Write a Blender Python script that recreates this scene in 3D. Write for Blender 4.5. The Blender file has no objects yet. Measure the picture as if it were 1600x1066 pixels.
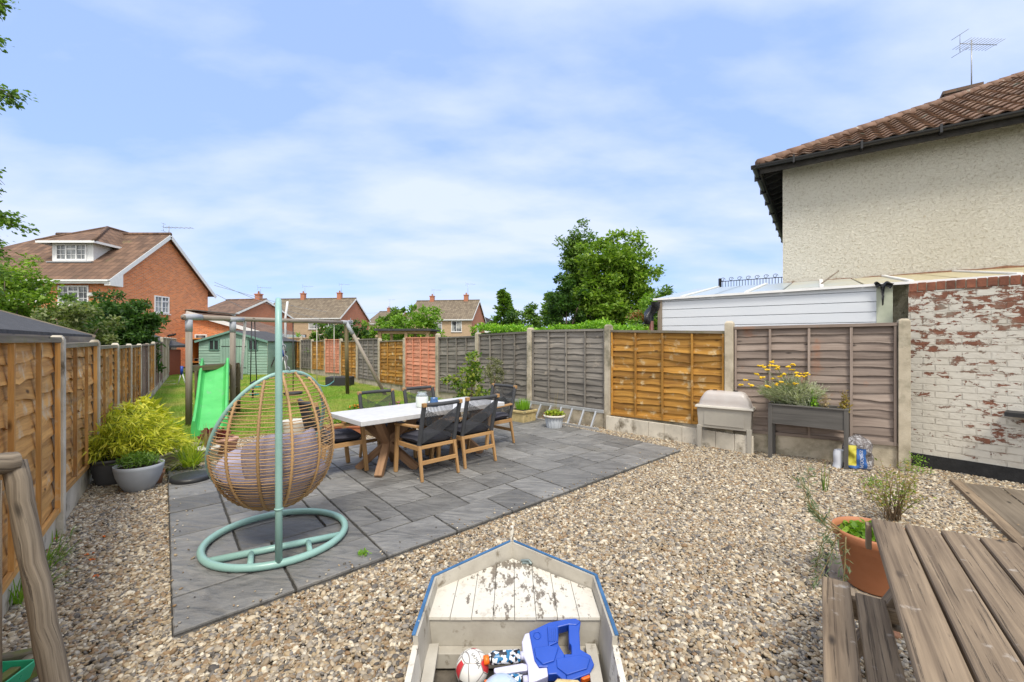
import bpy, bmesh, math, random
import numpy as np
from mathutils import Vector, Matrix, Quaternion, noise as mnoise

# ------------------------------------------------------------------ camera, sky, sun
S = bpy.context.scene
COL = S.collection
R = math.radians
CAMH, F, HX, HY = 1.6, 680.0, 800.0, 533.0
cam_d = bpy.data.cameras.new("camera"); cam = bpy.data.objects.new("camera", cam_d); COL.objects.link(cam)
cam.location = (0, 0, CAMH); cam.rotation_euler = (R(90), 0, 0)
cam_d.sensor_width = 36; cam_d.lens = F * 36 / 1600; cam_d.clip_start = .05; cam_d.clip_end = 900
S.camera = cam
SUN_EL, SUN_AZ = R(56), R(170)      # azimuth clockwise from +Y
sun_d = bpy.data.lights.new("sun", 'SUN'); sun = bpy.data.objects.new("sun", sun_d); COL.objects.link(sun)
sun_d.energy = 2.0; sun_d.angle = R(14); sun_d.color = (1, .93, .80)
sdir = Vector((math.sin(SUN_AZ) * math.cos(SUN_EL), math.cos(SUN_AZ) * math.cos(SUN_EL), math.sin(SUN_EL)))
sun.rotation_euler = (-sdir).to_track_quat('-Z', 'Y').to_euler(); sun.location = (0, 0, 30)
W = bpy.data.worlds.new("World"); S.world = W; W.use_nodes = True
nt = W.node_tree; nt.nodes.clear()
def wn(t, **k):
    n = nt.nodes.new(t)
    for a, b in k.items(): setattr(n, a, b)
    return n
def wl(a, b): nt.links.new(a, b)
sky = wn('ShaderNodeTexSky', sky_type='NISHITA', sun_disc=False, sun_elevation=SUN_EL, sun_rotation=SUN_AZ, air_density=1.0, dust_density=.6, ozone_density=2.0)
tc = wn('ShaderNodeTexCoord'); sep = wn('ShaderNodeSeparateXYZ'); wl(tc.outputs['Generated'], sep.inputs[0])
def wm(op, a, b=None):
    n = wn('ShaderNodeMath', operation=op)
    for i, x in enumerate((a, b)):
        if x is None: continue
        if isinstance(x, (int, float)): n.inputs[i].default_value = x
        else: wl(x, n.inputs[i])
    return n.outputs[0]
zz = wm('ADD', wm('MAXIMUM', sep.outputs[2], 0.0), .22)
comb = wn('ShaderNodeCombineXYZ'); wl(wm('DIVIDE', sep.outputs[0], zz), comb.inputs[0]); wl(wm('DIVIDE', sep.outputs[1], zz), comb.inputs[1])
mp = wn('ShaderNodeMapping'); wl(comb.outputs[0], mp.inputs[0]); mp.inputs['Rotation'].default_value = (0, 0, R(-62)); mp.inputs['Scale'].default_value = (.55, 1.0, 1); mp.inputs['Location'].default_value = (.35, .6, 0)
n1 = wn('ShaderNodeTexNoise'); wl(mp.outputs[0], n1.inputs['Vector']); n1.inputs['Scale'].default_value = 1.0; n1.inputs['Detail'].default_value = 5; n1.inputs['Roughness'].default_value = .48; n1.inputs['Distortion'].default_value = .15
n2 = wn('ShaderNodeTexNoise'); wl(mp.outputs[0], n2.inputs['Vector']); n2.inputs['Scale'].default_value = 4.0; n2.inputs['Detail'].default_value = 6; n2.inputs['Roughness'].default_value = .55
cs = wm('ADD', n1.outputs[0], wm('MULTIPLY', wm('SUBTRACT', n2.outputs[0], .5), .46))
cr = wn('ShaderNodeValToRGB'); wl(cs, cr.inputs[0])
cr.color_ramp.elements[0].position = .36; cr.color_ramp.elements[0].color = (.05, .05, .05, 1)
cr.color_ramp.elements[1].position = .64; cr.color_ramp.elements[1].color = (.93, .93, .93, 1)
hz = wm('MULTIPLY', wm('POWER', wm('SUBTRACT', 1.0, wm('MAXIMUM', sep.outputs[2], 0.0)), 9.0), .12)
oh = wm('MAXIMUM', wm('MULTIPLY', wm('SUBTRACT', sep.outputs[2], .66), 3.5), wm('MULTIPLY', wm('SUBTRACT', .05, sep.outputs[1]), 3.0))   # whiter cloud added out of view, overhead and behind, to fill shadows
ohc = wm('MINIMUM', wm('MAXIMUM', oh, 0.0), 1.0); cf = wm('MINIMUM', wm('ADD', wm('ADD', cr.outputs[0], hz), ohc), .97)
vl = wn('ShaderNodeMix', data_type='RGBA'); vl.inputs[0].default_value = .72; wl(sky.outputs[0], vl.inputs[6]); vl.inputs[7].default_value = (2.35, 3.42, 6.2, 1)   # thin high veil
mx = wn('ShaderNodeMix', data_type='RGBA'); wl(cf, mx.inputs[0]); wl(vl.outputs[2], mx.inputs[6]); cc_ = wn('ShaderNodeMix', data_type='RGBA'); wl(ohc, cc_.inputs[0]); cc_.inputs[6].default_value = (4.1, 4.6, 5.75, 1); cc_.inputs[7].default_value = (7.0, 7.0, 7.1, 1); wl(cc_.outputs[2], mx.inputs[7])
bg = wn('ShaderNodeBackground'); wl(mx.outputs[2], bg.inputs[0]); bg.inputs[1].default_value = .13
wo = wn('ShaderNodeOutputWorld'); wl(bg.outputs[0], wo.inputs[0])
S.view_settings.view_transform = 'Standard'; S.view_settings.look = 'None'; S.view_settings.gamma = 1
S.view_settings.exposure = .62
S.render.engine = 'CYCLES'
S.cycles.max_bounces = 6; S.cycles.transparent_max_bounces = 12

# ------------------------------------------------------------------ pixel helpers (calibrated camera: f=680 px, horizon y=533, eye 1.6 m)
def G(x, y, z=0.0):
    Y = F * (CAMH - z) / (y - HY)
    return Vector(((x - HX) / F * Y, Y, z))
def D(x, y, Y): return Vector(((x - HX) / F * Y, Y, CAMH - (y - HY) / F * Y))

# ------------------------------------------------------------------ materials
MATS = {}
class NT:
    def __init__(s, name):
        s.m = bpy.data.materials.new(name); s.m.use_nodes = True; s.t = s.m.node_tree; s.t.nodes.clear()
        s.b = s.n('ShaderNodeBsdfPrincipled'); s.o = s.n('ShaderNodeOutputMaterial'); s.l(s.b.outputs[0], s.o.inputs[0]); MATS[name] = s.m
    def n(s, t, **k):
        n = s.t.nodes.new(t)
        for a, b in k.items(): setattr(n, a, b)
        return n
    def l(s, a, b): s.t.links.new(a, b)
    def math(s, op, a, b=None, c=None):
        n = s.n('ShaderNodeMath', operation=op)
        for i, x in enumerate((a, b, c)):
            if x is None: continue
            if isinstance(x, (int, float)): n.inputs[i].default_value = x
            else: s.l(x, n.inputs[i])
        return n.outputs[0]
    def vec(s, coord='uv', sc=(1, 1, 1), rvar=False, rot=(0, 0, 0)):
        tcn = s.n('ShaderNodeTexCoord'); m = s.n('ShaderNodeMapping'); s.l(tcn.outputs['UV' if coord == 'uv' else 'Object'], m.inputs[0])
        m.inputs['Scale'].default_value = sc; m.inputs['Rotation'].default_value = rot
        if rvar:
            a = s.attr(); mu = s.math('MULTIPLY', a, 37.0); cb = s.n('ShaderNodeCombineXYZ'); s.l(mu, cb.inputs[0]); s.l(mu, cb.inputs[2]); s.l(cb.outputs[0], m.inputs['Location'])
        return m.outputs[0]
    def attr(s, nm='rnd'): return s.n('ShaderNodeAttribute', attribute_name=nm).outputs['Fac']
    def noise(s, v, scale=5, det=4, rough=.55, dist=0, w=None):
        n = s.n('ShaderNodeTexNoise'); s.l(v, n.inputs['Vector']); n.inputs['Scale'].default_value = scale; n.inputs['Detail'].default_value = det
        n.inputs['Roughness'].default_value = rough; n.inputs['Distortion'].default_value = dist; return n.outputs[0]
    def ramp(s, f, els, interp='LINEAR'):
        r = s.n('ShaderNodeValToRGB'); s.l(f, r.inputs[0]); e = r.color_ramp.elements; r.color_ramp.interpolation = interp
        while len(e) < len(els): e.new(.5)
        for q, (p, c) in zip(e, els):
            q.position = p; q.color = (c[0], c[1], c[2], 1) if isinstance(c, tuple) else (c, c, c, 1)
        return r.outputs[0]
    def mix(s, f, a, b, mode='MIX'):
        m = s.n('ShaderNodeMix', data_type='RGBA', blend_type=mode)
        for i, x in ((0, f), (6, a), (7, b)):
            if isinstance(x, (int, float)): m.inputs[i].default_value = x if i == 0 else (x, x, x, 1)
            elif isinstance(x, tuple): m.inputs[i].default_value = (*x, 1)
            else: s.l(x, m.inputs[i])
        return m.outputs[2]
    def vary(s, col, amt=.3, src=None):          # brightness variation by element
        f = src or s.attr(); k = s.math('ADD', s.math('MULTIPLY', f, amt), 1 - amt / 2)
        return s.mix(1.0, col, s.comb3(k), 'MULTIPLY')
    def comb3(s, k):
        c = s.n('ShaderNodeCombineXYZ'); s.l(k, c.inputs[0]); s.l(k, c.inputs[1]); s.l(k, c.inputs[2]); return c.outputs[0]
    def base(s, c):
        if isinstance(c, tuple): s.b.inputs['Base Color'].default_value = (*c, 1)
        else: s.l(c, s.b.inputs['Base Color'])
    def bump(s, h, st=.3, d=.01):
        b = s.n('ShaderNodeBump'); s.l(h, b.inputs['Height']); b.inputs['Strength'].default_value = st; b.inputs['Distance'].default_value = d; s.l(b.outputs[0], s.b.inputs['Normal'])
    def rough(s, r):
        if isinstance(r, (int, float)): s.b.inputs['Roughness'].default_value = r
        else: s.l(r, s.b.inputs['Roughness'])

def surf(name, els, scale=4, det=5, rough=.85, bump=.25, bs=None, coord='obj', sc=(1, 1, 1), rv=.15, dist=0, metal=0, bd=.01, spots=None, rvoff=False):
    s = NT(name); v = s.vec(coord, sc, rvoff)
    f = s.noise(v, scale, det, .6, dist); c = s.ramp(f, els)
    if spots:                                     # (colour, scale, threshold, width)
        m = s.ramp(s.noise(v, spots[1], 5, .65), [(spots[2], 0.0), (spots[2] + spots[3], 1.0)]); c = s.mix(m, c, spots[0])
    if rv: c = s.vary(c, rv)
    s.base(c); s.rough(rough); s.b.inputs['Metallic'].default_value = metal
    if bump: s.bump(s.noise(v, bs or scale * 6, 4), bump, bd)
    return s.m

def wood(name, light, dark, rough=.8, grain=26, rv=.35, along=1.2, bump=.35, knots=True, moss=None, cracks=False):
    s = NT(name); v = s.vec('uv', (along, grain, grain), True)
    f = s.noise(v, 1.0, 6, .62, .35); f2 = s.noise(s.vec('uv', (1.1, 3.0, 3.0), True), 1.6, 3, .5)
    g = s.math('ADD', s.math('MULTIPLY', f, .7), s.math('MULTIPLY', f2, .35))
    c = s.ramp(g, [(.36, dark), (.66, light)])
    if knots:
        vo = s.n('ShaderNodeTexVoronoi'); s.l(s.vec('uv', (2.6, 7.5, 7.5), True), vo.inputs['Vector']); vo.inputs['Scale'].default_value = 1.0
        k = s.ramp(vo.outputs['Distance'], [(.05, 1.0), (.13, 0.0)]); c = s.mix(k, c, tuple(x * .35 for x in dark))
    if cracks:
        ck = s.noise(s.vec('uv', (1.6, 85, 85), True), 1.0, 5, .7, .2); c = s.mix(s.ramp(ck, [(.60, 0.0), (.70, .6)]), c, tuple(x * .3 for x in dark)); f = s.math('SUBTRACT', f, s.ramp(ck, [(.60, 0.0), (.66, .8)]))
    if moss:
        m = s.ramp(s.noise(s.vec('obj', (1, 1, 1)), moss[1], 5, .6), [(moss[2], 0.0), (moss[2] + .15, 1.0)]); c = s.mix(m, c, moss[0])
    c = s.vary(c, rv); s.base(c); s.rough(rough); s.bump(f, bump, .004)
    return s.m

def brickm(name, c1, c2, mortar, bump=.5, wd=.225, ht=.075, ms=.011, stain=None, soft=False):
    s = NT(name); v = s.vec('uv')
    b = s.n('ShaderNodeTexBrick'); s.l(v, b.inputs['Vector']); b.inputs['Scale'].default_value = 1; b.inputs['Brick Width'].default_value = wd
    b.inputs['Row Height'].default_value = ht; b.inputs['Mortar Size'].default_value = ms; b.inputs['Mortar Smooth'].default_value = .1; b.inputs['Bias'].default_value = 0
    b.inputs['Color1'].default_value = (*c1, 1); b.inputs['Color2'].default_value = (*c2, 1); b.inputs['Mortar'].default_value = (*mortar, 1)
    f = s.noise(v, 2.2, 5, .6); c = s.mix(s.ramp(f, [(.3, .0), (.75, .35)]), b.outputs['Color'], tuple(x * .55 for x in c1))
    f3 = s.noise(v, 30, 3); c = s.mix(.25, c, s.mix(1.0, c, s.ramp(f3, [(.3, .5), (.7, 1.3)]), 'MULTIPLY'))
    s.base(c); s.rough(.9); s.bump(s.math('SUBTRACT', s.math('MULTIPLY', f3, .3), b.outputs['Fac']), bump, .008)
    return s.m

def tilem(name, light, dark, moss=(.20, .19, .08), per=.3, row=.33, mt=.62, st=.6):
    # pan-tile roof: rolls across, laps up the slope
    s = NT(name); v = s.vec('uv'); sp = s.n('ShaderNodeSeparateXYZ'); s.l(v, sp.inputs[0])
    u = s.math('FRACT', s.math('DIVIDE', sp.outputs[0], per)); w = s.math('FRACT', s.math('DIVIDE', sp.outputs[1], row))
    roll = s.math('SINE', s.math('MULTIPLY', u, math.pi)); lap = s.math('SUBTRACT', 1.0, w)
    f = s.noise(v, 1.4, 5, .65); cell = s.n('ShaderNodeTexWhiteNoise', noise_dimensions='2D')
    cb = s.n('ShaderNodeCombineXYZ'); s.l(s.math('FLOOR', s.math('DIVIDE', sp.outputs[0], per)), cb.inputs[0]); s.l(s.math('FLOOR', s.math('DIVIDE', sp.outputs[1], row)), cb.inputs[1]); s.l(cb.outputs[0], cell.inputs[0])
    c = s.ramp(s.math('ADD', s.math('MULTIPLY', f, .6), s.math('MULTIPLY', cell.outputs[0], .4)), [(.25, dark), (.75, light)])
    gap = s.ramp(lap, [(.0, 1.0), (.14, 0.0)]); c = s.mix(s.math('MULTIPLY', gap, .75), c, tuple(x * .3 for x in dark))
    gu = s.ramp(roll, [(.0, 1.0), (.35, 0.0)]); c = s.mix(s.math('MULTIPLY', gu, .5), c, tuple(x * .4 for x in dark))
    mo = s.ramp(s.noise(v, .8, 6, .7), [(mt, 0.0), (mt + .13, .8)]); c = s.mix(mo, c, moss)
    s.base(c); s.rough(.9); s.bump(s.math('ADD', s.math('MULTIPLY', roll, .7), lap), st, .05)
    return s.m

def leafm(name, cols, tr=.35, rough=.5):
    s = NT(name); a = s.attr(); n = len(cols); c = s.ramp(a, [(i / (n - 1), cols[i]) for i in range(n)])
    s.base(c); s.rough(rough); s.b.inputs['Specular IOR Level'].default_value = .35
    t = s.n('ShaderNodeBsdfTranslucent'); s.l(s.mix(1.0, c, (1.35, 1.5, .6), 'MULTIPLY'), t.inputs[0])
    m = s.n('ShaderNodeMixShader'); m.inputs[0].default_value = tr; s.l(s.b.outputs[0], m.inputs[1]); s.l(t.outputs[0], m.inputs[2]); s.l(m.outputs[0], s.o.inputs[0])
    return s.m

def plain(name, c, rough=.6, metal=0, bump=0, rv=0):
    s = NT(name); v = s.vec('obj'); f = s.noise(v, 9, 4)
    cc = s.mix(f, tuple(x * .86 for x in c), tuple(min(1, x * 1.12) for x in c))
    if rv: cc = s.vary(cc, rv)
    s.base(cc); s.rough(s.ramp(s.noise(v, 22, 3), [(.3, max(.02, rough - .1)), (.7, min(1, rough + .1))])); s.b.inputs['Metallic'].default_value = metal
    if bump: s.bump(s.noise(v, 40, 3), bump, .004)
    return s.m

# ------------------------------------------------------------------ mesh builder
rng = random.Random(7)
class MB:
    def __init__(s): s.v = []; s.f = []; s.uv = []; s.r = []; s.mi = []; s.sm = []
    def add(s, vs, fs, uvs=None, r=None, mi=0, smooth=False, wuv=False):
        r = rng.random() if r is None else r; o = len(s.v); vs = [Vector(p) for p in vs]; s.v += vs
        for k, f in enumerate(fs):
            s.f.append([o + i for i in f]); s.r.append(r); s.mi.append(mi); s.sm.append(smooth)
            if uvs is not None: s.uv += [tuple(uvs[k][j]) for j in range(len(f))] if isinstance(uvs, list) else [uvs(i) for i in f]
            else:
                a, b, c = vs[f[0]], vs[f[1]], vs[f[2]]; n = (b - a).cross(c - a)
                if len(f) > 3: n = (vs[f[2]] - vs[f[0]]).cross(vs[f[3]] - vs[f[1]])
                if n.length > 1e-12: n.normalize()
                if abs(n.z) > .95: ux, vy = Vector((1, 0, 0)), Vector((0, 1, 0))
                else: ux = Vector((0, 0, 1)).cross(n).normalized(); vy = n.cross(ux)
                s.uv += [(vs[i].dot(ux), vs[i].dot(vy)) for i in f]
    def box(s, c, size, ax=None, r=None, mi=0, world=False, taper=None):
        c = Vector(c); ex, ey, ez = ax or (Vector((1, 0, 0)), Vector((0, 1, 0)), Vector((0, 0, 1)))
        h = [x / 2 for x in size]; vs = []
        for k in (-1, 1):
            t = taper if (taper and k == 1) else (1, 1)
            for j in (-1, 1):
                for i in (-1, 1): vs.append(c + ex * (i * h[0] * t[0]) + ey * (j * h[1] * t[1]) + ez * (k * h[2]))
        fs = [(0, 2, 3, 1), (4, 5, 7, 6), (0, 1, 5, 4), (2, 6, 7, 3), (0, 4, 6, 2), (1, 3, 7, 5)]
        if world: s.add(vs, fs, None, r, mi); return
        L = max(range(3), key=lambda i: size[i]); co = [(x, y, z) for z in (-1, 1) for y in (-1, 1) for x in (-1, 1)]
        axn = [(2,), (2,), (1,), (1,), (0,), (0,)]; uvs = []
        for f, (n,) in zip(fs, axn):
            o = [i for i in range(3) if i != n]; u = L if L in o else o[0]; w = [i for i in o if i != u][0]
            uvs.append([(co[i][u] * h[u] + 5, co[i][w] * h[w] + n * .31 + 5) for i in f])
        s.add(vs, fs, uvs, r, mi)
    def beam(s, p0, p1, w, h, up=(0, 0, 1), r=None, mi=0):       # w sideways, h along up
        p0, p1 = Vector(p0), Vector(p1); d = (p1 - p0); L = d.length; d.normalize(); up = Vector(up)
        sd = up.cross(d)
        if sd.length < 1e-4: sd = Vector((1, 0, 0)).cross(d)
        sd.normalize(); u2 = d.cross(sd); s.box((p0 + p1) / 2, (L, w, h), (d, sd, u2), r, mi)
    def tube(s, path, rad, seg=8, closed=False, cap=True, r=None, mi=0, smooth=True):
        P = [Vector(p) for p in path]; n = len(P); rad = rad if isinstance(rad, (list, tuple)) else [rad] * n
        T = []
        for i in range(n):
            a = P[(i - 1) % n] if (closed or i > 0) else P[i]; b = P[(i + 1) % n] if (closed or i < n - 1) else P[i]
            T.append((b - a).normalized() if (b - a).length > 1e-9 else Vector((0, 0, 1)))
        N = T[0].orthogonal().normalized(); vs = []; ln = 0; uvv = []
        for i in range(n):
            if i > 0:
                q = T[i - 1].rotation_difference(T[i]); N = q @ N; N = (N - T[i] * N.dot(T[i])).normalized(); ln += (P[i] - P[i - 1]).length
            B = T[i].cross(N)
            for k in range(seg):
                a = 2 * math.pi * k / seg; vs.append(P[i] + (N * math.cos(a) + B * math.sin(a)) * rad[i]); uvv.append((ln + 3, a * rad[i] + 3))
        fs = []; uvs = []
        for i in range(n if closed else n - 1):
            j = (i + 1) % n
            for k in range(seg):
                k2 = (k + 1) % seg; f = (i * seg + k, i * seg + k2, j * seg + k2, j * seg + k); fs.append(f)
                q = [list(uvv[x]) for x in f]
                if k2 == 0:
                    q[1][1] += 2 * math.pi * rad[i]; q[2][1] += 2 * math.pi * rad[j]
                uvs.append(q)
        if cap and not closed:
            fs.append(tuple(range(seg))[::-1]); uvs.append([(math.cos(6.28 * k / seg) * rad[0] + 3, math.sin(6.28 * k / seg) * rad[0] + 3) for k in range(seg)][::-1])
            fs.append(tuple((n - 1) * seg + k for k in range(seg))); uvs.append([(math.cos(6.28 * k / seg) * rad[-1] + 3, math.sin(6.28 * k / seg) * rad[-1] + 3) for k in range(seg)])
        s.add(vs, fs, uvs, r, mi, smooth)
    def lathe(s, prof, c=(0, 0, 0), seg=28, r=None, mi=0, sx=1, sy=1, rot=0, smooth=True, flute=None, mat3=None):
        c = Vector(c); vs = []; fs = []; n = len(prof)
        for (rr, z) in prof:
            for k in range(seg):
                a = 2 * math.pi * k / seg; q = rr * (1 + (flute[0] * math.cos(flute[1] * a) if flute else 0))
                x, y = q * math.cos(a) * sx, q * math.sin(a) * sy
                p = Vector((x * math.cos(rot) - y * math.sin(rot), x * math.sin(rot) + y * math.cos(rot), z))
                vs.append(c + (mat3 @ p if mat3 else p))
        for i in range(n - 1):
            for k in range(seg):
                k2 = (k + 1) % seg; fs.append((i * seg + k, i * seg + k2, (i + 1) * seg + k2, (i + 1) * seg + k))
        s.add(vs, fs, None, r, mi, smooth)
        for i, rv in ((0, True), (n - 1, False)):
            if prof[i][0] > 1e-4:
                ring = [vs[i * seg + k] for k in range(seg)]; s.add(ring[::-1] if rv else ring, [tuple(range(seg))], None, r, mi, False)
    def prism(s, pts, ext, r=None, mi=0, wuv=True):              # flat polygon pts (3D), extruded by vector
        pts = [Vector(p) for p in pts]; n = len(pts); ext = Vector(ext); vs = pts + [p + ext for p in pts]
        fs = [tuple(range(n))[::-1], tuple(range(n, 2 * n))] + [(i, (i + 1) % n, n + (i + 1) % n, n + i) for i in range(n)]
        s.add(vs, fs, None, r, mi)
    def quad(s, a, b, c, d, r=None, mi=0, uv=None): s.add([a, b, c, d], [(0, 1, 2, 3)], [uv] if uv else None, r, mi)
    def grid(s, fn, nu, nv, r=None, mi=0, smooth=True, uvf=None, closeu=False):
        vs = [fn(i / nu, j / nv) for j in range(nv + 1) for i in range(nu + (0 if closeu else 1))]; w = nu if closeu else nu + 1
        fs = [(j * w + i, j * w + (i + 1) % w, (j + 1) * w + (i + 1) % w, (j + 1) * w + i) for j in range(nv) for i in range(nu)]
        s.add(vs, fs, None, r, mi, smooth)
    def build(s, name, mats, parent=None, bevel=0, label=None, fixn=True):
        me = bpy.data.meshes.new(name); me.from_pydata([tuple(v) for v in s.v], [], s.f)
        uvl = me.uv_layers.new(name="UVMap"); uvl.data.foreach_set('uv', [x for p in s.uv for x in p])
        at = me.attributes.new('rnd', 'FLOAT', 'FACE'); at.data.foreach_set('value', s.r)
        me.polygons.foreach_set('use_smooth', s.sm)
        ml = mats if isinstance(mats, (list, tuple)) else [mats]
        for m in ml: me.materials.append(MATS[m] if isinstance(m, str) else m)
        if len(ml) > 1: me.polygons.foreach_set('material_index', s.mi)
        if fixn:
            bm = bmesh.new(); bm.from_mesh(me); bmesh.ops.recalc_face_normals(bm, faces=bm.faces); bm.to_mesh(me); bm.free()
        me.update()
        o = bpy.data.objects.new(name, me); COL.objects.link(o)
        if parent is not None: o.parent = parent
        if bevel:
            b = o.modifiers.new('bevel', 'BEVEL'); b.width = bevel; b.segments = 2; b.limit_method = 'ANGLE'; b.angle_limit = R(40)
        if label: o['label'] = label
        return o

def tag(o, label=None, cat=None, group=None, kind=None):
    for k, v in (('label', label), ('category', cat), ('group', group), ('kind', kind)):
        if v: o[k] = v
    return o
def thing(name, label, cat, group=None, loc=(0, 0, 0), rz=0):
    o = bpy.data.objects.new(name, None); COL.objects.link(o); o.location = loc; o.rotation_euler = (0, 0, rz); o.empty_display_size = .2
    return tag(o, label, cat, group)
def kids(o): return [c for c in bpy.data.objects if c.parent == o]
def copy_tree(o, parent=None):
    c = o.copy(); COL.objects.link(c); c.parent = parent
    for ch in kids(o): copy_tree(ch, c)
    return c
def dup(o, label, loc=None, rz=None, group=None):
    c = copy_tree(o); c['label'] = label
    if loc is not None: c.location = loc
    if rz is not None: c.rotation_euler = (0, 0, rz)
    if group: c['group'] = group
    return c

def leaves(name, P, size, mat, parent=None, dirs=None, aspect=.5, up=.3, seed=1, droop=0, label=None, sv=.35):
    """many separate folded leaves at points P (N,3)"""
    g = np.random.default_rng(seed); P = np.asarray(P, float); n = len(P)
    d = g.normal(size=(n, 3)) if dirs is None else np.asarray(dirs, float) + g.normal(size=(n, 3)) * .35
    d[:, 2] = d[:, 2] * (1 - up) - droop; d /= np.linalg.norm(d, axis=1)[:, None] + 1e-9
    nn = g.normal(size=(n, 3)); nn[:, 2] = np.abs(nn[:, 2]) + up * 2; sd = np.cross(d, nn); sd /= np.linalg.norm(sd, axis=1)[:, None] + 1e-9
    L = size * (1 - sv + 2 * sv * g.random(n))[:, None]; Wd = L * aspect * .5
    up_ = np.cross(sd, d)
    a = P; b = P + d * L * .5 + sd * Wd + up_ * Wd * .3; c = P + d * L; e = P + d * L * .5 - sd * Wd + up_ * Wd * .3
    V = np.stack([a, b, c, e], 1).reshape(-1, 3)
    me = bpy.data.meshes.new(name); me.vertices.add(4 * n); me.vertices.foreach_set('co', V.ravel())
    me.loops.add(4 * n); me.loops.foreach_set('vertex_index', np.arange(4 * n, dtype=np.int32)); me.polygons.add(n)
    me.polygons.foreach_set('loop_start', np.arange(0, 4 * n, 4, dtype=np.int32)); me.polygons.foreach_set('loop_total', np.full(n, 4, dtype=np.int32))
    at = me.attributes.new('rnd', 'FLOAT', 'FACE'); at.data.foreach_set('value', g.random(n).astype(np.float32))
    me.materials.append(MATS[mat]); me.update(calc_edges=True); me.validate()
    o = bpy.data.objects.new(name, me); COL.objects.link(o)
    if parent is not None: o.parent = parent
    if label: o['label'] = label
    return o

def crown_pts(c, rad, n, clumps=40, cr=.28, seed=1, shell=.55, flat=1.0, zmin=None):
    """leaf positions gathered in clumps over the outer volume of an ellipsoid crown"""
    g = np.random.default_rng(seed); c = np.array(c, float); rad = np.array(rad, float)
    q = g.normal(size=(clumps, 3)); q /= np.linalg.norm(q, axis=1)[:, None]; rr = shell + (1 - shell) * g.random(clumps) ** .6
    rr *= 1 + .16 * g.normal(size=clumps)
    cc = c + q * rr[:, None] * rad
    k = g.integers(0, clumps, n); s = cr * (.6 + .8 * g.random(clumps))[k]
    p = g.normal(size=(n, 3)); p /= np.linalg.norm(p, axis=1)[:, None]; p *= (g.random(n) ** .45)[:, None]
    p[:, 2] *= flat
    out = cc[k] + p * s[:, None] * rad.mean()
    if zmin is not None: out = out[out[:, 2] > zmin]
    return out

def tree(label, base, c, rad, n, leaf, mat, clumps=45, cr=.28, cat='tree', seed=1, trunk=.12, group=None, name='garden_tree', shell=.5, aspect=.55, bark='bark', flat=.8, up=.3, extra=None):
    t = thing(name, label, cat, group, base); b = Vector(base)
    P = crown_pts((c[0] - b.x, c[1] - b.y, c[2] - b.z), rad, n, clumps, cr, seed, shell, flat, .05)
    if extra is not None: P = np.vstack([P, extra])
    leaves('crown', P, leaf, mat, t, seed=seed, aspect=aspect, up=up)
    m = MB(); g = random.Random(seed); top = Vector((c[0] - b.x, c[1] - b.y, c[2] - b.z))
    pts = [Vector((0, 0, -.1)), top * .25 + Vector((g.uniform(-.1, .1), 0, 0)), top * .55, top * .9 + Vector((0, 0, rad[2] * .35))]
    m.tube(pts, [trunk, trunk * .8, trunk * .6, trunk * .15], 8)
    for k in range(9):
        a = g.uniform(0, 6.28); s0 = top * g.uniform(.4, .8); e = top + Vector((math.cos(a) * rad[0] * .7, math.sin(a) * rad[1] * .7, g.uniform(-.5, .7) * rad[2]))
        m.tube([s0, (s0 + e) / 2 + Vector((0, 0, -.05 * rad[2])), e], [trunk * .45, trunk * .3, trunk * .08], 6)
    m.build('trunk', bark, t)
    return t

def conifer(label, base, h, r, n, leaf, mat, seed=1, group=None, trunk=.09, name='conifer', pw=.8, z0=.05, lean=0):
    t = thing(name, label, 'tree', group, base); g = np.random.default_rng(seed)
    nb = 150; hb = z0 + (1 - z0) * g.random(nb) ** .85; ang = g.random(nb) * 6.28; ln = r * (1 - hb) ** pw * (.75 + .5 * g.random(nb)) + .05 * r
    k = g.integers(0, nb, n); s = g.random(n) ** .6
    x = np.cos(ang[k]) * ln[k] * s + g.normal(size=n) * r * .06; y = np.sin(ang[k]) * ln[k] * s + g.normal(size=n) * r * .06
    z = hb[k] * h - s * ln[k] * .12 + g.normal(size=n) * r * .07
    dirs = np.stack([np.cos(ang[k]), np.sin(ang[k]), .25 + 0 * s], 1)
    P = np.stack([x + lean * z, y, np.clip(z, .05, None)], 1)
    leaves('crown', P, leaf, mat, t, dirs=dirs, seed=seed, aspect=.45, up=.1)
    m = MB(); m.tube([(0, 0, -.1), (lean * h * .9, 0, h * .93)], [trunk, trunk * .15], 8); m.build('trunk', 'bark', t)
    return t
# ------------------------------------------------------------------ material library
surf('bark', [(.3, (.07, .05, .035)), (.7, (.19, .15, .11))], 6, coord='obj', sc=(3, 3, .6), bump=.6)
surf('concrete', [(.3, (.33, .285, .21)), (.5, (.48, .42, .32)), (.75, (.60, .54, .43))], 5, 6, bump=.5, bs=90, rv=.12, spots=((.16, .15, .10), 2.2, .52, .18))
surf('concrete_pale', [(.3, (.42, .385, .32)), (.55, (.60, .55, .46)), (.8, (.70, .65, .55))], 3, 6, bump=.3, bs=60, rv=.14, spots=((.15, .12, .08), 3.2, .56, .14))
wood('wood_orange', (.66, .36, .11), (.30, .135, .035), rv=.6, moss=((.50, .42, .30), 5, .55))
wood('wood_gold', (.50, .255, .045), (.21, .088, .013), rv=.6, moss=((.56, .44, .25), 7, .56))
wood('wood_grey', (.27, .245, .215), (.115, .104, .092), rv=.5, moss=((.36, .31, .25), 5, .60))
wood('wood_greywarm', (.33, .265, .225), (.16, .12, .10), rv=.4, moss=((.30, .15, .09), 3, .60))
wood('wood_pink', (.74, .34, .22), (.46, .18, .11), rv=.3)
wood('wood_mauve', (.34, .25, .21), (.18, .12, .10), rv=.3)
wood('wood_cream', (.46, .40, .31), (.28, .235, .17), rv=.3)
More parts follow.
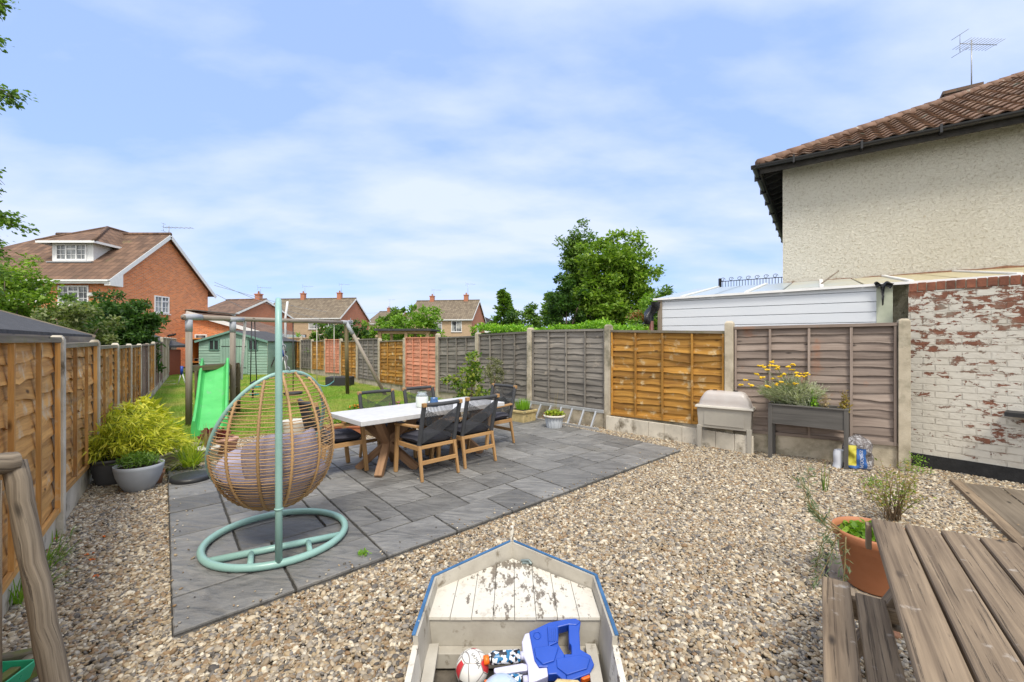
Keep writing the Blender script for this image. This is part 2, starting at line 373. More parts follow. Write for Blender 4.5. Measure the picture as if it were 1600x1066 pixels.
wood('wood_weather', (.34, .285, .22), (.14, .11, .085), rv=.25, grain=22, moss=((.24, .22, .19), 7, .56))
wood('wood_rail', (.30, .26, .19), (.11, .09, .065), rv=.3, moss=((.20, .19, .08), 8, .55))

# ------------------------------------------------------------------ ground
s = NT('earth'); f = s.noise(s.vec('obj'), .35, 6, .6); f2 = s.noise(s.vec('obj'), 7, 4)
s.base(s.mix(f2, s.ramp(f, [(.35, (.07, .10, .03)), (.65, (.14, .12, .07))]), (.06, .075, .03))); s.rough(.95); s.bump(f2, .5, .03)
s = NT('gravel_bed'); v = s.vec('obj'); vo = s.n('ShaderNodeTexVoronoi'); s.l(v, vo.inputs['Vector']); vo.inputs['Scale'].default_value = 48
cc = s.n('ShaderNodeSeparateColor'); s.l(vo.outputs['Color'], cc.inputs[0])
c = s.ramp(cc.outputs[0], [(0, (.05, .04, .03)), (.35, (.16, .12, .08)), (.65, (.3, .22, .13)), (1, (.42, .38, .32))])
c = s.mix(s.ramp(vo.outputs['Distance'], [(.2, 0.0), (.5, .95)]), c, (.02, .017, .013)); s.base(c); s.rough(.9)
s.bump(s.math('SUBTRACT', 1.0, vo.outputs['Distance']), .9, .012)
m = MB(); m.quad((-400, -60, -.06), (400, -60, -.06), (400, 800, -.06), (-400, 800, -.06)); tag(m.build('ground', 'earth'), kind='structure')

def seq(p0, pxs, sp=1.93, dirv=None):
    out = [Vector((p0[0], p0[1]))]
    for px in pxs:
        k = (px - HX) / F; a, b = out[-1]
        # (kY-a)^2+(Y-b)^2=sp^2
        A = k * k + 1; B = -2 * (k * a + b); C = a * a + b * b - sp * sp; dq = B * B - 4 * A * C
        Y = (-B + math.sqrt(max(dq, 0))) / (2 * A)
        if dq < 0: Y = b + 1.5
        out.append(Vector((k * Y, Y)))
    return out
RP = [Vector((4.85, 5.39)), Vector((3.215, 6.43)), Vector((1.754, 7.9)), Vector((.392, 9.2))] + seq((.392, 9.2), [747, 684.5, 633, 593.5, 559, 533, 508.6, 488, 470.4, 455.7, 442])[1:]
d_ = (RP[-1] - RP[-3]).normalized(); RP.append(RP[-1] + d_ * 1.93)
LP = seq((-3.73, 3.57), [148, 180, 201.5, 217.5, 229.6, 239.5, 247, 252.7, 257.8, 262, 265.8, 269, 272, 274.5])
dn = (LP[0] - LP[1]).normalized(); LP.insert(0, LP[0] + dn * 1.93); LP.insert(0, LP[0] + dn * 1.93)

def fence_panel(m, a, b, n, zt, zb, nb, nbat, amp=.012, face=0, r=None, boards_mi=0, rail_mi=0):
    """waney-lap panel: overlapping boards, battens and cap; a,b plan points, n garden-side normal"""
    u = (b - a); L = u.length; u = u.normalized(); U = Vector((u.x, u.y, 0)); N = Vector((n.x, n.y, 0)); A = Vector((a.x, a.y, 0)); Z = Vector((0, 0, 1))
    H0 = lambda t: zb[0] + (zb[1] - zb[0]) * t
    H1 = lambda t: zt[0] + (zt[1] - zt[0]) * t - .03
    ns = 22; boards_mi2 = face
    for k in range(nb):
        ph = [rng.uniform(0, 6.28) for _ in range(4)]; am = amp * rng.uniform(.5, 2.0); rr = rng.random()
        knot = [(rng.random(), rng.uniform(.5, 1.6) * am, rng.uniform(.015, .04)) for _ in range(2)]; tilt = rng.uniform(-.003, .003)
        vs = []; uv = []
        for i in range(ns + 1):
            t = i / ns; z0 = H0(t) + .01; hh = (H1(t) - z0) / nb
            wv = am * (math.sin(t * 5 + ph[0]) * .7 + .45 * math.sin(t * 13 + ph[1]) + .25 * math.sin(t * 31 + ph[2]))
            for kt, ka, kw in knot: wv -= ka * math.exp(-((t - kt) / kw) ** 2)
            zl = z0 + k * hh + wv; zu = z0 + (k + 1) * hh + .03; yb = .026 + .006 * math.sin(t * 9 + ph[3]) + tilt
            P = A + U * (t * L)
            vs += [P + N * yb + Z * zl, P + N * (yb - .011) + Z * (zl + .001), P + N * .002 + Z * zu]
            uv += [(t * L + rr * 3, .0), (t * L + rr * 3, .01), (t * L + rr * 3, hh + .03)]
        fs = []; uvs = []
        for i in range(ns):
            o, p = i * 3, (i + 1) * 3
            for f in ((o, p, p + 2, o + 2), (o + 1, p + 1, p, o)): fs.append(f); uvs.append([uv[q] for q in f])
        m.add(vs, fs, uvs, rr, boards_mi, False)
    # plain back so the panel is solid from the far side
    zc0, zc1 = Z * (zb[0] + .02), Z * (zb[1] + .02); B = Vector((b.x, b.y, 0))
    m.quad(A - N * .004 + zc0, B - N * .004 + zc1, B - N * .004 + Z * (zt[1] - .02), A - N * .004 + Z * (zt[0] - .02), mi=boards_mi)
    for k in range(nbat + 2):
        t = (k + .0) / (nbat + 1); off = .022 if k == 0 else (-.022 if k == nbat + 1 else 0); P = A + U * (t * L + off) + N * .046; w = .029 if 0 < k < nbat + 1 else .026
        m.beam(P + Z * (H0(t) + .0), P + Z * (H1(t) - .015), .026 if 0 < k < nbat + 1 else .03, w, up=U, mi=boards_mi if nbat > 2 else boards_mi)
    m.beam(A + N * .02 + Z * (zt[0] - .02), B + N * .02 + Z * (zt[1] - .02), .09, .04, mi=1 if boards_mi2 else 0)
    m.beam(A + N * .045 + Z * (zb[0] + .02), B + N * .045 + Z * (zb[1] + .02), .025, .045, mi=boards_mi)

def post(m, p, u, ztop, w=.12):
    U = Vector((u.x, u.y, 0)); N = Vector((-u.y, u.x, 0)); c = Vector((p.x, p.y, (ztop - .3) / 2)); rr = rng.random()
    m.box((p.x, p.y, ztop / 2 - .16), (w, w, ztop + .26), (U, N, Vector((0, 0, 1))), rr)
    m.box((p.x, p.y, ztop - .015), (w, w, .03), (U, N, Vector((0, 0, 1))), rr, taper=(.6, .6))

def run_fence(name, label, cat, P, side, ptop, panels, postmat='concrete', boardmat='concrete', setb=-.03, pw=.115):
    t = thing(name, label, cat, None, (P[0].x, P[0].y, 0)); O = Vector((P[0].x, P[0].y))
    Q = [p - O for p in P]
    for i in range(len(Q)):
        u = (Q[min(i + 1, len(Q) - 1)] - Q[max(i - 1, 0)]).normalized(); m = MB(); post(m, Q[i], u, ptop[i], pw); m.build('post', postmat, t, bevel=.006)
    for i, (mt, zt, zb, nb, nbat, amp, lab) in enumerate(panels):
        u = (Q[i + 1] - Q[i]).normalized(); n = Vector((-u.y, u.x)) * side; a = Q[i] + u * (pw / 2 + .003) + n * setb; b = Q[i + 1] - u * (pw / 2 + .003) + n * setb
        m = MB(); fence_panel(m, a, b, n, zt, zb, nb, nbat, amp, face=mt in ('wood_orange', 'wood_gold')); m.build('panel', [mt, 'wood_rail'], t, label=lab)
        m = MB(); U = Vector((u.x, u.y, 0)); N = Vector((n.x, n.y, 0)); c = (a + b) / 2
        m.add([Vector((q.x, q.y, 0)) + N * y + Vector((0, 0, z)) for q, zz_ in ((a, zb[0]), (b, zb[1])) for y in (-.02, .03) for z in (-.08, zz_ - .003)],
              [(0, 1, 3, 2), (4, 6, 7, 5), (0, 4, 5, 1), (2, 3, 7, 6), (1, 5, 7, 3), (0, 2, 6, 4)])
        m.build('gravel_board', boardmat, t, bevel=.004)
    return t
g_, p_, w_, gw_ = 'wood_gold', 'wood_pink', 'wood_grey', 'wood_greywarm'
LG = 'golden brown fence panel'; LGr = 'weathered grey fence panel'; LPk = 'salmon pink fence panel'
rpan = [(gw_, (1.83, 1.81), (.296, .28), 14, 3, .010, 'grey brown fence panel with reddish boards low down, behind the planter'), (g_, (1.75, 1.80), (.32, .27), 13, 3, .012, 'golden brown fence panel behind the lidded planter'),
        (w_, (1.825, 1.83), (.32, .34), 13, 3, .009, LGr), (w_, (1.806, 1.765), (.32, .264), 13, 3, .012, LGr), (w_, (1.73, 1.707), (.264, .18), 13, 3, .009, LGr),
        (p_, (1.716, 1.72), (.186, .174), 13, 3, .008, LPk), (g_, (1.64, 1.60), (.214, .18), 12, 2, .008, LG), (w_, (1.70, 1.67), (.2, .2), 12, 3, .006, LGr),
        (g_, (1.62, 1.60), (.2, .2), 12, 2, .008, LG), (p_, (1.68, 1.68), (.25, .2), 12, 3, .008, LPk), (g_, (1.62, 1.60), (.3, .25), 12, 2, .008, LG),
        (w_, (1.68, 1.66), (.25, .2), 12, 3, .006, LGr), (g_, (1.60, 1.58), (.2, .2), 12, 2, .006, LG), (g_, (1.60, 1.58), (.2, .2), 12, 2, .006, LG), (p_, (1.72, 1.72), (.2, .2), 12, 3, .006, LPk)]
run_fence('panel_fence', 'long fence on the right with patchwork grey, golden and pink panels between concrete posts', 'fence', RP, 1,
          [1.877, 1.893, 1.90, 1.884, 1.81, 1.81, 1.70, 1.69, 1.72, 1.70, 1.70, 1.68, 1.68, 1.66, 1.66, 1.74], rpan)
o_ = 'wood_orange'
lpan = [(o_, (1.63, 1.63), (.2, .2), 11, 2, .012, None), (o_, (1.63, 1.63), (.2, .21), 11, 2, .013, None), (o_, (1.58, 1.585), (.31, .22), 12, 2, .014, None), (o_, (1.54, 1.54), (.2, .2), 12, 2, .013, None),
        (o_, (1.52, 1.52), (.2, .2), 12, 2, .012, None), (o_, (1.51, 1.51), (.2, .2), 12, 2, .012, None), ('wood_mauve', (1.52, 1.52), (.2, .2), 12, 2, .01, 'greyish mauve fence panel'),
        (o_, (1.52, 1.52), (.2, .2), 12, 2, .01, None), ('wood_mauve', (1.56, 1.56), (.2, .2), 12, 2, .01, 'greyish mauve fence panel'), ('wood_mauve', (1.57, 1.57), (.2, .2), 12, 2, .01, 'greyish mauve fence panel')] + \
       [('wood_cream', (1.74, 1.74), (.2, .2), 12, 3, .008, 'pale cream fence panel at the far end')] * 6
run_fence('panel_fence', 'long fence on the left with orange lapped panels between pale concrete posts', 'fence', LP, -1,
          [1.66, 1.66, 1.647, 1.615, 1.57, 1.55, 1.54, 1.54, 1.58, 1.6, 1.74, 1.76, 1.76, 1.76, 1.76, 1.76, 1.76], lpan, 'concrete_pale', 'concrete_pale', -.032, .09)

# ------------------------------------------------------------------ patio of grey riven slabs
PA, PB, PC, PD = Vector((-1.80, 2.30)), Vector((2.42, 6.22)), Vector((0, 9.2)), Vector((-4.12, 5.2))
s = NT('slab'); v = s.vec('obj', (1, 1, 1)); at = s.attr()
rv_ = s.vec('obj', (1.0, 2.3, 1), False, (0, 0, R(-43)))
f = s.noise(rv_, 3.2, 8, .62, 1.1); f2 = s.noise(v, 1.3, 4, .6); f3 = s.noise(v, 60, 3)
c = s.ramp(s.math('ADD', s.math('MULTIPLY', f, .55), s.math('MULTIPLY', f2, .45)), [(.32, (.098, .097, .096)), (.5, (.17, .168, .165)), (.72, (.27, .265, .255))])
c = s.vary(c, .52, at); sp_ = s.ramp(s.noise(v, 90, 2), [(.72, 0.0), (.76, .5)]); c = s.mix(sp_, c, (.5, .47, .42))
c = s.mix(s.ramp(s.noise(s.vec('obj'), .9, 5, .65), [(.55, 0.0), (.75, .5)]), c, (.20, .185, .15))
s.base(c); s.rough(s.ramp(f, [(.3, .5), (.7, .75)]))
w1 = s.n('ShaderNodeTexWave', wave_type='BANDS'); s.l(rv_, w1.inputs['Vector']); w1.inputs['Scale'].default_value = 1.5; w1.inputs['Distortion'].default_value = 14; w1.inputs['Detail'].default_value = 4; w1.inputs['Detail Scale'].default_value = 1.3
s.bump(s.math('ADD', s.math('MULTIPLY', f, 1.0), s.math('ADD', s.math('MULTIPLY', w1.outputs['Fac'], .25), s.math('MULTIPLY', f3, .06))), 1.0, .028)
surf('joint', [(.3, (.022, .021, .019)), (.7, (.06, .055, .047))], 30, bump=.5)
def patio():
    NU, NV = 28, 18; U = (PB - PA) / NU; Vv = (PD - PA) / NV; g = random.Random(11); occ = {}
    m = MB(); P = lambda i, j, z: Vector((*(PA + U * i + Vv * j), z)); sizes = [(3, 2)] * 6 + [(2, 2)] * 5 + [(2, 1)] * 2 + [(3, 1)] * 1 + [(2, 3)] * 2 + [(1, 2)] + [(3, 3)]
    for j in range(NV):
        for i in range(NU):
            if (i, j) in occ: continue
            cand = sizes[:]; g.shuffle(cand)
            for (a, b) in cand + [(1, 1)]:
                if j == 0 and b == 1: continue
                if i + a > NU or j + b > NV or i + a == NU - 1 or j + b == NV - 1: continue
                if all((i + x, j + y) not in occ for x in range(a) for y in range(b)): break
            else: a, b = 1, 1
            if (i, j) in occ or any((i + x, j + y) in occ for x in range(a) for y in range(b)): a = b = 1
            for x in range(a):
                for y in range(b): occ[(i + x, j + y)] = 1
            e = .042; rr = g.random(); z = .05 + g.uniform(-.0025, .0025)
            cs_ = [(i + e, j + e), (i + a - e, j + e), (i + a - e, j + b - e), (i + e, j + b - e)]
            top = []                                  # slightly ragged edge
            for q in range(4):
                p, n_ = cs_[q], cs_[(q + 1) % 4]; ns = 7
                for k in range(ns):
                    t = k / ns; jj = 0 if k == 0 else g.uniform(-.012, .012)
                    top.append((p[0] + (n_[0] - p[0]) * t + (jj if abs(n_[1] - p[1]) > abs(n_[0] - p[0]) else 0), p[1] + (n_[1] - p[1]) * t + (jj if abs(n_[0] - p[0]) > abs(n_[1] - p[1]) else 0)))
            vs = [P(x, y, z) for x, y in top]; cen = P(i + a / 2, j + b / 2, 0); n = len(vs)
            ins = [v_ + (Vector((cen.x, cen.y, v_.z)) - v_).normalized() * .006 for v_ in vs]; low = [Vector((v_.x, v_.y, -.02)) for v_ in vs]; rim = [Vector((v_.x, v_.y, z - .005)) for v_ in vs]
            m.add(ins + rim + low, [tuple(range(n))] + [(q, n + q, n + (q + 1) % n, (q + 1) % n) for q in range(n)] + [(n + q, 2 * n + q, 2 * n + (q + 1) % n, n + (q + 1) % n) for q in range(n)], None, rr)
    o = m.build('patio', 'slab'); tag(o, kind='structure')
    m = MB(); e = .006; m.quad(P(e, e, .034), P(NU - e, e, .034), P(NU - e, NV - e, .034), P(e, NV - e, .034)); tag(m.build('patio_bed', 'joint'), kind='structure')
patio()

# ------------------------------------------------------------------ gravel, lawn
def inpoly(X, Y, poly):
    r = np.zeros(len(X), bool); n = len(poly)
    for i in range(n):
        x1, y1 = poly[i]; x2, y2 = poly[(i + 1) % n]
        c = ((y1 > Y) != (y2 > Y)); r ^= c & (X < (x2 - x1) * (Y - y1) / ((y2 - y1) if y2 != y1 else 1e-9) + x1)
    return r
LAWN = [(-6.25, 6.75), (-4.75, 6.85), (-3.2, 8.2), (-1.4, 9.6), (-.55, 10.35)] + [(p.x - .06, p.y - .04) for p in RP[4:]] + [(p.x + .05, p.y) for p in reversed(LP[5:])]
BRW0, BRW1 = Vector((5.05, 5.62)), Vector((6.6, 3.67))                     # foot of the painted brick wall
GRAV = [(LP[0].x, LP[0].y - .3), (LP[1].x, LP[1].y), (LP[2].x, LP[2].y), (LP[3].x, LP[3].y), (LP[4].x, LP[4].y), (-5.9, 6.6), (-4.75, 6.85), (-3.2, 8.2), (-1.4, 9.6), (-.55, 10.35), (RP[4].x, RP[4].y), (RP[3].x, RP[3].y), (RP[2].x, RP[2].y), (RP[1].x, RP[1].y), (RP[0].x, RP[0].y), (BRW0.x, BRW0.y), (7.4, 2.6), (7.4, .2), (-.6, .2)]
m = MB(); m.add([(x, y, 0) for x, y in GRAV], [tuple(range(len(GRAV)))]); tag(m.build('gravel_bed', 'gravel_bed'), kind='structure')
m = MB(); m.add([(x, y, .012) for x, y in LAWN], [tuple(range(len(LAWN)))]); 
s = NT('lawn_soil'); f = s.noise(s.vec('obj'), .9, 5, .6); s.base(s.mix(s.noise(s.vec('obj'), 30, 3), s.ramp(f, [(.4, (.14, .22, .03)), (.62, (.40, .34, .10))]), (.08, .12, .02))); s.rough(.95)
tag(m.build('lawn', 'lawn_soil'), kind='structure')

s = NT('pebble'); oi = s.n('ShaderNodeObjectInfo'); v = s.vec('obj')
c = s.ramp(oi.outputs['Random'], [(0, (.05, .047, .046)), (.10, (.14, .13, .12)), (.22, (.27, .215, .145)), (.36, (.23, .14, .07)), (.48, (.38, .295, .18)), (.62, (.25, .23, .205)), (.78, (.47, .385, .265)), (.92, (.66, .60, .48)), (1, (.18, .17, .17))])
s.base(s.mix(s.ramp(s.noise(v, 2.2, 3), [(.45, 0.0), (.7, .5)]), c, s.mix(.5, c, (.3, .22, .13)))); s.rough(.62)
def pebbles():
    g = np.random.default_rng(3); X = g.uniform(-5.8, 7.0, 1150000); Y = g.uniform(.9, 10.4, 1150000)
    k = inpoly(X, Y, GRAV) & ~inpoly(X, Y, [(p.x, p.y) for p in (PA + (PC - PA) * .004, PB + (PD - PB) * .004, PC, PD)])
    k &= np.abs(X) < (Y * 1.19 + .15)
    # keep them from under the decked strip
    k &= g.random(len(X)) < np.where(Y < 4.2, 1.0, .72)
    X, Y = X[k][:260000], Y[k][:260000]; n0 = len(X)
    a_ = g.random(170); b_ = np.abs(g.normal(0, .022, 170)); b_[:30] = g.random(30); e0, e1, e3 = np.array(PA), np.array(PB), np.array(PD); ex = e0[None] + (e1 - e0)[None] * a_[:, None] + (e3 - e0)[None] * b_[:, None]   # strays kicked onto the slabs
    ey = e0[None] + (e1 - e0)[None] * (np.abs(g.normal(0, .012, 60)))[:, None] + (e3 - e0)[None] * g.random(60)[:, None]; X = np.concatenate([X, ex[:, 0], ey[:, 0]]); Y = np.concatenate([Y, ex[:, 1], ey[:, 1]]); n = len(X)
    me = bpy.data.meshes.new('gravel_stones'); me.vertices.add(n); me.vertices.foreach_set('co', np.stack([X, Y, np.where(np.arange(n) < n0, g.uniform(.001, .016, n), .056)], 1).ravel())
    sz = np.exp(g.normal(0, .28, n))[:, None] * .0098
    sz[n0:] *= .62; sc = sz * np.stack([g.uniform(1.0, 1.55, n), g.uniform(.75, 1.1, n), g.uniform(.45, .75, n)], 1)
    ro = np.stack([g.normal(0, .35, n), g.normal(0, .35, n), g.uniform(0, 6.28, n)], 1)
    for nm, d in (('sc', sc), ('ro', ro)): a = me.attributes.new(nm, 'FLOAT_VECTOR', 'POINT'); a.data.foreach_set('vector', d.astype(np.float32).ravel())
    o = bpy.data.objects.new('gravel_stones', me); COL.objects.link(o)
    ng = bpy.data.node_groups.new('stones', 'GeometryNodeTree'); ng.interface.new_socket('Geometry', in_out='INPUT', socket_type='NodeSocketGeometry'); ng.interface.new_socket('Geometry', in_out='OUTPUT', socket_type='NodeSocketGeometry')
    N = ng.nodes; gi = N.new('NodeGroupInput'); go = N.new('NodeGroupOutput'); ico = N.new('GeometryNodeMeshIcoSphere'); ico.inputs['Subdivisions'].default_value = 2; ico.inputs['Radius'].default_value = 1
    sp = N.new('GeometryNodeSetPosition'); nz = N.new('ShaderNodeTexNoise'); nz.inputs['Scale'].default_value = 1.1; vm = N.new('ShaderNodeVectorMath'); vm.operation = 'MULTIPLY_ADD'; vm.inputs[1].default_value = (.5, .5, .5); vm.inputs[2].default_value = (-.25, -.25, -.25)
    ng.links.new(nz.outputs[1], vm.inputs[0]); ng.links.new(vm.outputs[0], sp.inputs['Offset']); ng.links.new(ico.outputs[0], sp.inputs[0])
    ss = N.new('GeometryNodeSetShadeSmooth'); ng.links.new(sp.outputs[0], ss.inputs[0])
    sm = N.new('GeometryNodeSetMaterial'); sm.inputs['Material'].default_value = MATS['pebble']; ng.links.new(ss.outputs[0], sm.inputs[0])
    ip = N.new('GeometryNodeInstanceOnPoints'); ng.links.new(gi.outputs[0], ip.inputs['Points']); ng.links.new(sm.outputs[0], ip.inputs['Instance'])
    for nm, tgt in (('sc', 'Scale'), ('ro', 'Rotation')):
        a = N.new('GeometryNodeInputNamedAttribute'); a.data_type = 'FLOAT_VECTOR'; a.inputs['Name'].default_value = nm; ng.links.new(a.outputs[0], ip.inputs[tgt])
    ng.links.new(ip.outputs[0], go.inputs[0]); md = o.modifiers.new('stones', 'NODES'); md.node_group = ng
    tag(o, 'loose mixed cream, brown and grey pebbles covering the ground round the patio', 'gravel', kind='stuff')
pebbles()

s = NT('grass'); at = s.attr(); f = s.noise(s.vec('obj'), .75, 4, .6)
c = s.mix(s.ramp(s.math('ADD', f, s.math('MULTIPLY', at, .12)), [(.50, 0.0), (.70, .8)]), s.ramp(at, [(0, (.15, .31, .025)), (.6, (.28, .50, .05)), (1, (.40, .58, .09))]), (.62, .56, .17))
s.base(c); s.rough(.6); tt = s.n('ShaderNodeBsdfTranslucent'); s.l(c, tt.inputs[0]); ms_ = s.n('ShaderNodeMixShader'); ms_.inputs[0].default_value = .35; s.l(s.b.outputs[0], ms_.inputs[1]); s.l(tt.outputs[0], ms_.inputs[2]); s.l(ms_.outputs[0], s.o.inputs[0])
def grass_mesh(name, X, Y, z, h, w, seed=5, lean=.5):
    g = np.random.default_rng(seed); n = len(X); a = g.uniform(0, 6.28, n); H = h * (.5 + g.random(n)); ln = g.normal(0, lean, (n, 2)) * H[:, None]
    b = np.stack([X, Y, np.full(n, z)], 1); s_ = np.stack([np.cos(a), np.sin(a), 0 * a], 1) * w * .5
    V = np.stack([b - s_, b + s_, b + np.concatenate([ln, H[:, None]], 1)], 1).reshape(-1, 3)
    me = bpy.data.meshes.new(name); me.vertices.add(3 * n); me.vertices.foreach_set('co', V.ravel()); me.loops.add(3 * n); me.loops.foreach_set('vertex_index', np.arange(3 * n, dtype=np.int32)); me.polygons.add(n)
    me.polygons.foreach_set('loop_start', np.arange(0, 3 * n, 3, dtype=np.int32)); me.polygons.foreach_set('loop_total', np.full(n, 3, dtype=np.int32))
    at = me.attributes.new('rnd', 'FLOAT', 'FACE'); at.data.foreach_set('value', g.random(n).astype(np.float32)); me.materials.append(MATS['grass']); me.update(calc_edges=True)
    o = bpy.data.objects.new(name, me); COL.objects.link(o); return o
g = np.random.default_rng(9); X = g.uniform(-17, 1, 1150000); Y = 6.5 + 20 * g.random(1150000) ** 1.3
k = inpoly(X, Y, LAWN); tag(grass_mesh('lawn_grass', X[k], Y[k], .01, .04, .009), 'short patchy green and straw coloured grass of the lawn', 'grass', kind='stuff'); print('grass', k.sum())
plain('metal_grey', (.35, .36, .37), .4, .6); plain('alu', (.50, .51, .52), .45, .5)
wood('wood_mossy', (.25, .22, .15), (.09, .075, .05), rv=.1, moss=((.13, .15, .03), 6, .45)); surf('earth_dark', [(.3, (.035, .027, .02)), (.7, (.08, .06, .04))], 14, bump=.8); plain('green_plastic', (.03, .42, .22), .35)
# ------------------------------------------------------------------ garden furniture
wood('teak', (.50, .30, .13), (.30, .16, .06), rv=.2, grain=40, knots=False, rough=.6)
wood('teak_dark', (.34, .20, .11), (.18, .10, .055), rv=.2, grain=30, knots=False)
surf('table_concrete', [(.3, (.52, .52, .53)), (.7, (.62, .62, .63))], 12, 6, bump=.05, rv=0, rough=.45)
plain('rope', (.055, .058, .065), .8, bump=.5); plain('cushion', (.055, .056, .075), .9, bump=.25)
plain('mint', (.27, .46, .42), .35); plain('rattan', (.42, .26, .12), .6, rv=.5); surf('lavender', [(.3, (.27, .24, .30)), (.7, (.37, .33, .40))], 5, 5, bump=.9, bs=9, bd=.03, rv=0)
plain('white_glaze', (.72, .78, .74), .3); plain('rubber', (.03, .03, .033), .6); plain('black_plastic', (.02, .021, .023), .45)
s = NT('blue_glass'); s.base((.10, .22, .48)); s.rough(.08); s.b.inputs['Transmission Weight'].default_value = .35
s = NT('clear_glass'); s.base((.75, .85, .9)); s.rough(.05); s.b.inputs['Transmission Weight'].default_value = .7
UA = Vector((.707, .707, 0)); VA = Vector((-.707, .707, 0)); ZU = Vector((0, 0, 1))
TC = Vector((-1.15, 5.67, .05))
def dining_table():
    t = thing('dining_table', 'long concrete topped dining table on crossed timber legs', 'table', None, TC, R(45))
    m = MB(); m.box((0, 0, .665), (2.12, .84, .055)); m.build('tabletop', 'table_concrete', t, bevel=.006)
    for cx in (-.52, .52):
        m = MB(); d = .36 * .7071
        for sx, sy in ((1, 1), (1, -1)):
            for k in (-1, 1): m.beam((cx + sx * k * d, sy * k * d, .0), (cx - sx * k * d, -sy * k * d, .635), .085, .085, up=(sy, -sx, .01))
        m.build('crossed_leg', 'teak_dark', t, bevel=.004)
    m = MB(); m.box((0, 0, .33), (1.0, .07, .07)); m.build('stretcher', 'teak_dark', t, bevel=.003)
dining_table()
def chair(label):
    # local: faces +y (front), back at -y
    t = thing('garden_chair', label, 'chair', 'rope backed teak armchairs round the dining table'); w = .25
    for sx in (-1, 1):
        m = MB(); m.beam((sx * w, .26, 0), (sx * (w + .01), .20, .56), .04, .045, up=(0, 1, .1)); m.build('leg', 'teak', t, bevel=.006)
        m = MB(); m.tube([(sx * w, -.30, 0), (sx * (w - .01), -.225, .40)], [.021, .027], 4, smooth=False); m.build('leg', 'teak', t, bevel=.005)
        m = MB(); m.beam((sx * (w + .012), .235, .575), (sx * (w + .012), -.235, .60), .055, .026); m.build('armrest', 'teak', t, bevel=.007)
        m = MB()                                                     # rope-wrapped back upright
        p0, p1 = Vector((sx * (w - .01), -.225, .39)), Vector((sx * (w - .005), -.33, .845)); n = 34; path = []; rad = []
        for i in range(n * 3 + 1): path.append(p0.lerp(p1, i / (n * 3))); rad.append(.027 if i % 3 != 0 else .0225)
        m.tube(path, rad, 8); m.build('back_post', 'rope', t)
        m = MB(); m.box((sx * (w - .005), -.335, .848), (.05, .045, .045)); m.build('corner_cap', 'teak', t, bevel=.006)
    m = MB(); m.beam((-w + .02, -.275, .20), (w - .02, -.275, .20), .022, .045); m.beam((-w, -.225, .36), (w, -.225, .36), .025, .04); m.beam((-w, .22, .36), (w, .22, .36), .025, .05)
    for sx in (-1, 1): m.beam((sx * w, -.25, .355), (sx * w, .22, .355), .025, .05)
    m.build('seat_frame', 'teak', t, bevel=.004)
    m = MB(); n = 60; path = []; rad = []
    for i in range(n + 1):
        q = i / n; path.append((-w + .025 + (2 * w - .05) * q, -.337 - .03 * math.sin(q * math.pi), .848)); rad.append(.024 if i % 2 else .021)
    m.tube(path, rad, 8); m.build('top_rail', 'rope', t)
    m = MB()
    yb = lambda z: -.225 - .105 * (z - .39) / .455
    bow = lambda x: -.03 * math.cos(x / w * math.pi / 2)
    for k in range(21):                                              # strands fanning down from the rail, then crossing bands
        x = -w + .03 + (2 * w - .06) * k / 25
        m.tube([(x, yb(.84) + bow(x), .83), (x * 1.0, yb(.70) + bow(x), .70)], .0035, 4, cap=False)
        m.tube([(x, yb(.52) + bow(x), .52), (x * .97, yb(.40), .40)], .0038, 4, cap=False)
    for sx in (-1, 1):
        for k in range(12):
            a = k / 11; z0, z1 = .80 - a * .16, .44 + (1 - a) * .16 - .04
            pts = [(sx * w * .93 * (1 - 2 * q), yb(z0 + (z1 - z0) * q) + bow(w * (1 - 2 * q) * .93) - .004 * sx, z0 + (z1 - z0) * q) for q in (0, .5, 1)]
            m.tube(pts, 0.0046, 4, cap=False)
    m.build('rope_weave', 'rope', t)
    m = MB(); m.grid(lambda a, b: Vector(((a - .5) * .48, (b - .5) * .47, .375 - .012 * math.sin(a * 3.14) * math.sin(b * 3.14))), 8, 8); m.box((0, 0, .352), (.47, .44, .03)); m.build('seat', 'rope', t)
    m = MB()
    def cu(sgn):
        def f(a, b):
            x, y = a * 2 - 1, b * 2 - 1; e = (1 - abs(x) ** 6) * (1 - abs(y) ** 6); e = max(e, 0) ** .35
            return Vector((x * .235, y * .225, .425 + sgn * .045 * e + (.008 * math.sin(a * 7 + b * 5) if sgn > 0 else 0)))
        return f
    m.grid(cu(1), 16, 16); m.grid(cu(-1), 16, 16); m.build('seat_cushion', 'cushion', t)
    return t
CH = [((-1.02, 5.16, .05), R(45), 'rope backed chair at the front long side of the table, nearer the egg chair'),
      ((-.60, 5.66, .05), R(45), 'rope backed chair at the front long side of the table, nearer the right end'),
      ((-.36, 6.58, .05), R(135), 'rope backed chair at the right hand end of the table'),
      ((-2.10, 5.20, .05), R(-45), 'rope backed chair at the left hand end of the table, partly behind the egg chair'),
      ((-1.64, 5.78, .05), R(225), 'rope backed chair on the lawn side of the table, nearer the egg chair'),
      ((-1.16, 6.27, .05), R(225), 'rope backed chair on the lawn side of the table, behind the white jar')]
c0 = chair(CH[0][2]); c0.location = CH[0][0]; c0.rotation_euler = (0, 0, CH[0][1])
for p, rz, lb in CH[1:]: dup(c0, lb, p, rz)
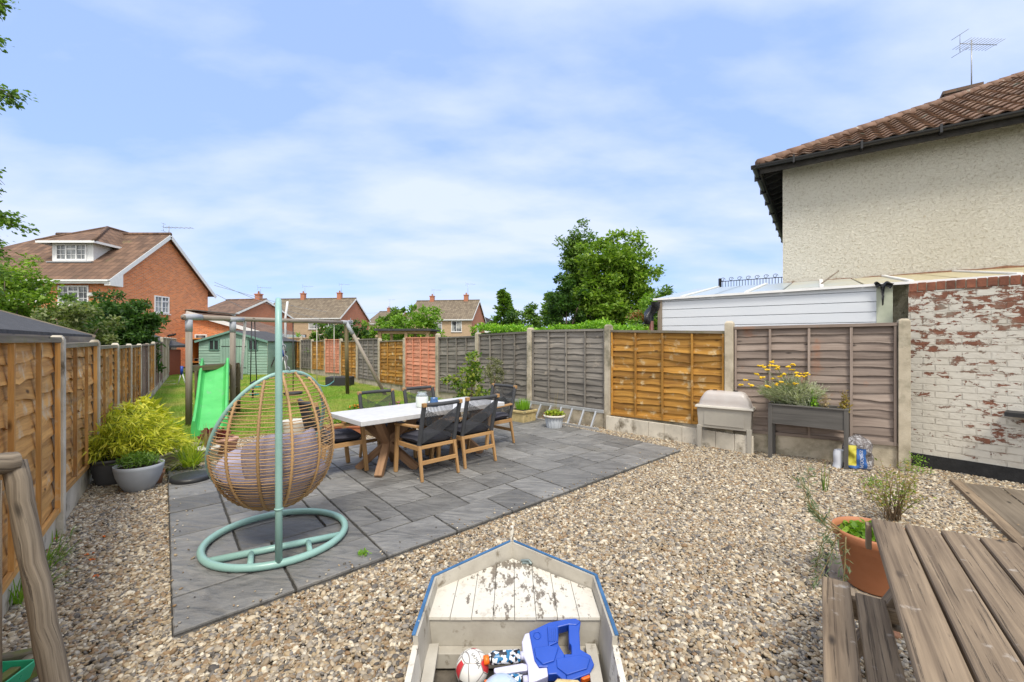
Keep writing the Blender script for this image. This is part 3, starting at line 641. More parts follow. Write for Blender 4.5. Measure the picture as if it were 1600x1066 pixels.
# jars on the table
def jar():
    p = D(660, 641, 5.62); z = TC.z + .6925
    t = thing('candle_jar', 'white glazed jar with a glass neck standing on the table', 'jar', None, (-1.17, 5.66, z))
    m = MB(); m.lathe([(.0, 0), (.07, .002), (.078, .012), (.08, .12), (.076, .14)]); m.build('body', 'white_glaze', t)
    m = MB(); m.lathe([(.076, .14), (.072, .155), (.058, .175), (.058, .195), (.055, .195)]); m.build('neck', 'clear_glass', t)
    m = MB(); m.tube([(.06 * math.cos(a), .06 * math.sin(a), .19) for a in [k * .449 for k in range(14)]], .003, 5, closed=True); m.build('wire', 'metal_grey', t)
    m = MB(); m.lathe([(.0, .0), (.05, .001), (.058, .02), (.055, .06), (.045, .10), (.05, .115), (.046, .113), (.04, .10), (.05, .06), (.052, .02), (.0, .01)])
    o = m.build('glass_tumbler', 'blue_glass'); o.location = (-1.02, 5.70, z); tag(o, 'small blue glass tumbler beside the white jar', 'glass')

jar()

# ------------------------------------------------------------------ hanging egg chair
def egg_chair():
    C0 = Vector((-1.83, 3.40, .05)); pd = Vector((.485, -.875, 0)); ch = Vector((.875, .485, 0)); Rr = .49
    t = thing('egg_chair', 'hanging rattan egg chair on a mint green stand with a round base', 'egg chair', None, C0)
    m = MB(); m.tube([(Rr * math.cos(k * .0982), Rr * math.sin(k * .0982), .03) for k in range(64)], .026, 12, closed=True); m.build('base_ring', 'mint', t)
    for a in (.6, 1.9, 3.3, 4.6, 5.6):
        m = MB(); m.lathe([(.02, 0), (.022, .02)], (Rr * math.cos(a), Rr * math.sin(a), -.002), 10); m.build('foot_pad', 'rubber', t)
    m = MB(); o = pd * .22; h = math.sqrt(Rr ** 2 - .22 ** 2); z = Vector((0, 0, .03)); m.tube([o - ch * h + z, o + ch * h + z], .024, 10)
    for k in (-.17, .20): m.tube([o + ch * k + z, pd * math.sqrt(Rr ** 2 - k * k) + ch * k + z], .02, 8)
    m.build('cross_bar', 'mint', t)
    m = MB(); P0 = pd * Rr; path = [P0 + ZU * .02, P0 + ZU * .5, P0 + ZU * 1.0, P0 + ZU * 1.35]
    for k in range(1, 13):
        a = k / 12 * math.pi * .86; path.append(P0 - pd * (.24 * (1 - math.cos(a))) + ZU * (1.35 + .50 * math.sin(min(a, math.pi / 2)) if a < math.pi / 2 else 1.85 - .20 * (1 - math.sin(a))))
    m.tube(path, [.0235] * 4 + [.0235 - .0005 * k for k in range(12)], 12); m.build('pole', 'mint', t)
    m = MB(); m.tube([P0 + ZU * .40, P0 + ZU * .41], .029, 12); m.build('collar', 'mint', t)
    hook = path[-1]
    # egg frame, local axes f (opening) s (side)
    fa = R(146); fd = Vector((math.cos(fa), math.sin(fa), 0)); sd = Vector((-fd.y, fd.x, 0)); E = Vector((-.03, -.01, .83)); a, b, c = .425, .47, .565
    W_ = lambda q: math.sqrt(max(0, 1 - q * q)) * (1 - .10 * q)
    f0, kk = .03, .50
    def pt(q, ph, sc=1.0): w = W_(q) * sc; return E + fd * (-b * w * math.cos(ph)) + sd * (a * w * math.sin(ph)) + ZU * (c * q * sc)
    def pmax(q):
        w = b * W_(q)
        if w < 1e-4: return 0
        x = -(f0 - kk * c * q) / w
        return math.acos(max(-1, min(1, x)))
    qs = [-.97 + 1.96 * k / 60 for k in range(61)]; qr = [q for q in qs if 0.02 < pmax(q) < math.pi - .02]
    # pipe rim following the opening
    left = [pt(q, pmax(q)) for q in qr]; right = [pt(q, -pmax(q)) for q in qr]
    rim = left + right[::-1]
    m = MB(); m.tube(rim, .015, 10, closed=True); m.build('rim', 'mint', t)
    m = MB()
    for k in range(48):
        q = -.965 + 1.90 * (k / 47) ** 1.12; pm = pmax(q)
        if pm < .05: continue
        n = 22; path = [pt(q + .006 * math.sin(k * 2.1 + i), -pm + 2 * pm * i / n) for i in range(n + 1)]
        m.tube(path, .0036, 5, closed=False, cap=False, r=rng.random())
    m.build('rattan_strands', 'rattan', t)
    for j in range(8):
        ph = R(-98 + 28 * j); path = []; rad = []; n = 78
        for i in range(n + 1):
            q = -.985 + 1.96 * i / n
            if pmax(q) > abs(ph): path.append(pt(q, ph)); rad.append(.0135 if i % 2 else .0075)
        m = MB()
        if len(path) > 3: m.tube(path, rad, 7); m.build('rattan_rib', 'rattan', t)
    m = MB(); m.tube([pt(-.985, k * .314, 1) for k in range(20)], .010, 6, closed=True); m.tube([pt(qs[-1] * .99, 0), pt(qs[-1] * .99, 0) + ZU * .04], .012, 6); m.build('rattan_hub', 'rattan', t)
    m = MB(); top = right[-1]; mid = (left[-1] + right[-1]) / 2; m.tube([mid, hook], .006, 6)
    for k in range(5): m.tube([mid.lerp(hook, k / 5) + Vector((math.cos(x) * .014, 0, math.sin(x) * .02 + .02)) for x in [y * .785 for y in range(8)]], .004, 5, closed=True)
    m.build('hanging_chain', 'metal_grey', t)
    # cushions rest in the shell
    def cush(fn, name, lab, n=26):
        m = MB(); m.grid(fn, n, n, closeu=True); o = m.build(name, 'lavender'); o.location = C0; tag(o, lab, 'cushion'); return o
    def seat(u, v):
        al = u * 2 * math.pi
        if v < .62: q = -.955 + .46 * (v / .62) ** .8; r = W_(q) * .955; z = c * q
        else: k2 = (v - .62) / .38; q = -.495; r = W_(q) * .955 * math.cos(k2 * math.pi / 2) ** .6; z = c * q + .05 * math.sin(k2 * math.pi / 2) + .012 * math.sin(al * 3) * (1 - k2)
        cx = math.cos(al); r *= 1 + .015 * math.sin(al * 7); fr = max(0, cx) * r
        return E + fd * (b * r * cx * (.97 if cx > 0 else 1)) + sd * (a * r * math.sin(al)) + ZU * (z + .13 * fr * min(1, v / .6))
    def seat_old(u, v):
        al = u * 2 * math.pi; be = (v - .5) * math.pi; x, y, z = math.cos(be) * math.cos(al), math.cos(be) * math.sin(al), math.sin(be)
        z = math.copysign(abs(z) ** .7, z) ; k = 1 + .03 * math.sin(5 * al) * math.cos(3 * be); q = Vector((x, y, z)) * k
        sh = .93; zz_ = -.50 + q.z * .235 * 1.0; w = min(1, W_(max(-.97, (zz_ - .10 * (1 - q.z) * .5) / c)) + .05)
        return E + fd * (q.x * .46 * min(w, .96) + .06 * (1 + q.z) * .5 + .02) + sd * (q.y * .43 * min(w, .96)) + ZU * (zz_ * .68 - .03 + .03 * math.sin(al * 3) * (1 if q.z > 0 else 0))
    cush(seat, 'seat_cushion', 'puffy lavender seat cushion filling the bottom of the egg chair')
    def back(u, v):
        al = u * 2 * math.pi; be = (v - .5) * math.pi; ce = math.cos(be)
        sx = math.copysign(abs(math.cos(al)) ** .45, math.cos(al)) * (abs(ce) ** .55); sz = math.copysign(abs(math.sin(al)) ** .45, math.sin(al)) * (abs(ce) ** .55); th = math.sin(be)
        bend = -.30 + .16 * sx * sx; return E + fd * (bend - th * .065 * (1.2 - .5 * sx * sx) - .06 * sz * -1 * .6) + sd * (sx * .285 + .01) + ZU * (-.125 + sz * .155 + .02 * math.sin(sx * 5))
    cush(back, 'back_cushion', 'lavender back pillow leaning inside the egg chair')
    return t
egg_chair()

# ------------------------------------------------------------------ picnic table, boat sandpit, toys, log frame
wood('wood_old', (.30, .225, .15), (.09, .062, .04), rv=.25, grain=34, along=1.0, bump=1.0, moss=((.50, .46, .42), 11, .63), cracks=True)
wood('wood_log', (.30, .245, .18), (.08, .06, .042), rv=.1, grain=60, along=1.6, bump=1.0, cracks=True)
def picnic():
    e1 = Vector((.576, .817, 0)); e2 = Vector((.817, -.576, 0)); T0 = Vector((1.795, 2.176, 0)); L = 1.75
    org = T0 - e1 * L; t = thing('picnic_table', 'weathered plank picnic table with an attached bench', 'picnic table', None, org)
    z = .72; wb = .118
    for k in range(6):
        m = MB(); n = 14; s0 = e2 * (k * (wb + .008)); en = rng.uniform(-.012, .012) - (.0 if k else 0)
        m.box(s0 + e2 * wb / 2 + e1 * (L / 2 + en) + ZU * (z - .02), (L, wb, .04), (e1, e2, ZU)); m.build('top_board', 'wood_old', t, bevel=.009)
    m = MB()
    for q in (.12, L - .22):
        m.box(e1 * q + e2 * .38 + ZU * (z - .085), (.045, .70, .09), (e1, e2, ZU)); m.box(e1 * q + e2 * .32 + ZU * .35, (.045, 1.0, .09), (e1, e2, ZU))
        for sx in (-1, 1): m.beam(e1 * (q + .045) + e2 * (.38 + sx * .18) + ZU * .68, e1 * (q + .045) + e2 * (.38 + sx * .52), .045, .095, up=e1)
    m.build('trestle', 'wood_old', t, bevel=.004)
    for k in range(2):
        m = MB(); Lb = L - .12 - .06 * k; c = -.2 + k * .128 + .0
        m.box(e2 * (c + .055) + e1 * (Lb / 2) + ZU * (.42 - .02 - k * .012), (Lb, .112, .04), (e1, e2, ZU)); m.build('bench_board', 'wood_old', t, bevel=.008)
    m = MB(); m.box(e1 * (L - .03) + e2 * -.012 + ZU * (z - .085), (.05, .022, .12), (e1, e2, ZU)); m.build('end_block', 'wood_old', t, bevel=.003)
picnic()

s = NT('boat_paint'); v = s.vec('obj'); vv = s.vec('uv', (1, 1, 1)); n1_ = s.noise(s.vec('obj', (1.7, .75, 1)), 15, 8, .72); n2_ = s.noise(v, 2.3, 4)
base = s.mix(n2_, (.55, .52, .45), (.70, .67, .60)); mk = s.ramp(s.math('ADD', s.math('MULTIPLY', n1_, .75), s.math('MULTIPLY', n2_, .35)), [(.605, 0.0), (.622, 1.0)])
c = s.mix(mk, base, s.mix(s.noise(v, 40, 3), (.10, .085, .07), (.27, .23, .18))); c = s.mix(s.ramp(s.noise(v, 16, 6, .8), [(.53, 0.0), (.70, .6)]), c, (.30, .25, .19)); s.base(c); s.rough(.6); s.bump(s.math('MULTIPLY', mk, -1), .4, .003)
surf('boat_beige', [(.3, (.36, .33, .28)), (.6, (.47, .44, .38)), (.8, (.52, .49, .43))], 5, 6, bump=.15, rv=.1, rough=.6, spots=((.17, .14, .10), 9, .60, .10)); surf('blue_trim', [(.3, (.02, .085, .20)), (.7, (.05, .16, .34))], 12, 5, bump=.2, rv=.2, rough=.55, spots=((.35, .36, .34), 16, .66, .03)); plain('toy_blue', (.008, .065, .42), .4); plain('toy_lilac', (.52, .52, .68), .35); plain('toy_orange', (.95, .16, .01), .35)
s = NT('toy_pattern'); v = s.vec('obj'); vo = s.n('ShaderNodeTexVoronoi'); s.l(v, vo.inputs['Vector']); vo.inputs['Scale'].default_value = 75; sc_ = s.n('ShaderNodeSeparateColor'); s.l(vo.outputs['Color'], sc_.inputs[0])
s.base(s.ramp(sc_.outputs[0], [(0, (.01, .01, .015)), (.22, (.02, .16, .34)), (.42, (.75, .76, .78)), (.75, (.6, .62, .66)), (.86, (.03, .03, .04))], 'CONSTANT')); s.rough(.35)
surf('tarp', [(.3, (.06, .05, .04)), (.7, (.17, .145, .115))], 6, bump=.6, bs=9, bd=.03)
plain('steel', (.30, .36, .36), .35, .7)
def boat():
    t = thing('boat_sandpit', 'white wooden boat shaped sandpit with peeling paint and blue rim', 'sandpit', None, (0, 2.0, 0)); o = Vector((0, 2.0, 0))
    # rim outline, prow to stern; right side and left side (x, y), z of rim
    prow = Vector((.0, 2.71)); 
    R_ = [(.455, 2.34), (.452, 1.86)]; Lf = [(-.425, 2.33), (-.425, 1.86)]
    zr = .34
    for side, pl in ((1, R_), (-1, Lf)):
        P = [prow] + [Vector(p) for p in pl]
        for i in range(len(P) - 1):
            a, b = P[i], P[i + 1]; u = (b - a).normalized(); n = Vector((u.y, -u.x)) * (1 if (Vector((u.y, -u.x)).dot((a + b) / 2 - Vector((0, 1.9))) > 0) else -1)
            A = Vector((a.x, a.y, 0)) - o; B = Vector((b.x, b.y, 0)) - o; N = Vector((n.x, n.y, 0)); m = MB(); fl = .03
            zt0 = zr + (.02 if i == 0 else 0); zt1 = zr
            vs = [A - N * fl, B - N * fl, B - N * (fl + .022), A - N * (fl + .022)]; tp = [A + ZU * zt0, B + ZU * zt1, B - N * .022 + ZU * zt1, A - N * .022 + ZU * zt0]
            m.add(vs + tp, [(0, 1, 2, 3), (4, 5, 6, 7), (0, 1, 5, 4), (1, 2, 6, 5), (2, 3, 7, 6), (3, 0, 4, 7)]); m.build('side_board', 'boat_beige', t)
            m = MB(); m.add([x + ZU * .001 for x in (tp[0] + N * .004, tp[1] + N * .004, tp[2] + N * .010, tp[3] + N * .010)] + [x + ZU * .006 for x in (tp[0] + N * .004, tp[1] + N * .004, tp[2] + N * .010, tp[3] + N * .010)] + [tp[0] + N * .0045 - ZU * .035, tp[1] + N * .0045 - ZU * .035],
                            [(4, 5, 6, 7), (0, 1, 5, 4), (2, 3, 7, 6), (1, 2, 6, 5), (3, 0, 4, 7), (8, 9, 1, 0)]); m.build('rim_trim', 'blue_trim', t)
        # lower white side towards the stern
        b = P[-1]; B = Vector((b.x, b.y, 0)) - o; E_ = Vector((b.x * .90, 1.10, 0)) - o; m = MB(); sx = side
        vs = [B - Vector((sx * .03, 0, 0)), E_ - Vector((sx * .03, 0, 0)), E_ + ZU * .24, B + ZU * .30]; off = Vector((-sx * .024, 0, 0))
        m.add(vs + [x + off for x in vs], [(0, 1, 2, 3), (4, 5, 6, 7), (0, 1, 5, 4), (1, 2, 6, 5), (2, 3, 7, 6), (3, 0, 4, 7)]); m.build('stern_board', 'boat_paint', t)
        m = MB(); m.beam(Vector((sx * .37, 2.05, .165)) - o, Vector((sx * .32, 1.2, .15)) - o, .05, .02); m.build('side_rail', 'boat_beige', t)
    m = MB(); m.box(Vector((0, 2.70, .23)) - o, (.02, .035, .44)); m.build('prow_post', 'boat_paint', t, bevel=.003)
    # planked foredeck
    yE = 2.085; n = 8; x0, x1 = -.40, .425
    def ylim(x): return 2.655 - (abs(x) * (.80 if x < 0 else .77)) if abs(x) < .5 else yE
    for k in range(n):
        a = x0 + (x1 - x0) * k / n + .0012; b = x0 + (x1 - x0) * (k + 1) / n - .0012; m = MB(); z = .262 + rng.uniform(-.0015, .0015)
        xs = [a, 0, b] if a < 0 < b else [a, b]; pts = [(a, yE, z), (b, yE, z)] + [(x, min(ylim(x), 2.65) - .005, z) for x in xs[::-1]]
        m.prism([Vector(p) - o for p in pts], (0, 0, .016)); m.build('deck_plank', 'boat_paint', t, bevel=.0015)
    m = MB(); m.box(Vector((.01, yE + .02, .19)) - o, (.83, .02, .145)); m.build('bulkhead', 'boat_beige', t)
    m = MB(); m.box(Vector((.01, yE - .02, .10)) - o, (.80, .055, .07)); m.build('ledge', 'boat_beige', t, bevel=.003)
    m = MB(); m.grid(lambda a, b: Vector(((a - .5) * .80 + .01, yE - b * 1.0, .052 + .012 * mnoise.noise(Vector((a * 7, b * 8, 1))) + .006 * mnoise.noise(Vector((a * 21, b * 24, 1))))) - o, 40, 44); m.build('floor_sheet', 'tarp', t)
    m = MB(); c = Vector((.075, 2.585, .285)) - o; m.tube([c + Vector((-.02, .02, 0)), c + Vector((.025, .0, .012)), c + Vector((.04, -.02, .0))], .009, 8); m.box(c + Vector((.01, .008, -.003)), (.05, .03, .01)); m.build('latch', 'steel', t, bevel=.002)
boat()
def blaster():
    # body outline drawn in its own plane, lying across the sandpit against the ledge
    c = Vector((.135, 1.965, .185)); ex = Vector((1, 0, 0)); nz = Vector((.0, -.42, .907)).normalized(); ey = nz.cross(ex); k = 1 / 1400.0 * 1.20
    t = thing('water_blaster', 'blue and white toy water blaster lying in the boat sandpit', 'toy', None, c)
    def P(x, y, w=0): return ex * ((x - 1000) * k * .58) + ey * (-(y - 350) * k * .58) + nz * w
    sc = 1
    # coordinates from a 1600 px wide look at the toy
    def slab(name, pts, th, w0, mat, bv=.004):
        m = MB(); m.prism([P(x, y, w0) for x, y in pts], nz * th); return m.build(name, mat, t, bevel=bv)
    up = [(890, 190), (1080, 105), (1250, 72), (1340, 66), (1385, 95), (1360, 180), (1355, 235), (1345, 345), (1430, 395), (1450, 470), (1400, 540), (1220, 600), (1160, 590), (1110, 545), (1040, 550), (1035, 490), (960, 490), (925, 430), (910, 330)]
    hole = [(1165, 150), (1265, 125), (1255, 225), (1250, 290), (1268, 310), (1262, 385), (1195, 385), (1150, 300), (1160, 220)]
    # body with the grip opening: split into a ring of quads
    body = MB()
    top = [(890, 190), (1080, 105), (1250, 72), (1340, 66), (1385, 95), (1340, 130), (1265, 125), (1165, 150), (1160, 220), (1150, 300), (1195, 385), (1195, 600), (1160, 590), (1110, 545), (1040, 550), (1035, 490), (960, 490), (925, 430), (910, 330)]
    bot = [(1195, 385), (1262, 385), (1268, 310), (1250, 290), (1255, 225), (1265, 125), (1340, 130), (1385, 95), (1360, 180), (1355, 235), (1345, 345), (1430, 395), (1450, 470), (1400, 540), (1220, 600), (1195, 600)]
    body.prism([P(x, y, -.02) for x, y in top], nz * .055); body.prism([P(x, y, -.0195) for x, y in bot], nz * .054); body.build('body', 'toy_blue', t, bevel=.004)
    slab('side_panel', [(1060, 150), (1160, 130), (1150, 290), (1060, 330)], .012, .032, 'toy_blue', .003)
    slab('side_panel', [(930, 340), (1060, 325), (1150, 330), (1100, 450), (1000, 480), (940, 420)], .012, .032, 'toy_blue', .003)
    slab('side_panel', [(1120, 430), (1330, 400), (1420, 430), (1380, 510), (1200, 560), (1120, 500)], .010, .032, 'toy_blue', .003)
    for q in range(4): slab('vent_rib', [(1078 + q * 20, 165), (1088 + q * 20, 165), (1080 + q * 20, 290), (1070 + q * 20, 292)], .004, .044, 'toy_blue', 0)
    m = MB(); m.tube([P(962 + 32 * math.cos(a), 225 + 32 * math.sin(a), .036) for a in [x * .4488 for x in range(14)]], .003, 6, closed=True); m.build('round_badge', 'toy_blue', t)
    slab('front_housing', [(850, 205), (890, 195), (912, 330), (930, 440), (965, 495), (1035, 490), (1040, 560), (930, 600), (870, 610), (865, 470), (830, 400), (818, 280)], .05, -.018, 'toy_lilac')
    slab('lower_arm', [(570, 480), (820, 440), (870, 450), (865, 500), (600, 535), (570, 510)], .03, -.012, 'toy_lilac')
    slab('trigger_guard', [(880, 610), (930, 640), (1170, 610), (1215, 585), (1200, 650), (1050, 680), (880, 650)], .035, -.014, 'toy_blue')
    for y0, y1, x0, x1 in ((395, 380, 525, 800), (590, 575, 545, 820)):
        m = MB(); m.tube([P(x0, y0 + 14, .015), P(x0 + 40, y0, .015), P(x1, y1, .015)], [.022, .027, .027], 16); m.build('water_tank', 'toy_pattern', t)
        m = MB(); m.tube([P(x1, y1, .015), P(x1 + 45, y1 - 6, .015)], .017, 12); m.build('tank_neck', 'toy_lilac', t)
        m = MB(); m.tube([P(x0 - 48, y0 + 22, .015), P(x0 - 2, y0 + 14, .015)], [.019, .018], 12); m.build('nozzle', 'toy_orange', t)
    slab('filler_cap', [(1290, 545), (1390, 520), (1405, 560), (1340, 580)], .03, -.005, 'toy_orange'); m = MB(); m.tube([P(1425 + 14 * math.cos(a), 520 + 14 * math.sin(a), .01) for a in [x * .7854 for x in range(8)]], .003, 6, closed=True); m.build('cap_loop', 'toy_orange', t)
blaster()
s = NT('football'); v = s.vec('obj'); vo = s.n('ShaderNodeTexVoronoi', feature='DISTANCE_TO_EDGE'); s.l(v, vo.inputs['Vector']); vo.inputs['Scale'].default_value = 16
vc = s.n('ShaderNodeTexVoronoi'); s.l(v, vc.inputs['Vector']); vc.inputs['Scale'].default_value = 21; sc_ = s.n('ShaderNodeSeparateColor'); s.l(vc.outputs['Color'], sc_.inputs[0])
c = s.ramp(sc_.outputs[0], [(0, (.55, .04, .05)), (.16, (.05, .03, .035)), (.24, (.74, .73, .70))], 'CONSTANT'); c = s.mix(s.ramp(vo.outputs[0], [(.02, 1.0), (.05, 0.0)]), c, (.25, .23, .22)); s.base(c); s.rough(.4)
s = NT('blue_ball'); s.base(s.ramp(s.noise(s.vec('obj'), 9, 4), [(.42, (.42, .52, .66)), (.55, (.50, .60, .72)), (.62, (.06, .14, .38))])); s.rough(.35)
m = MB(); r_ = .074; m.lathe([(r_ * math.sin(k * math.pi / 20), -r_ * math.cos(k * math.pi / 20)) for k in range(21)], seg=36); o = m.build('football', 'football'); o.location = (-.178, 1.95, .135); tag(o, 'white football with red and dark patches beside the water blaster', 'ball')
def ball_text():
    cu = bpy.data.curves.new('lettering', 'FONT'); cu.body = 'SAMBA'; cu.size = .022; cu.extrude = .0002
    ob = bpy.data.objects.new('tmp', cu); COL.objects.link(ob); dg = bpy.context.evaluated_depsgraph_get(); me = bpy.data.meshes.new_from_object(ob.evaluated_get(dg)); bpy.data.objects.remove(ob)
    w = max(v.co.x for v in me.vertices); n0 = Vector((.30, -.45, .85)).normalized(); ux = Vector((.55, -.60, -.52)); ux = (ux - n0 * ux.dot(n0)).normalized(); uy = n0.cross(ux)
    for v in me.vertices:
        a = (v.co.x - w / 2) / r_; b = (v.co.y - .01) / r_; p = (n0 * math.cos(a) + ux * math.sin(a)) * math.cos(b) + uy * math.sin(b); v.co = p * (r_ + .0006 + v.co.z)
    q = bpy.data.objects.new('lettering', me); COL.objects.link(q); q.parent = o; me.materials.append(MATS['rubber'])
ball_text()
m = MB(); r2 = .09; m.lathe([(r2 * math.sin(k * math.pi / 20), -r2 * math.cos(k * math.pi / 20)) for k in range(21)], seg=32); o2 = m.build('beach_ball', 'blue_ball'); o2.location = (-.045, 1.80, .115); tag(o2, 'pale blue marbled ball in front of the water blaster', 'ball')
surf('sponge', [(.4, (.55, .40, .18)), (.6, (.68, .55, .30))], 20, bump=.6)
m = MB(); m.tube([(0, 0, 0), (.02, 0, .006), (.10, -.01, .008), (.13, -.012, 0)], [.016, .03, .03, .015], 12); o3 = m.build('sandy_lump', 'sponge'); o3.location = (.17, 1.80, .16); tag(o3, 'pale tan rounded block lying under the water blaster', 'toy')

def log_frame():
    t = thing('log_frame', 'leaning round log with a log rail at the left edge of the gravel', 'log frame', None, (-1.75, 1.6, 0)); o = Vector((-1.75, 1.6, 0))
    T = Vector((-2.03, 1.78, 1.09)); B_ = Vector((-1.60, 1.50, .0))
    A = D(22, 722, 1.78); Bp = D(90, 1085, 1.70); Bp = A + (Bp - A) * (A.z / (A.z - Bp.z)) if Bp.z > 0 else Bp
    m = MB(); n = 14; m.tube([A.lerp(Bp, k / n) - o + Vector((.0025 * math.sin(k * 1.3), 0, 0)) for k in range(n + 1)], [.037 + .006 * k / n + .0012 * math.sin(k * 2.2) for k in range(n + 1)], 18); m.build('leaning_post', 'wood_log', t, bevel=.003)
    m = MB(); C_ = D(-120, 740, 1.55); n = 8; m.tube([(A + Vector((.01, .0, .0))).lerp(C_, k / n) - o for k in range(n + 1)], [.042 + .002 * math.sin(k * 1.7) for k in range(n + 1)], 18); m.build('top_rail', 'wood_log', t, bevel=.003)
    m = MB(); q = D(4, 800, 1.72); m.tube([Vector((q.x - .01, q.y, 1.05)) - o, Vector((q.x - .01, q.y, 0)) - o], .006, 8); m.build('rod', 'wood_log', t)
log_frame()
def sandbox():
    a = G(62, 1015, .12); t = thing('timber_planter', 'low mossy timber edged bed at the bottom left corner', 'planter', None, (a.x, a.y, 0)); o = Vector((a.x, a.y, 0))
    u = Vector((-.93, -.36, 0)).normalized(); w = Vector((.12, -.99, 0)).normalized()
    m = MB(); m.beam(Vector((0, 0, .06)), u * 1.3 + ZU * .06, .05, .13); m.build('rail', 'wood_mossy', t, bevel=.005)
    m = MB(); m.beam(Vector((0, 0, .062)) + w * .03, w * 1.2 + ZU * .062, .045, .12); m.build('rail', 'wood_mossy', t, bevel=.005)
    m = MB(); m.add([(0, 0, .06), (u * 1.3 + ZU * .06), (u * 1.3 + w * 1.2 + ZU * .06), (w * 1.2 + ZU * .06)], [(0, 1, 2, 3)]); m.build('bed', 'earth_dark', t)
    b = G(0, 1052, .14); m = MB(); c = Vector((b.x - .05, b.y - .03, .0)); m2 = MB(); q = Vector((.93, .10, 0)).normalized(); q2 = Vector((-q.y, q.x, 0))
    for (w0, w1, z0, z1) in ((.24, .28, .07, .145),):
        P_ = lambda i, j, s_, z: c + q * (i * s_ / 2) + q2 * (j * s_ * .35) + ZU * z; vs = [P_(i, j, w0, z0) for i, j in ((-1, -1), (1, -1), (1, 1), (-1, 1))] + [P_(i, j, w1, z1) for i, j in ((-1, -1), (1, -1), (1, 1), (-1, 1))] + [P_(i, j, w1 - .02, z1) for i, j in ((-1, -1), (1, -1), (1, 1), (-1, 1))] + [P_(i, j, w0 - .02, z0 + .01) for i, j in ((-1, -1), (1, -1), (1, 1), (-1, 1))]
        fs = [(0, 1, 2, 3), (12, 13, 14, 15)]
        for k in range(4):
            l = (k + 1) % 4; fs += [(k, l, 4 + l, 4 + k), (4 + k, 4 + l, 8 + l, 8 + k), (8 + k, 8 + l, 12 + l, 12 + k)]
        m.add(vs, fs)
    x = m.build('plastic_trough', 'green_plastic', bevel=.004); tag(x, 'small bright green plastic trough at the left bottom corner', 'trough')

sandbox()
surf('pale_green', [(.3, (.40, .44, .34)), (.7, (.52, .55, .44))], 6); s = NT('black_bag'); s.base((.02, .021, .024)); s.rough(.25); s.bump(s.noise(s.vec('obj'), 18, 4), .9, .02); plain('brown_pipe', (.14, .055, .045), .4)
wood('wood_tan', (.19, .155, .115), (.09, .07, .05), rv=.2)
surf('bare_brick', [(.3, (.13, .05, .032)), (.7, (.30, .11, .06))], 9, bump=.5, rv=.6)
brickm('brick_old', (.20, .12, .08), (.15, .09, .065), (.12, .11, .09), bump=.6)
surf('terracotta', [(.3, (.30, .10, .045)), (.7, (.42, .16, .075))], 5, bump=.15, rv=.1)
# ------------------------------------------------------------------ buildings
brickm('brick_orange', (.95, .29, .08), (.60, .16, .05), (.66, .46, .32), bump=.25)
brickm('brick_red', (.60, .19, .09), (.48, .15, .07), (.30, .24, .19), bump=.2)
brickm('brick_buff', (.60, .42, .25), (.50, .34, .20), (.38, .32, .25), bump=.2)
tilem('tile_brown', (.22, .13, .085), (.10, .06, .042), per=.30, row=.34)
tilem('tile_grey', (.23, .185, .13), (.13, .10, .07), per=.30, row=.36, moss=(.30, .20, .07), mt=.66)
plain('white_paint', (.78, .79, .79), .5); plain('white_frame', (.80, .80, .80), .35); plain('black_gutter', (.018, .018, .02), .35)
s = NT('pane'); f = s.noise(s.vec('obj'), .9, 3); s.base(s.ramp(f, [(.40, (.025, .03, .035)), (.5, (.22, .24, .25)), (.6, (.45, .46, .44))])); s.rough(.08); s.b.inputs['Specular IOR Level'].default_value = .8
s = NT('pane_dark'); s.base((.03, .033, .037)); s.rough(.07); s.b.inputs['Specular IOR Level'].default_value = .8
surf('felt', [(.3, (.035, .036, .04)), (.7, (.075, .075, .08))], 9, bump=.4, bs=120)

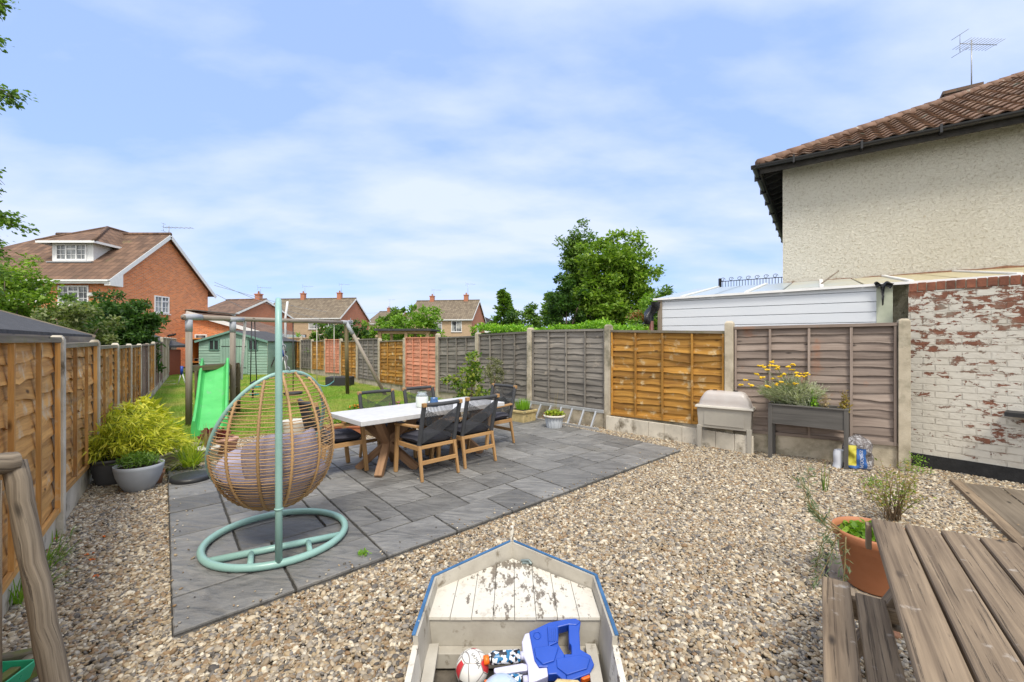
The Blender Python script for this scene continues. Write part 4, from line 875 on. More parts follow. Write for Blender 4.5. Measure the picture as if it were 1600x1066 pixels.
class Frame:                                   # house-local frame: u along the front, w into depth, z up
    def __init__(s, o, u): s.o = Vector((o[0], o[1], 0)); s.u = Vector((u[0], u[1], 0)).normalized(); s.w = Vector((-s.u.y, s.u.x, 0))
    def __call__(s, a, b, z): return s.u * a + s.w * b + Vector((0, 0, z))
def gable_house(name, label, o, u, L, Wd, ez, rz, wallm, roofm, over=.3, front_ms=None, windows=(), chimneys=(), grp=None, gable=(True, True), barge=True, wallz=0, ridge=True, group=None, knee=None):
    """front runs along u from o (a=0..L), depth along w (b=0..Wd); ridge parallel to the front"""
    f = Frame(o, u); t = thing(name, label, 'house', group, f.o)
    h = Wd / 2; m = MB()
    m.quad(f(0, 0, 0), f(L, 0, 0), f(L, 0, ez), f(0, 0, ez)); m.quad(f(L, Wd, 0), f(0, Wd, 0), f(0, Wd, ez), f(L, Wd, ez)); w0 = m
    for a in (0, L): m.add([f(a, 0, 0), f(a, Wd, 0), f(a, Wd, ez), f(a, h, (knee[0][1] if knee and a == 0 else rz) - .05), f(a, 0, ez)], [(0, 1, 2, 3, 4)], mi=1 if front_ms else 0)
    m.build('wall', [front_ms, wallm] if front_ms else wallm, t)
    sl = (rz - ez) / h; th = .12; m = MB()
    for sg in (0, 1):
        b0 = -over if sg == 0 else Wd + over; z0 = ez - over * sl
        q = [f(-over * .6, b0, z0 + th), f(L + over * .6, b0, z0 + th), f(L + over * .6, h, rz + th), f(-over * .6, h, rz + th)]
        sll = math.hypot(h + over, rz - z0); uv = [(0, 0), (L + 1.2 * over, 0), (L + 1.2 * over, sll), (0, sll)]; lo = [x - ZU * th * .9 for x in q]
        if knee:
            bb = lambda z: (z - ez) / sl if sg == 0 else Wd - (z - ez) / sl
            tp = [f(a, bb(z), z + th) for a, z in knee]; P5 = [q[0], q[1], q[2]] + tp[::-1]; uvk = [(0, 0), (L + 1.2 * over, 0), (L + 1.2 * over, sll)] + [(a + over * .6, (z - z0) * math.hypot(1, sl) / sl) for a, z in knee[::-1]]
            m.add(P5, [tuple(range(len(P5)))], [uvk]); m.add([x - ZU * th * .9 for x in P5], [tuple(range(len(P5)))[::-1]]); m.add([q[0], q[1], lo[1], lo[0]], [(0, 1, 2, 3)]); m.add([q[1], q[2], lo[2], lo[1]], [(0, 1, 2, 3)]); continue
        m.add(q + lo, [(0, 1, 2, 3), (7, 6, 5, 4), (0, 1, 5, 4), (1, 2, 6, 5), (3, 0, 4, 7)], [uv, uv, [(0, 0)] * 4, [(0, 0)] * 4, [(0, 0)] * 4])
    rf = m.build('roof', roofm, t)
    if ridge: m = MB(); m.tube([f(knee[-1][0] if knee else -over * .6, h, rz + th), f(L + over * .6, h, rz + th)], .11, 8); m.build('ridge_tiles', roofm, rf)
    if barge:
        for a in (-over * .6 - .012, L + over * .6 + .012):
            m = MB()
            for sg in (0, 1):
                b0 = -over if sg == 0 else Wd + over; m.beam(f(a, b0, ez - over * sl - .02), f(a, h, rz - .02), .03, .2)
            m.build('barge_board', 'white_paint', t)
    m = MB(); m.box(f(L / 2, -over + .0, ez - over * sl + .0), (L + 1.2 * over, .03, .2), (f.u, f.w, ZU)); m.box(f(L / 2, -over - .07, ez - over * sl + .04), (L + 1.2 * over, .10, .09), (f.u, f.w, ZU)); m.build('fascia', 'white_paint', t)
    for wi in windows: window(t, f, *wi)
    for (a, b, zt, aer) in chimneys:
        m = MB(); m.box(f(a, b, (rz + zt) / 2 - .35), (.62, .5, zt - rz + .7), (f.u, f.w, ZU), world=True); m.box(f(a, b, zt - .06), (.74, .62, .12), (f.u, f.w, ZU), world=True); c = m.build('chimney', 'brick_red', rf)
        m = MB(); m.lathe([(.11, zt), (.09, zt + .28), (.10, zt + .3)], f(a, b, 0), 12); m.build('chimney_pot', 'terracotta', c)
        if aer: aerial(f(a + .25, b, zt - .3), aer, rf)
    return t, f, rf
def aerial(p, h, parent, d=Vector((1, .3, 0)), n=7, L=1.1, th=.022):
    m = MB(); d = d.normalized(); sd = Vector((-d.y, d.x, 0)); m.tube([p, p + ZU * h], th, 6); t = p + ZU * (h - .1); m.tube([t - d * .3, t + d * L], th * .6, 6)
    for k in range(n): c = t - d * .25 + d * (L + .2) * k / (n - 1); m.tube([c - sd * .22 - ZU * .0, c + sd * .22], th * .35, 4)
    for k in (-1, 1): m.tube([t - d * .3 + ZU * .22 * k - sd * .2, t - d * .3 + ZU * .22 * k + sd * .2], th * .4, 4); m.tube([t - d * .3, t - d * .3 + ZU * .22 * k], th * .4, 4)
    return m.build('aerial', 'metal_grey', parent)
def window(t, f, side, a, z0, w, h, cols=2, lead=False, top=True, frame='white_frame', pane='pane', b=0.0, L=0.0):
    """side 'f' on the front at a, 's' on the end wall a=L at depth b"""
    if side == 'f': O = f(a, b, z0); U, N = f.u, -f.w
    else: O = f(L, a, z0); U, N = f.w, f.u
    m = MB(); fw = .07
    def bar(x0, x1, y0, y1, d=.05, off=.0): m.box(O + U * ((x0 + x1) / 2) + ZU * ((y0 + y1) / 2) + N * (.03 + off), (x1 - x0, d, y1 - y0), (U, N, ZU))
    bar(0, w, 0, fw); bar(0, w, h - fw, h); bar(0, fw, fw, h - fw); bar(w - fw, w, fw, h - fw)
    for k in range(1, cols): bar(w * k / cols - fw * .45, w * k / cols + fw * .45, fw, h - fw)
    if top:
        for k in range(cols):
            if cols == 1 or k % 2 == (1 if cols > 2 else 1): bar(w * k / cols + fw * .5, w * (k + 1) / cols - fw * .5, h * .68, h * .68 + fw * .8)
    if lead:
        for k in range(cols):
            for q in (.5,): bar(w * (k + q) / cols - .012, w * (k + q) / cols + .012, fw, h - fw, .02, -.005)
            for q in (.35, .66): bar(w * k / cols + fw * .4, w * (k + 1) / cols - fw * .4, h * q - .012, h * q + .012, .02, -.006)
    fr = m.build('window', frame, t)
    m = MB(); a0 = O + U * fw * .5 + ZU * fw * .5 + N * .012; m.quad(a0, a0 + U * (w - fw), a0 + U * (w - fw) + ZU * (h - fw), a0 + ZU * (h - fw)); m.build('pane', pane, fr)
    m = MB(); m.box(O + U * w / 2 - ZU * .05 + N * .05, (w + .12, .12, .05), (U, N, ZU)); m.build('sill', frame, fr)
    return fr


# --- large brick house on the left (front faces the camera, gable faces the garden)
hx, hy, HW = -20.2, 22.0, 6.9
t, f, rf = gable_house('brick_house', 'large orange brick house with a white dormer in its brown roof on the left', (hx - 12, hy), (1, 0), 12, HW, 4.90, 7.72, 'brick_orange', 'tile_brown', over=.42, knee=[(-.25, 6.42), (3.4, 6.45), (5.6, 7.72)],
    windows=[('f', 12 - 2.72, 3.40, 1.55, 1.0, 3, True), ('f', 12 - 5.9, 3.60, 2.2, 1.0, 3, True), ('s', 2.55, 3.2, 1.05, .98, 2, True, True, 'white_frame', 'pane', 0, 12)])
# boxed eave end, alarm box, flood light, dark rear verge
m = MB(); m.prism([f(12.28, -.42, 4.36), f(12.28, .3, 4.36), f(12.28, .3, 5.12), f(12.28, -.42, 4.55)], f(-.3, 0, 0)); m.build('eave_box', 'white_paint', t)
m = MB(); m.box(f(8.55, -.04, 4.05), (.34, .09, .30), (f.u, f.w, ZU)); m.build('alarm_box', 'white_paint', t, bevel=.02)
m = MB(); m.box(f(11.0, -.09, 3.95), (.30, .12, .16), (f.u, f.w, ZU)); m.tube([f(11.0, 0, 3.95), f(11.0, -.15, 3.85)], .03, 6); m.build('flood_light', 'white_paint', t)
m = MB()
for k in range(3): m.tube([f(12.0, 3.55 + k * .2, 1.9 + .03 * k), f(12.14, 3.55 + k * .2, 1.95 + .03 * k)], .06, 8)
m.build('flue_vents', 'black_plastic', t)
def dormer():
    xa, xb, yf, zb, zt = hx - 4.10, hx - 1.92, 23.0, 5.80, 6.80; o = f.o; m = MB()
    P = lambda x, y, z: Vector((x, y, z)) - o
    m.quad(P(xa, yf, zb), P(xb, yf, zb), P(xb, yf, zt), P(xa, yf, zt)); yb_ = 25.6
    for x in (xa, xb): m.add([P(x, yf, zb - .15), P(x, yb_, zt), P(x, yf, zt)], [(0, 1, 2)])
    d = m.build('dormer', 'white_paint', t)
    fr = Frame((xa, yf), (1, 0)); fr2 = lambda a, b, z: fr(a, b, z) + fr.o - o; fr2.u = fr.u; fr2.w = fr.w
    class FF:
        u = fr.u; w = fr.w
        def __call__(s, a, b, z): return fr2(a, b, z)
    wf = window(d, FF(), 'f', .22, 5.86, 1.62, .86, 3, True)
    e = .42; x0, x1, y0 = xa - e, xb + e, yf - e; ap = P((xa + xb) / 2 + .35, 24.6, 8.02); z = zt + .02; bk = 26.2
    A, B, C_, D_ = P(x0, y0, z), P(x1, y0, z), P(x1, bk, z), P(x0, bk, z); ap2 = P((xa + xb) / 2 + .35, 26.4, 8.02)
    m = MB(); m.add([A, B, ap], [(0, 1, 2)], [[(0, 0), (x1 - x0, 0), ((x1 - x0) / 2, 2.2)]]); m.add([B, C_, ap2, ap], [(0, 1, 2, 3)], [[(0, 0), (3.4, 0), (3.4, 1.9), (1.9, 1.9)]]); m.add([A, ap, ap2, D_], [(0, 1, 2, 3)], [[(0, 0), (1.9, 1.9), (3.4, 1.9), (3.4, 0)]])
    m.tube([A, ap], .07, 6); m.tube([B, ap], .09, 6); m.tube([ap, ap2], .08, 6); m.build('dormer_roof', 'tile_brown', d)
    m = MB(); m.beam(A - ZU * .06, B - ZU * .06, .04, .12); m.beam(B - ZU * .06, C_ - ZU * .06, .04, .12); m.beam(A - ZU * .06, D_ - ZU * .06, .04, .12); m.build('dormer_fascia', 'white_paint', d)
    m = MB(); m.box(P((xa + xb) / 2, yf - .05, zb - .05), (xb - xa + .2, .35, .06)); m.build('dormer_flashing', 'metal_grey', d)
dormer()
aerial(f(12.1, 3.5, 7.6), .75, rf, Vector((1, .1, 0)), L=1.3)

# --- other houses beyond
u3 = Vector((-1, .05)); 
def far_house(label, pa, pb, Yfa, Yfb, eyb, ryp, Wd, front, roofm='tile_grey', windows=(), chim=(), wall='brick_red', gl=None, name='semi_detached_house', group=None):
    """front eave from image column pa (depth Yfa) to pb (depth Yfb); eave at row eyb at pb; ridge height from row"""
    a = Vector(((pa - HX) / F * Yfa, Yfa)); b = Vector(((pb - HX) / F * Yfb, Yfb)); u = (b - a); L = u.length
    ez = CAMH - (eyb - HY) / F * Yfb; rz = CAMH - (ryp - HY) / F * (Yfb + Wd / 2)
    return gable_house(name, label, a, u, L, Wd, ez, rz, wall, roofm, over=.3, front_ms=front, windows=[(k[0], (k[1] * L if k[0] == 'f' else k[1]), ez + k[2]) + tuple(k[3:]) + ((True, 'white_frame', 'pane', 0, L) if k[0] == 's' else ()) for k in windows],
                       chimneys=[(c_[0] * L, Wd / 2, rz + c_[1], c_[2]) for c_ in chim], group=group)
far_house('long semi detached pair with buff brick front and red gable, behind the swing frame', 405, 531, 60, 58.5, 496, 467.5, 8.5, 'brick_buff', windows=[('f', .06, -1.5, 1.5, 1.2, 2, False), ('f', .26, -2.55, 1.9, 1.0, 2, False, False), ('f', .43, -3.4, 1.9, 1.1, 2, False, False, 'pane_dark', 'pane_dark'), ('f', .62, -1.55, 1.6, 1.2, 2, False), ('f', .80, -1.35, 1.5, 1.0, 2, False), ('f', .66, -3.3, 1.7, 1.0, 2, False), ('s', 2.2, -1.35, 1.3, 1.1, 2, False)], chim=[(.32, .95, 1.4), (.80, .95, 1.6)])
far_house('semi detached pair with buff brick front and two chimneys, right of the leafy round tree', 636, 737, 61.6, 60.2, 498, 470.5, 8.5, 'brick_buff', windows=[('f', .42, -1.72, 1.2, 1.25, 2, False), ('f', .69, -1.8, 1.5, 1.5, 2, False), ('s', 3.3, -2.2, 1.1, 1.6, 1, False)], chim=[(.24, .85, 1.3), (.80, .95, 2.0)])
far_house('brown roofed brick house with its gable end beside the big orange brick house', 300, 363, 46, 45, 492, 469.5, 9, 'brick_red', roofm='tile_brown', chim=[(.83, .75, 1.1)])
far_house('distant pale brown roof between the two semi detached pairs', 572, 612, 92, 90, 505, 487, 10, 'brick_buff', chim=[(.35, .9, 2.2)], name='distant_house')
# downpipe, white band on the second pair is covered by its fascia; a pale block far right of it
def pale_block():
    c = D(765, 500, 80); t = thing('pale_building', 'small pale far off building right of the semi detached pair', 'building', None, (c.x, c.y, 0)); m = MB(); m.box((0, 0, 2.3), (2.4, 4, 4.6)); m.build('wall', 'white_paint', t); m = MB(); m.prism([(-1.4, -2.2, 4.6), (1.8, -2.2, 4.6), (1.8, -2.2, 4.8), (-1.4, -2.2, 6.2)], (0, 4.4, 0)); m.build('roof', 'felt', t); m = MB(); m.box((-.2, -2.02, 4.0), (1.4, .04, 1.0)); m.build('window', 'pane_dark', t)
pale_block()
def garage():
    # low tiled brick outbuilding behind the green shed, slope falling to the right
    t, f, rf = gable_house('brick_outbuilding', 'single storey brick outbuilding with brown tiled roof between the big house and green shed', (-16.6, 26.0), (.15, 1), 7.5, 6.2, 2.0, 3.45, 'brick_orange', 'tile_brown', over=.3)
    return t
def side_extension():
    # lean-to against the gable wall: gable end towards the camera
    x0, x1, y0, y1 = -20.15, -15.3, 27.2, 31.5; t = thing('lean_to_extension', 'single storey brick extension with tiled lean-to roof against the orange brick gable', 'extension', None, (x0, y0, 0)); o = Vector((x0, y0, 0)); P = lambda x, y, z: Vector((x, y, z)) - o
    zl, zr = 3.35, 2.05; m = MB(); m.add([P(x0, y0, 0), P(x1, y0, 0), P(x1, y0, zr), P(x0, y0, zl)], [(0, 1, 2, 3)]); m.quad(P(x1, y0, 0), P(x1, y1, 0), P(x1, y1, zr), P(x1, y0, zr)); m.build('wall', 'brick_orange', t)
    m = MB(); e = .3; q = [P(x0, y0 - e, zl + .12), P(x1 + e, y0 - e, zr - .02), P(x1 + e, y1, zr - .02), P(x0, y1, zl + .12)]; L = 5.3; m.add([q[1], q[2], q[3], q[0]], [(0, 1, 2, 3)], [[(0, 0), (5, 0), (5, L), (0, L)]]); m.add([q[1] - ZU * .1, q[2] - ZU * .1, q[3] - ZU * .1, q[0] - ZU * .1], [(3, 2, 1, 0)]); m.build('roof', 'tile_brown', t)
    m = MB(); m.beam(q[0] - ZU * .1, q[1] - ZU * .1, .04, .22); m.beam(q[1] - ZU * .1, q[2] - ZU * .1, .06, .2); m.build('barge_board', 'white_paint', t)
    m = MB(); m.box((q[0] + q[3]) / 2 + Vector((.2, 0, .06)), (.5, y1 - y0 + .4, .06)); m.build('ridge_capping', 'wood_weather', t)
    class FF:
        u = Vector((1, 0, 0)); w = Vector((0, 1, 0))
        def __call__(s, a, b, z): return Vector((a, b, z))
    window(t, FF(), 'f', .35, 1.62, .75, .40, 1, False, False); window(t, FF(), 'f', 1.65, 1.62, 2.5, .40, 3, False, False)
side_extension()

# ------------------------------------------------------------------ right side: rendered house, white lean-to, painted brick wall
s = NT('roughcast'); v = s.vec('uv'); n1_ = s.noise(v, 26, 6, .75, .6); f = s.noise(v, .5, 5, .6); n3_ = s.noise(v, 90, 3)
c = s.ramp(f, [(.35, (.77, .73, .62)), (.7, (.87, .84, .74))]); c = s.mix(s.ramp(n1_, [(.36, .6), (.47, 0.0)]), c, (.38, .31, .19)); s.base(c); s.rough(.95)
s.bump(s.math('ADD', s.ramp(n1_, [(.35, 0.0), (.62, 1.0)]), s.math('MULTIPLY', n3_, .25)), 1.0, .02)
surf('pantile', [(.3, (.10, .055, .034)), (.5, (.165, .092, .056)), (.75, (.26, .165, .105))], 3.5, 6, bump=.3, bs=50, rv=.5, spots=((.20, .19, .15), 5, .58, .12))
surf('ridge_clay', [(.3, (.13, .07, .045)), (.7, (.25, .155, .11))], 5, 5, bump=.3, spots=((.45, .42, .36), 6, .6, .1))
surf('lead', [(.3, (.12, .13, .15)), (.7, (.22, .23, .26))], 6, bump=.3)
surf('rust_brick', [(.3, (.20, .09, .05)), (.7, (.36, .19, .11))], 18, bump=.6)
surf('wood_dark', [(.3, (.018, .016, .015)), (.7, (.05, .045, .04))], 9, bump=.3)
HC = Vector((5.15, 8.28, 0)); d1 = Vector((.813, -.582, 0)); d2 = Vector((.582, .813, 0)); EZ = 4.87
def stucco_house():
    t = thing('rendered_house', 'cream roughcast house with clay pantile hipped roof and black gutters on the right', 'house', None, HC); L, Dp = 11.0, 8.2
    P = lambda a, b, z: d1 * a + d2 * b + ZU * z
    m = MB()
    for q in ((P(0, 0, 0), P(L, 0, 0), P(L, 0, EZ), P(0, 0, EZ)), (P(0, Dp, 0), P(0, 0, 0), P(0, 0, EZ), P(0, Dp, EZ)), (P(L, 0, 0), P(L, Dp, 0), P(L, Dp, EZ), P(L, 0, EZ)), (P(L, Dp, 0), P(0, Dp, 0), P(0, Dp, EZ), P(L, Dp, EZ))): m.quad(*q)
    m.build('wall', 'roughcast', t)
    m = MB(); m.prism([P(-.003, -.012, 2.66) + d1 * x + ZU * (.01 * x + .03 * mnoise.noise(Vector((x * 4, 0, 0))) + .04) for x in [k * .16 for k in range(60)]] + [P(9.4, -.012, 2.60), P(-.003, -.012, 2.60)], -d2 * .012); m.build('exposed_brick_band', 'rust_brick', t)
    m = MB(); m.beam(P(-.3, -.035, 2.60), P(L, -.035, 2.68), .02, .09); m.build('lead_flashing', 'lead', t)
    ov = .36; tn = .52; th = (Dp + 2 * ov) / 2
    # pantiles with real rolls and laps, clipped to each hipped slope
    def slope(org, ud, vd, Lu, rise, name):
        m = MB(); per, row = .205, .27; ct = 1 / math.sqrt(1 + tn * tn); sl_len = rise / ct; nr = int(sl_len / row) + 1; V = (vd + ZU * tn).normalized(); Nn = ud.cross(V).normalized(); Nn = Nn if Nn.z > 0 else -Nn
        for r_ in range(nr):
            v0, v1 = r_ * row, min((r_ + 1) * row + .03, sl_len); lo = v0 * ct; hi = Lu - v0 * ct
            if hi - lo < .3: break
            k0, k1 = int(lo / per), int(hi / per) + 1
            for k in range(k0, k1):
                a = max(lo, k * per); b = min(hi, (k + 1) * per)
                if b - a < .04: continue
                rr = rng.random(); ns = 6; vs = []; dz = rng.uniform(0, .008)
                for vv, lift in ((v0, .045 + dz), (v1, .012 + dz)):
                    for q in range(ns + 1):
                        x = a + (b - a) * q / ns; ph = ((x / per) % 1); hgt = .038 * (math.sin(ph * math.pi * 2 - .8) * .5 + .5)
                        xx = x if vv == v0 else max(vv * ct, min(Lu - vv * ct, x)); vs.append(org + ud * xx + V * vv + Nn * (hgt + lift))
                fs = [(q, q + 1, ns + 2 + q, ns + 1 + q) for q in range(ns)]; low = [vs[q] - Nn * .02 for q in range(ns + 1)]; o_ = len(vs)
                m.add(vs + low, fs + [(o_ + q, o_ + q + 1, q + 1, q) for q in range(ns)], None, rr, smooth=False)
        return m.build(name, 'pantile', t)
    O1 = P(-ov, -ov, EZ + .02); r1 = slope(O1, d1, d2, L + 2 * ov, th, 'roof')
    r2 = slope(P(-ov, Dp + ov, EZ + .02), -d2, d1, Dp + 2 * ov, th, 'roof')
    m = MB(); ap = P(-ov + th, -ov + th, EZ + th * tn + .05); ap2 = P(L + ov - th, -ov + th, EZ + th * tn + .05)
    under = [P(-ov, -ov, EZ), P(L + ov, -ov, EZ), P(L + ov, Dp + ov, EZ), P(-ov, Dp + ov, EZ)]
    a1, a2 = ap - ZU * .06, (ap2 if (ap2 - ap).dot(d1) > 0 else ap) - ZU * .06
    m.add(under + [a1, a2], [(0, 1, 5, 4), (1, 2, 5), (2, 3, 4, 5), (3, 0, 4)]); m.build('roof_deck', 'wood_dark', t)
    m = MB()
    for a, b in ((P(-ov, -ov, EZ + .06), ap), (P(-ov, Dp + ov, EZ + .06), ap), (ap, ap2)):
        n = int((b - a).length / .32)
        for k in range(n):
            if (b - a).length < .3: break
            m.tube([a.lerp(b, k / n), a.lerp(b, (k + 1.12) / n)], [.10, .088], 8, r=rng.random())
    m.build('hip_tiles', 'ridge_clay', r1)
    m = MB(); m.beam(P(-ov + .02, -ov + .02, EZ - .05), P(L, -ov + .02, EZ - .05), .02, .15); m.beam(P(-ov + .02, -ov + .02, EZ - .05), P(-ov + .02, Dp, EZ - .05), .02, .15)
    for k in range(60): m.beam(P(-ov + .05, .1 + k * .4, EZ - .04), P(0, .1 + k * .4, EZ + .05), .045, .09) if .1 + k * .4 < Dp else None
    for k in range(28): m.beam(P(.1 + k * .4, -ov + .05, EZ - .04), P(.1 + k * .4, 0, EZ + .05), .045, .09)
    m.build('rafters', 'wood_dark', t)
    m = MB()
    def gut(a, b, out):
        n = 40; prof = [(math.cos(x) * .06, -math.sin(x) * .06) for x in [math.pi * q / 8 for q in range(9)]]; vs = []
        for p in (a, b): vs += [p + out * x + ZU * z for x, z in prof] + [p + out * x * .88 + ZU * z * .88 for x, z in prof[::-1]]
        k = 18; m.add(vs, [(q, (q + 1) % k, k + (q + 1) % k, k + q) for q in range(k)] + [tuple(range(k)), tuple(range(k, 2 * k))])
    gut(P(-ov - .12, -ov - .06, EZ + .02), P(L, -ov - .06, EZ + .02), -d2); gut(P(-ov - .06, -ov - .12, EZ + .02), P(-ov - .06, Dp, EZ - .02), -d1)
    for k in range(12): c = P(.2 + k * .95, -ov - .06, EZ - .01); m.box(c - d2 * .0, (.03, .15, .13), (d1, d2, ZU))
    for k in range(9): c = P(-ov - .06, .2 + k * .95, EZ - .01); m.box(c, (.15, .03, .13), (d1, d2, ZU))
    m.build('gutter', 'black_gutter', t)
    m = MB(); m.tube([P(-ov - .05, Dp - .6, EZ - .04), P(-.12, Dp - .6, EZ - .4), P(-.12, Dp - .6, 0)], .035, 8); m.build('downpipe', 'black_gutter', t)
    # chimney beyond the hip
    c = D(1500, 160, 10.7) - HC; m = MB(); m.box(c - ZU * .40, (.46, .62, 1.2), (d2, d1, ZU), world=True); m.box(c + ZU * .22, (.54, .70, .08), (d2, d1, ZU), world=True); ch = m.build('chimney', 'brick_old', t)
    tp = D(1518, 142, 10.7) - HC; aerial(tp - ZU * .05, 1.3, ch, Vector((1, .05, 0)), n=11, L=.66, th=.014)

stucco_house()

s = NT('cladding'); s.base(s.mix(s.noise(s.vec('obj', (.4, .4, 3)), 4, 4), (.62, .66, .72), (.72, .75, .79))); s.rough(.35)
s = NT('polycarb'); f = s.noise(s.vec('obj'), 1.3, 5, .6); s.base(s.ramp(s.math('ADD', s.math('MULTIPLY', f, .35), s.math('MULTIPLY', s.attr(), .65)), [(.40, (.56, .48, .28)), (.62, (.46, .54, .60))])); s.rough(.3); s.b.inputs['Transmission Weight'].default_value = .15
def lean_to():
    A = Vector((5.16, 5.9, 0)); B = Vector((2.58, 7.66, 0)); u = (B - A).normalized(); n = Vector((-u.y, u.x, 0)); n = n if n.y < 0 else -n; L = (B - A).length
    t = thing('white_lean_to', 'white clad lean-to with a clear sloping roof between the fence and rendered house', 'lean-to', None, A); zt0, zt1 = 2.385, 2.32; 
    P = lambda a, z, o=0.0: u * a + ZU * z - n * o
    m = MB(); bh = .142
    for k in range(17):
        z0 = .02 + k * bh; z1 = z0 + bh
        if z0 > 2.36: break
        za, zb = min(z1, zt0), min(z1, zt1)
        if zb <= z0 + .005: zb = z0 + .005
        vs = [P(.17, z0, -.006), P(L - .06, z0, -.006), P(L - .06, zb - .014, -.006), P(.17, za - .014, -.006), P(L - .06, zb - .004, .012), P(.17, za - .004, .012)]
        m.add(vs, [(0, 1, 2, 3), (3, 2, 4, 5)])
        m.add([P(.17, za - .004, .012), P(L - .06, zb - .004, .012), P(L - .06, zb, .012), P(.17, za, .012)], [(0, 1, 2, 3)])
    m.quad(P(L, 0, 0), P(L, 0, 3), P(L, zt1, 3), P(L, zt1, 0)); m.quad(P(0, 0, .03), P(L, 0, .03), P(L, zt1, .03), P(0, zt0, .03))
    m.build('cladding', 'cladding', t)
    m = MB(); m.box(P(.085, 1.2), (.17, .03, 2.38), (u, n, ZU)); m.build('corner_flashing', 'pale_green', t)
    m = MB(); m.box(P(L - .03, 1.17, -.005), (.07, .06, 2.34), (u, n, ZU)); m.build('corner_post', 'wood_weather', t)
    # roof sheets: eave line to the flashing on the house and past its corner
    w0, w1 = HC + d1 * 3.6 + ZU * 2.70 - d2 * .04 - A, HC - d1 * 1.55 + ZU * 2.70 - d2 * .04 - A
    e0, e1 = P(-2.6, zt0 + .03, -.05), P(L + .08, zt1 + .02, -.05); m = MB(); ns = 12
    for k in range(ns):
        a, b = k / ns + .002, (k + 1) / ns - .002
        q = [e0.lerp(e1, a), e0.lerp(e1, b), w0.lerp(w1, b), w0.lerp(w1, a)]; m.add(q + [x - ZU * .012 for x in q], [(0, 1, 2, 3), (7, 6, 5, 4), (0, 1, 5, 4), (2, 3, 7, 6)], None, k / ns)
    r_ = m.build('roof_sheets', 'polycarb', t)
    m = MB()
    for k in (1, 3, 5, 7, 9, 11): m.beam(e0.lerp(e1, k / ns) + ZU * .014, w0.lerp(w1, k / ns) + ZU * .014, .05, .02)
    m.beam(e0 - ZU * .01, e1 - ZU * .01, .03, .035); m.build('glazing_bar', 'white_frame', r_)
    m = MB(); q = e0.lerp(e1, 7 / ns); wq = w0.lerp(w1, 7 / ns); a_ = q.lerp(wq, .25) + ZU * .03; m.tube([a_, a_ + (wq - q) * .5 + Vector((.30, 0, .16))], .012, 6); m.build('loose_strut', 'wood_weather', r_)
    m = MB(); s_ = P(.12, 2.36, -.07)
    m.grid(lambda a, b: s_ + u * (-.02 - .09 * (a - .5) * 2 * (1.2 - b * .4)) + n * (.02 + .02 * math.sin(a * 9 + b * 6)) + ZU * (.03 - b * (.07 + .22 * (.3 < a < .55)) + .02 * math.sin(a * 12)), 14, 10); m.build('torn_sheeting', 'black_bag', t)
    # downpipe with a wrapped black bag at the far end
    p = P(L + .10, 0, -.08); m = MB(); m.tube([p, p + ZU * 1.95], .038, 8); m.build('downpipe', 'brown_pipe', t)
    m = MB(); m.grid(lambda a, b: p + Vector((0, 0, 1.9 + b * .38)) + u * (.10 * (1 - b) - .06 * b) + Vector((math.cos(a * 6.28), math.sin(a * 6.28), 0)) * (.07 + .035 * math.sin(b * 8 + a * 9) + .02 * math.sin(a * 22)), 20, 12, closeu=True); m.build('plastic_wrap', 'black_bag', t)

lean_to()

def iron_railing():
    a, b = D(1125, 448, 9.75), D(1226, 440, 9.05); a.z, b.z = 2.80, 2.80; t = thing('iron_railing', 'thin black scrolled iron railing above the clear lean-to roof', 'railing', None, a); L = (b - a); u = L.normalized(); m = MB(); n = 22
    m.tube([(0, 0, 0), L], .008, 5); m.tube([(0, 0, .13), L + ZU * .13], .008, 5)
    for k in range(n + 1): m.tube([L * (k / n), L * (k / n) + ZU * .13], .006, 4)
    for k in (1, 4, 7, 10, 13, 16, 19): c = L * (k / n) + ZU * .17; m.tube([c + u * (.05 * math.cos(x) * (1 - x / 12)) + ZU * (.045 * math.sin(x) * (1 - x / 12)) for x in [y * .5 for y in range(16)]], .005, 4)
    m.box((0, 0, .05), (.05, .05, .3)); m.build('bars', 'black_gutter', t)
    m = MB()
    for k in (0, .5, 1): m.box(L * k - ZU * 1.4, (.05, .05, 2.8))
    m.build('support_post', 'wood_dark', t)
iron_railing()

# painted brick wall
s = NT('flaking_brick'); v0 = s.vec('uv'); va = s.n('ShaderNodeVectorMath', operation='MULTIPLY_ADD'); nn_ = s.n('ShaderNodeTexNoise'); s.l(v0, nn_.inputs['Vector']); nn_.inputs['Scale'].default_value = 5; nn_.inputs['Detail'].default_value = 4; s.l(nn_.outputs['Color'], va.inputs[0]); va.inputs[1].default_value = (.028, .016, 0); s.l(v0, va.inputs[2]); v = va.outputs[0]; b = s.n('ShaderNodeTexBrick'); s.l(v, b.inputs['Vector'])
for k_, x_ in (('Scale', 1), ('Brick Width', .235), ('Row Height', .082), ('Mortar Size', .008), ('Mortar Smooth', .4), ('Bias', 0)): b.inputs[k_].default_value = x_
b.inputs['Color1'].default_value = (0, 0, 0, 1); b.inputs['Color2'].default_value = (1, 1, 1, 1); b.inputs['Mortar'].default_value = (.5, .5, .5, 1)
sc_ = s.n('ShaderNodeSeparateColor'); s.l(b.outputs['Color'], sc_.inputs[0]); sp = s.n('ShaderNodeSeparateXYZ'); s.l(v, sp.inputs[0])
nf = s.noise(s.vec('uv', (1, 1.8, 1)), 8, 8, .72, .5); nl = s.noise(v, 1.1, 3)
hgt = s.ramp(s.math('DIVIDE', sp.outputs[1], 2.4), [(.25, 0.0), (.95, .09)])
q = s.math('ADD', s.math('ADD', s.math('MULTIPLY', nf, .70), s.math('MULTIPLY', nl, .22)), s.math('ADD', s.math('MULTIPLY', sc_.outputs[0], .09), hgt))
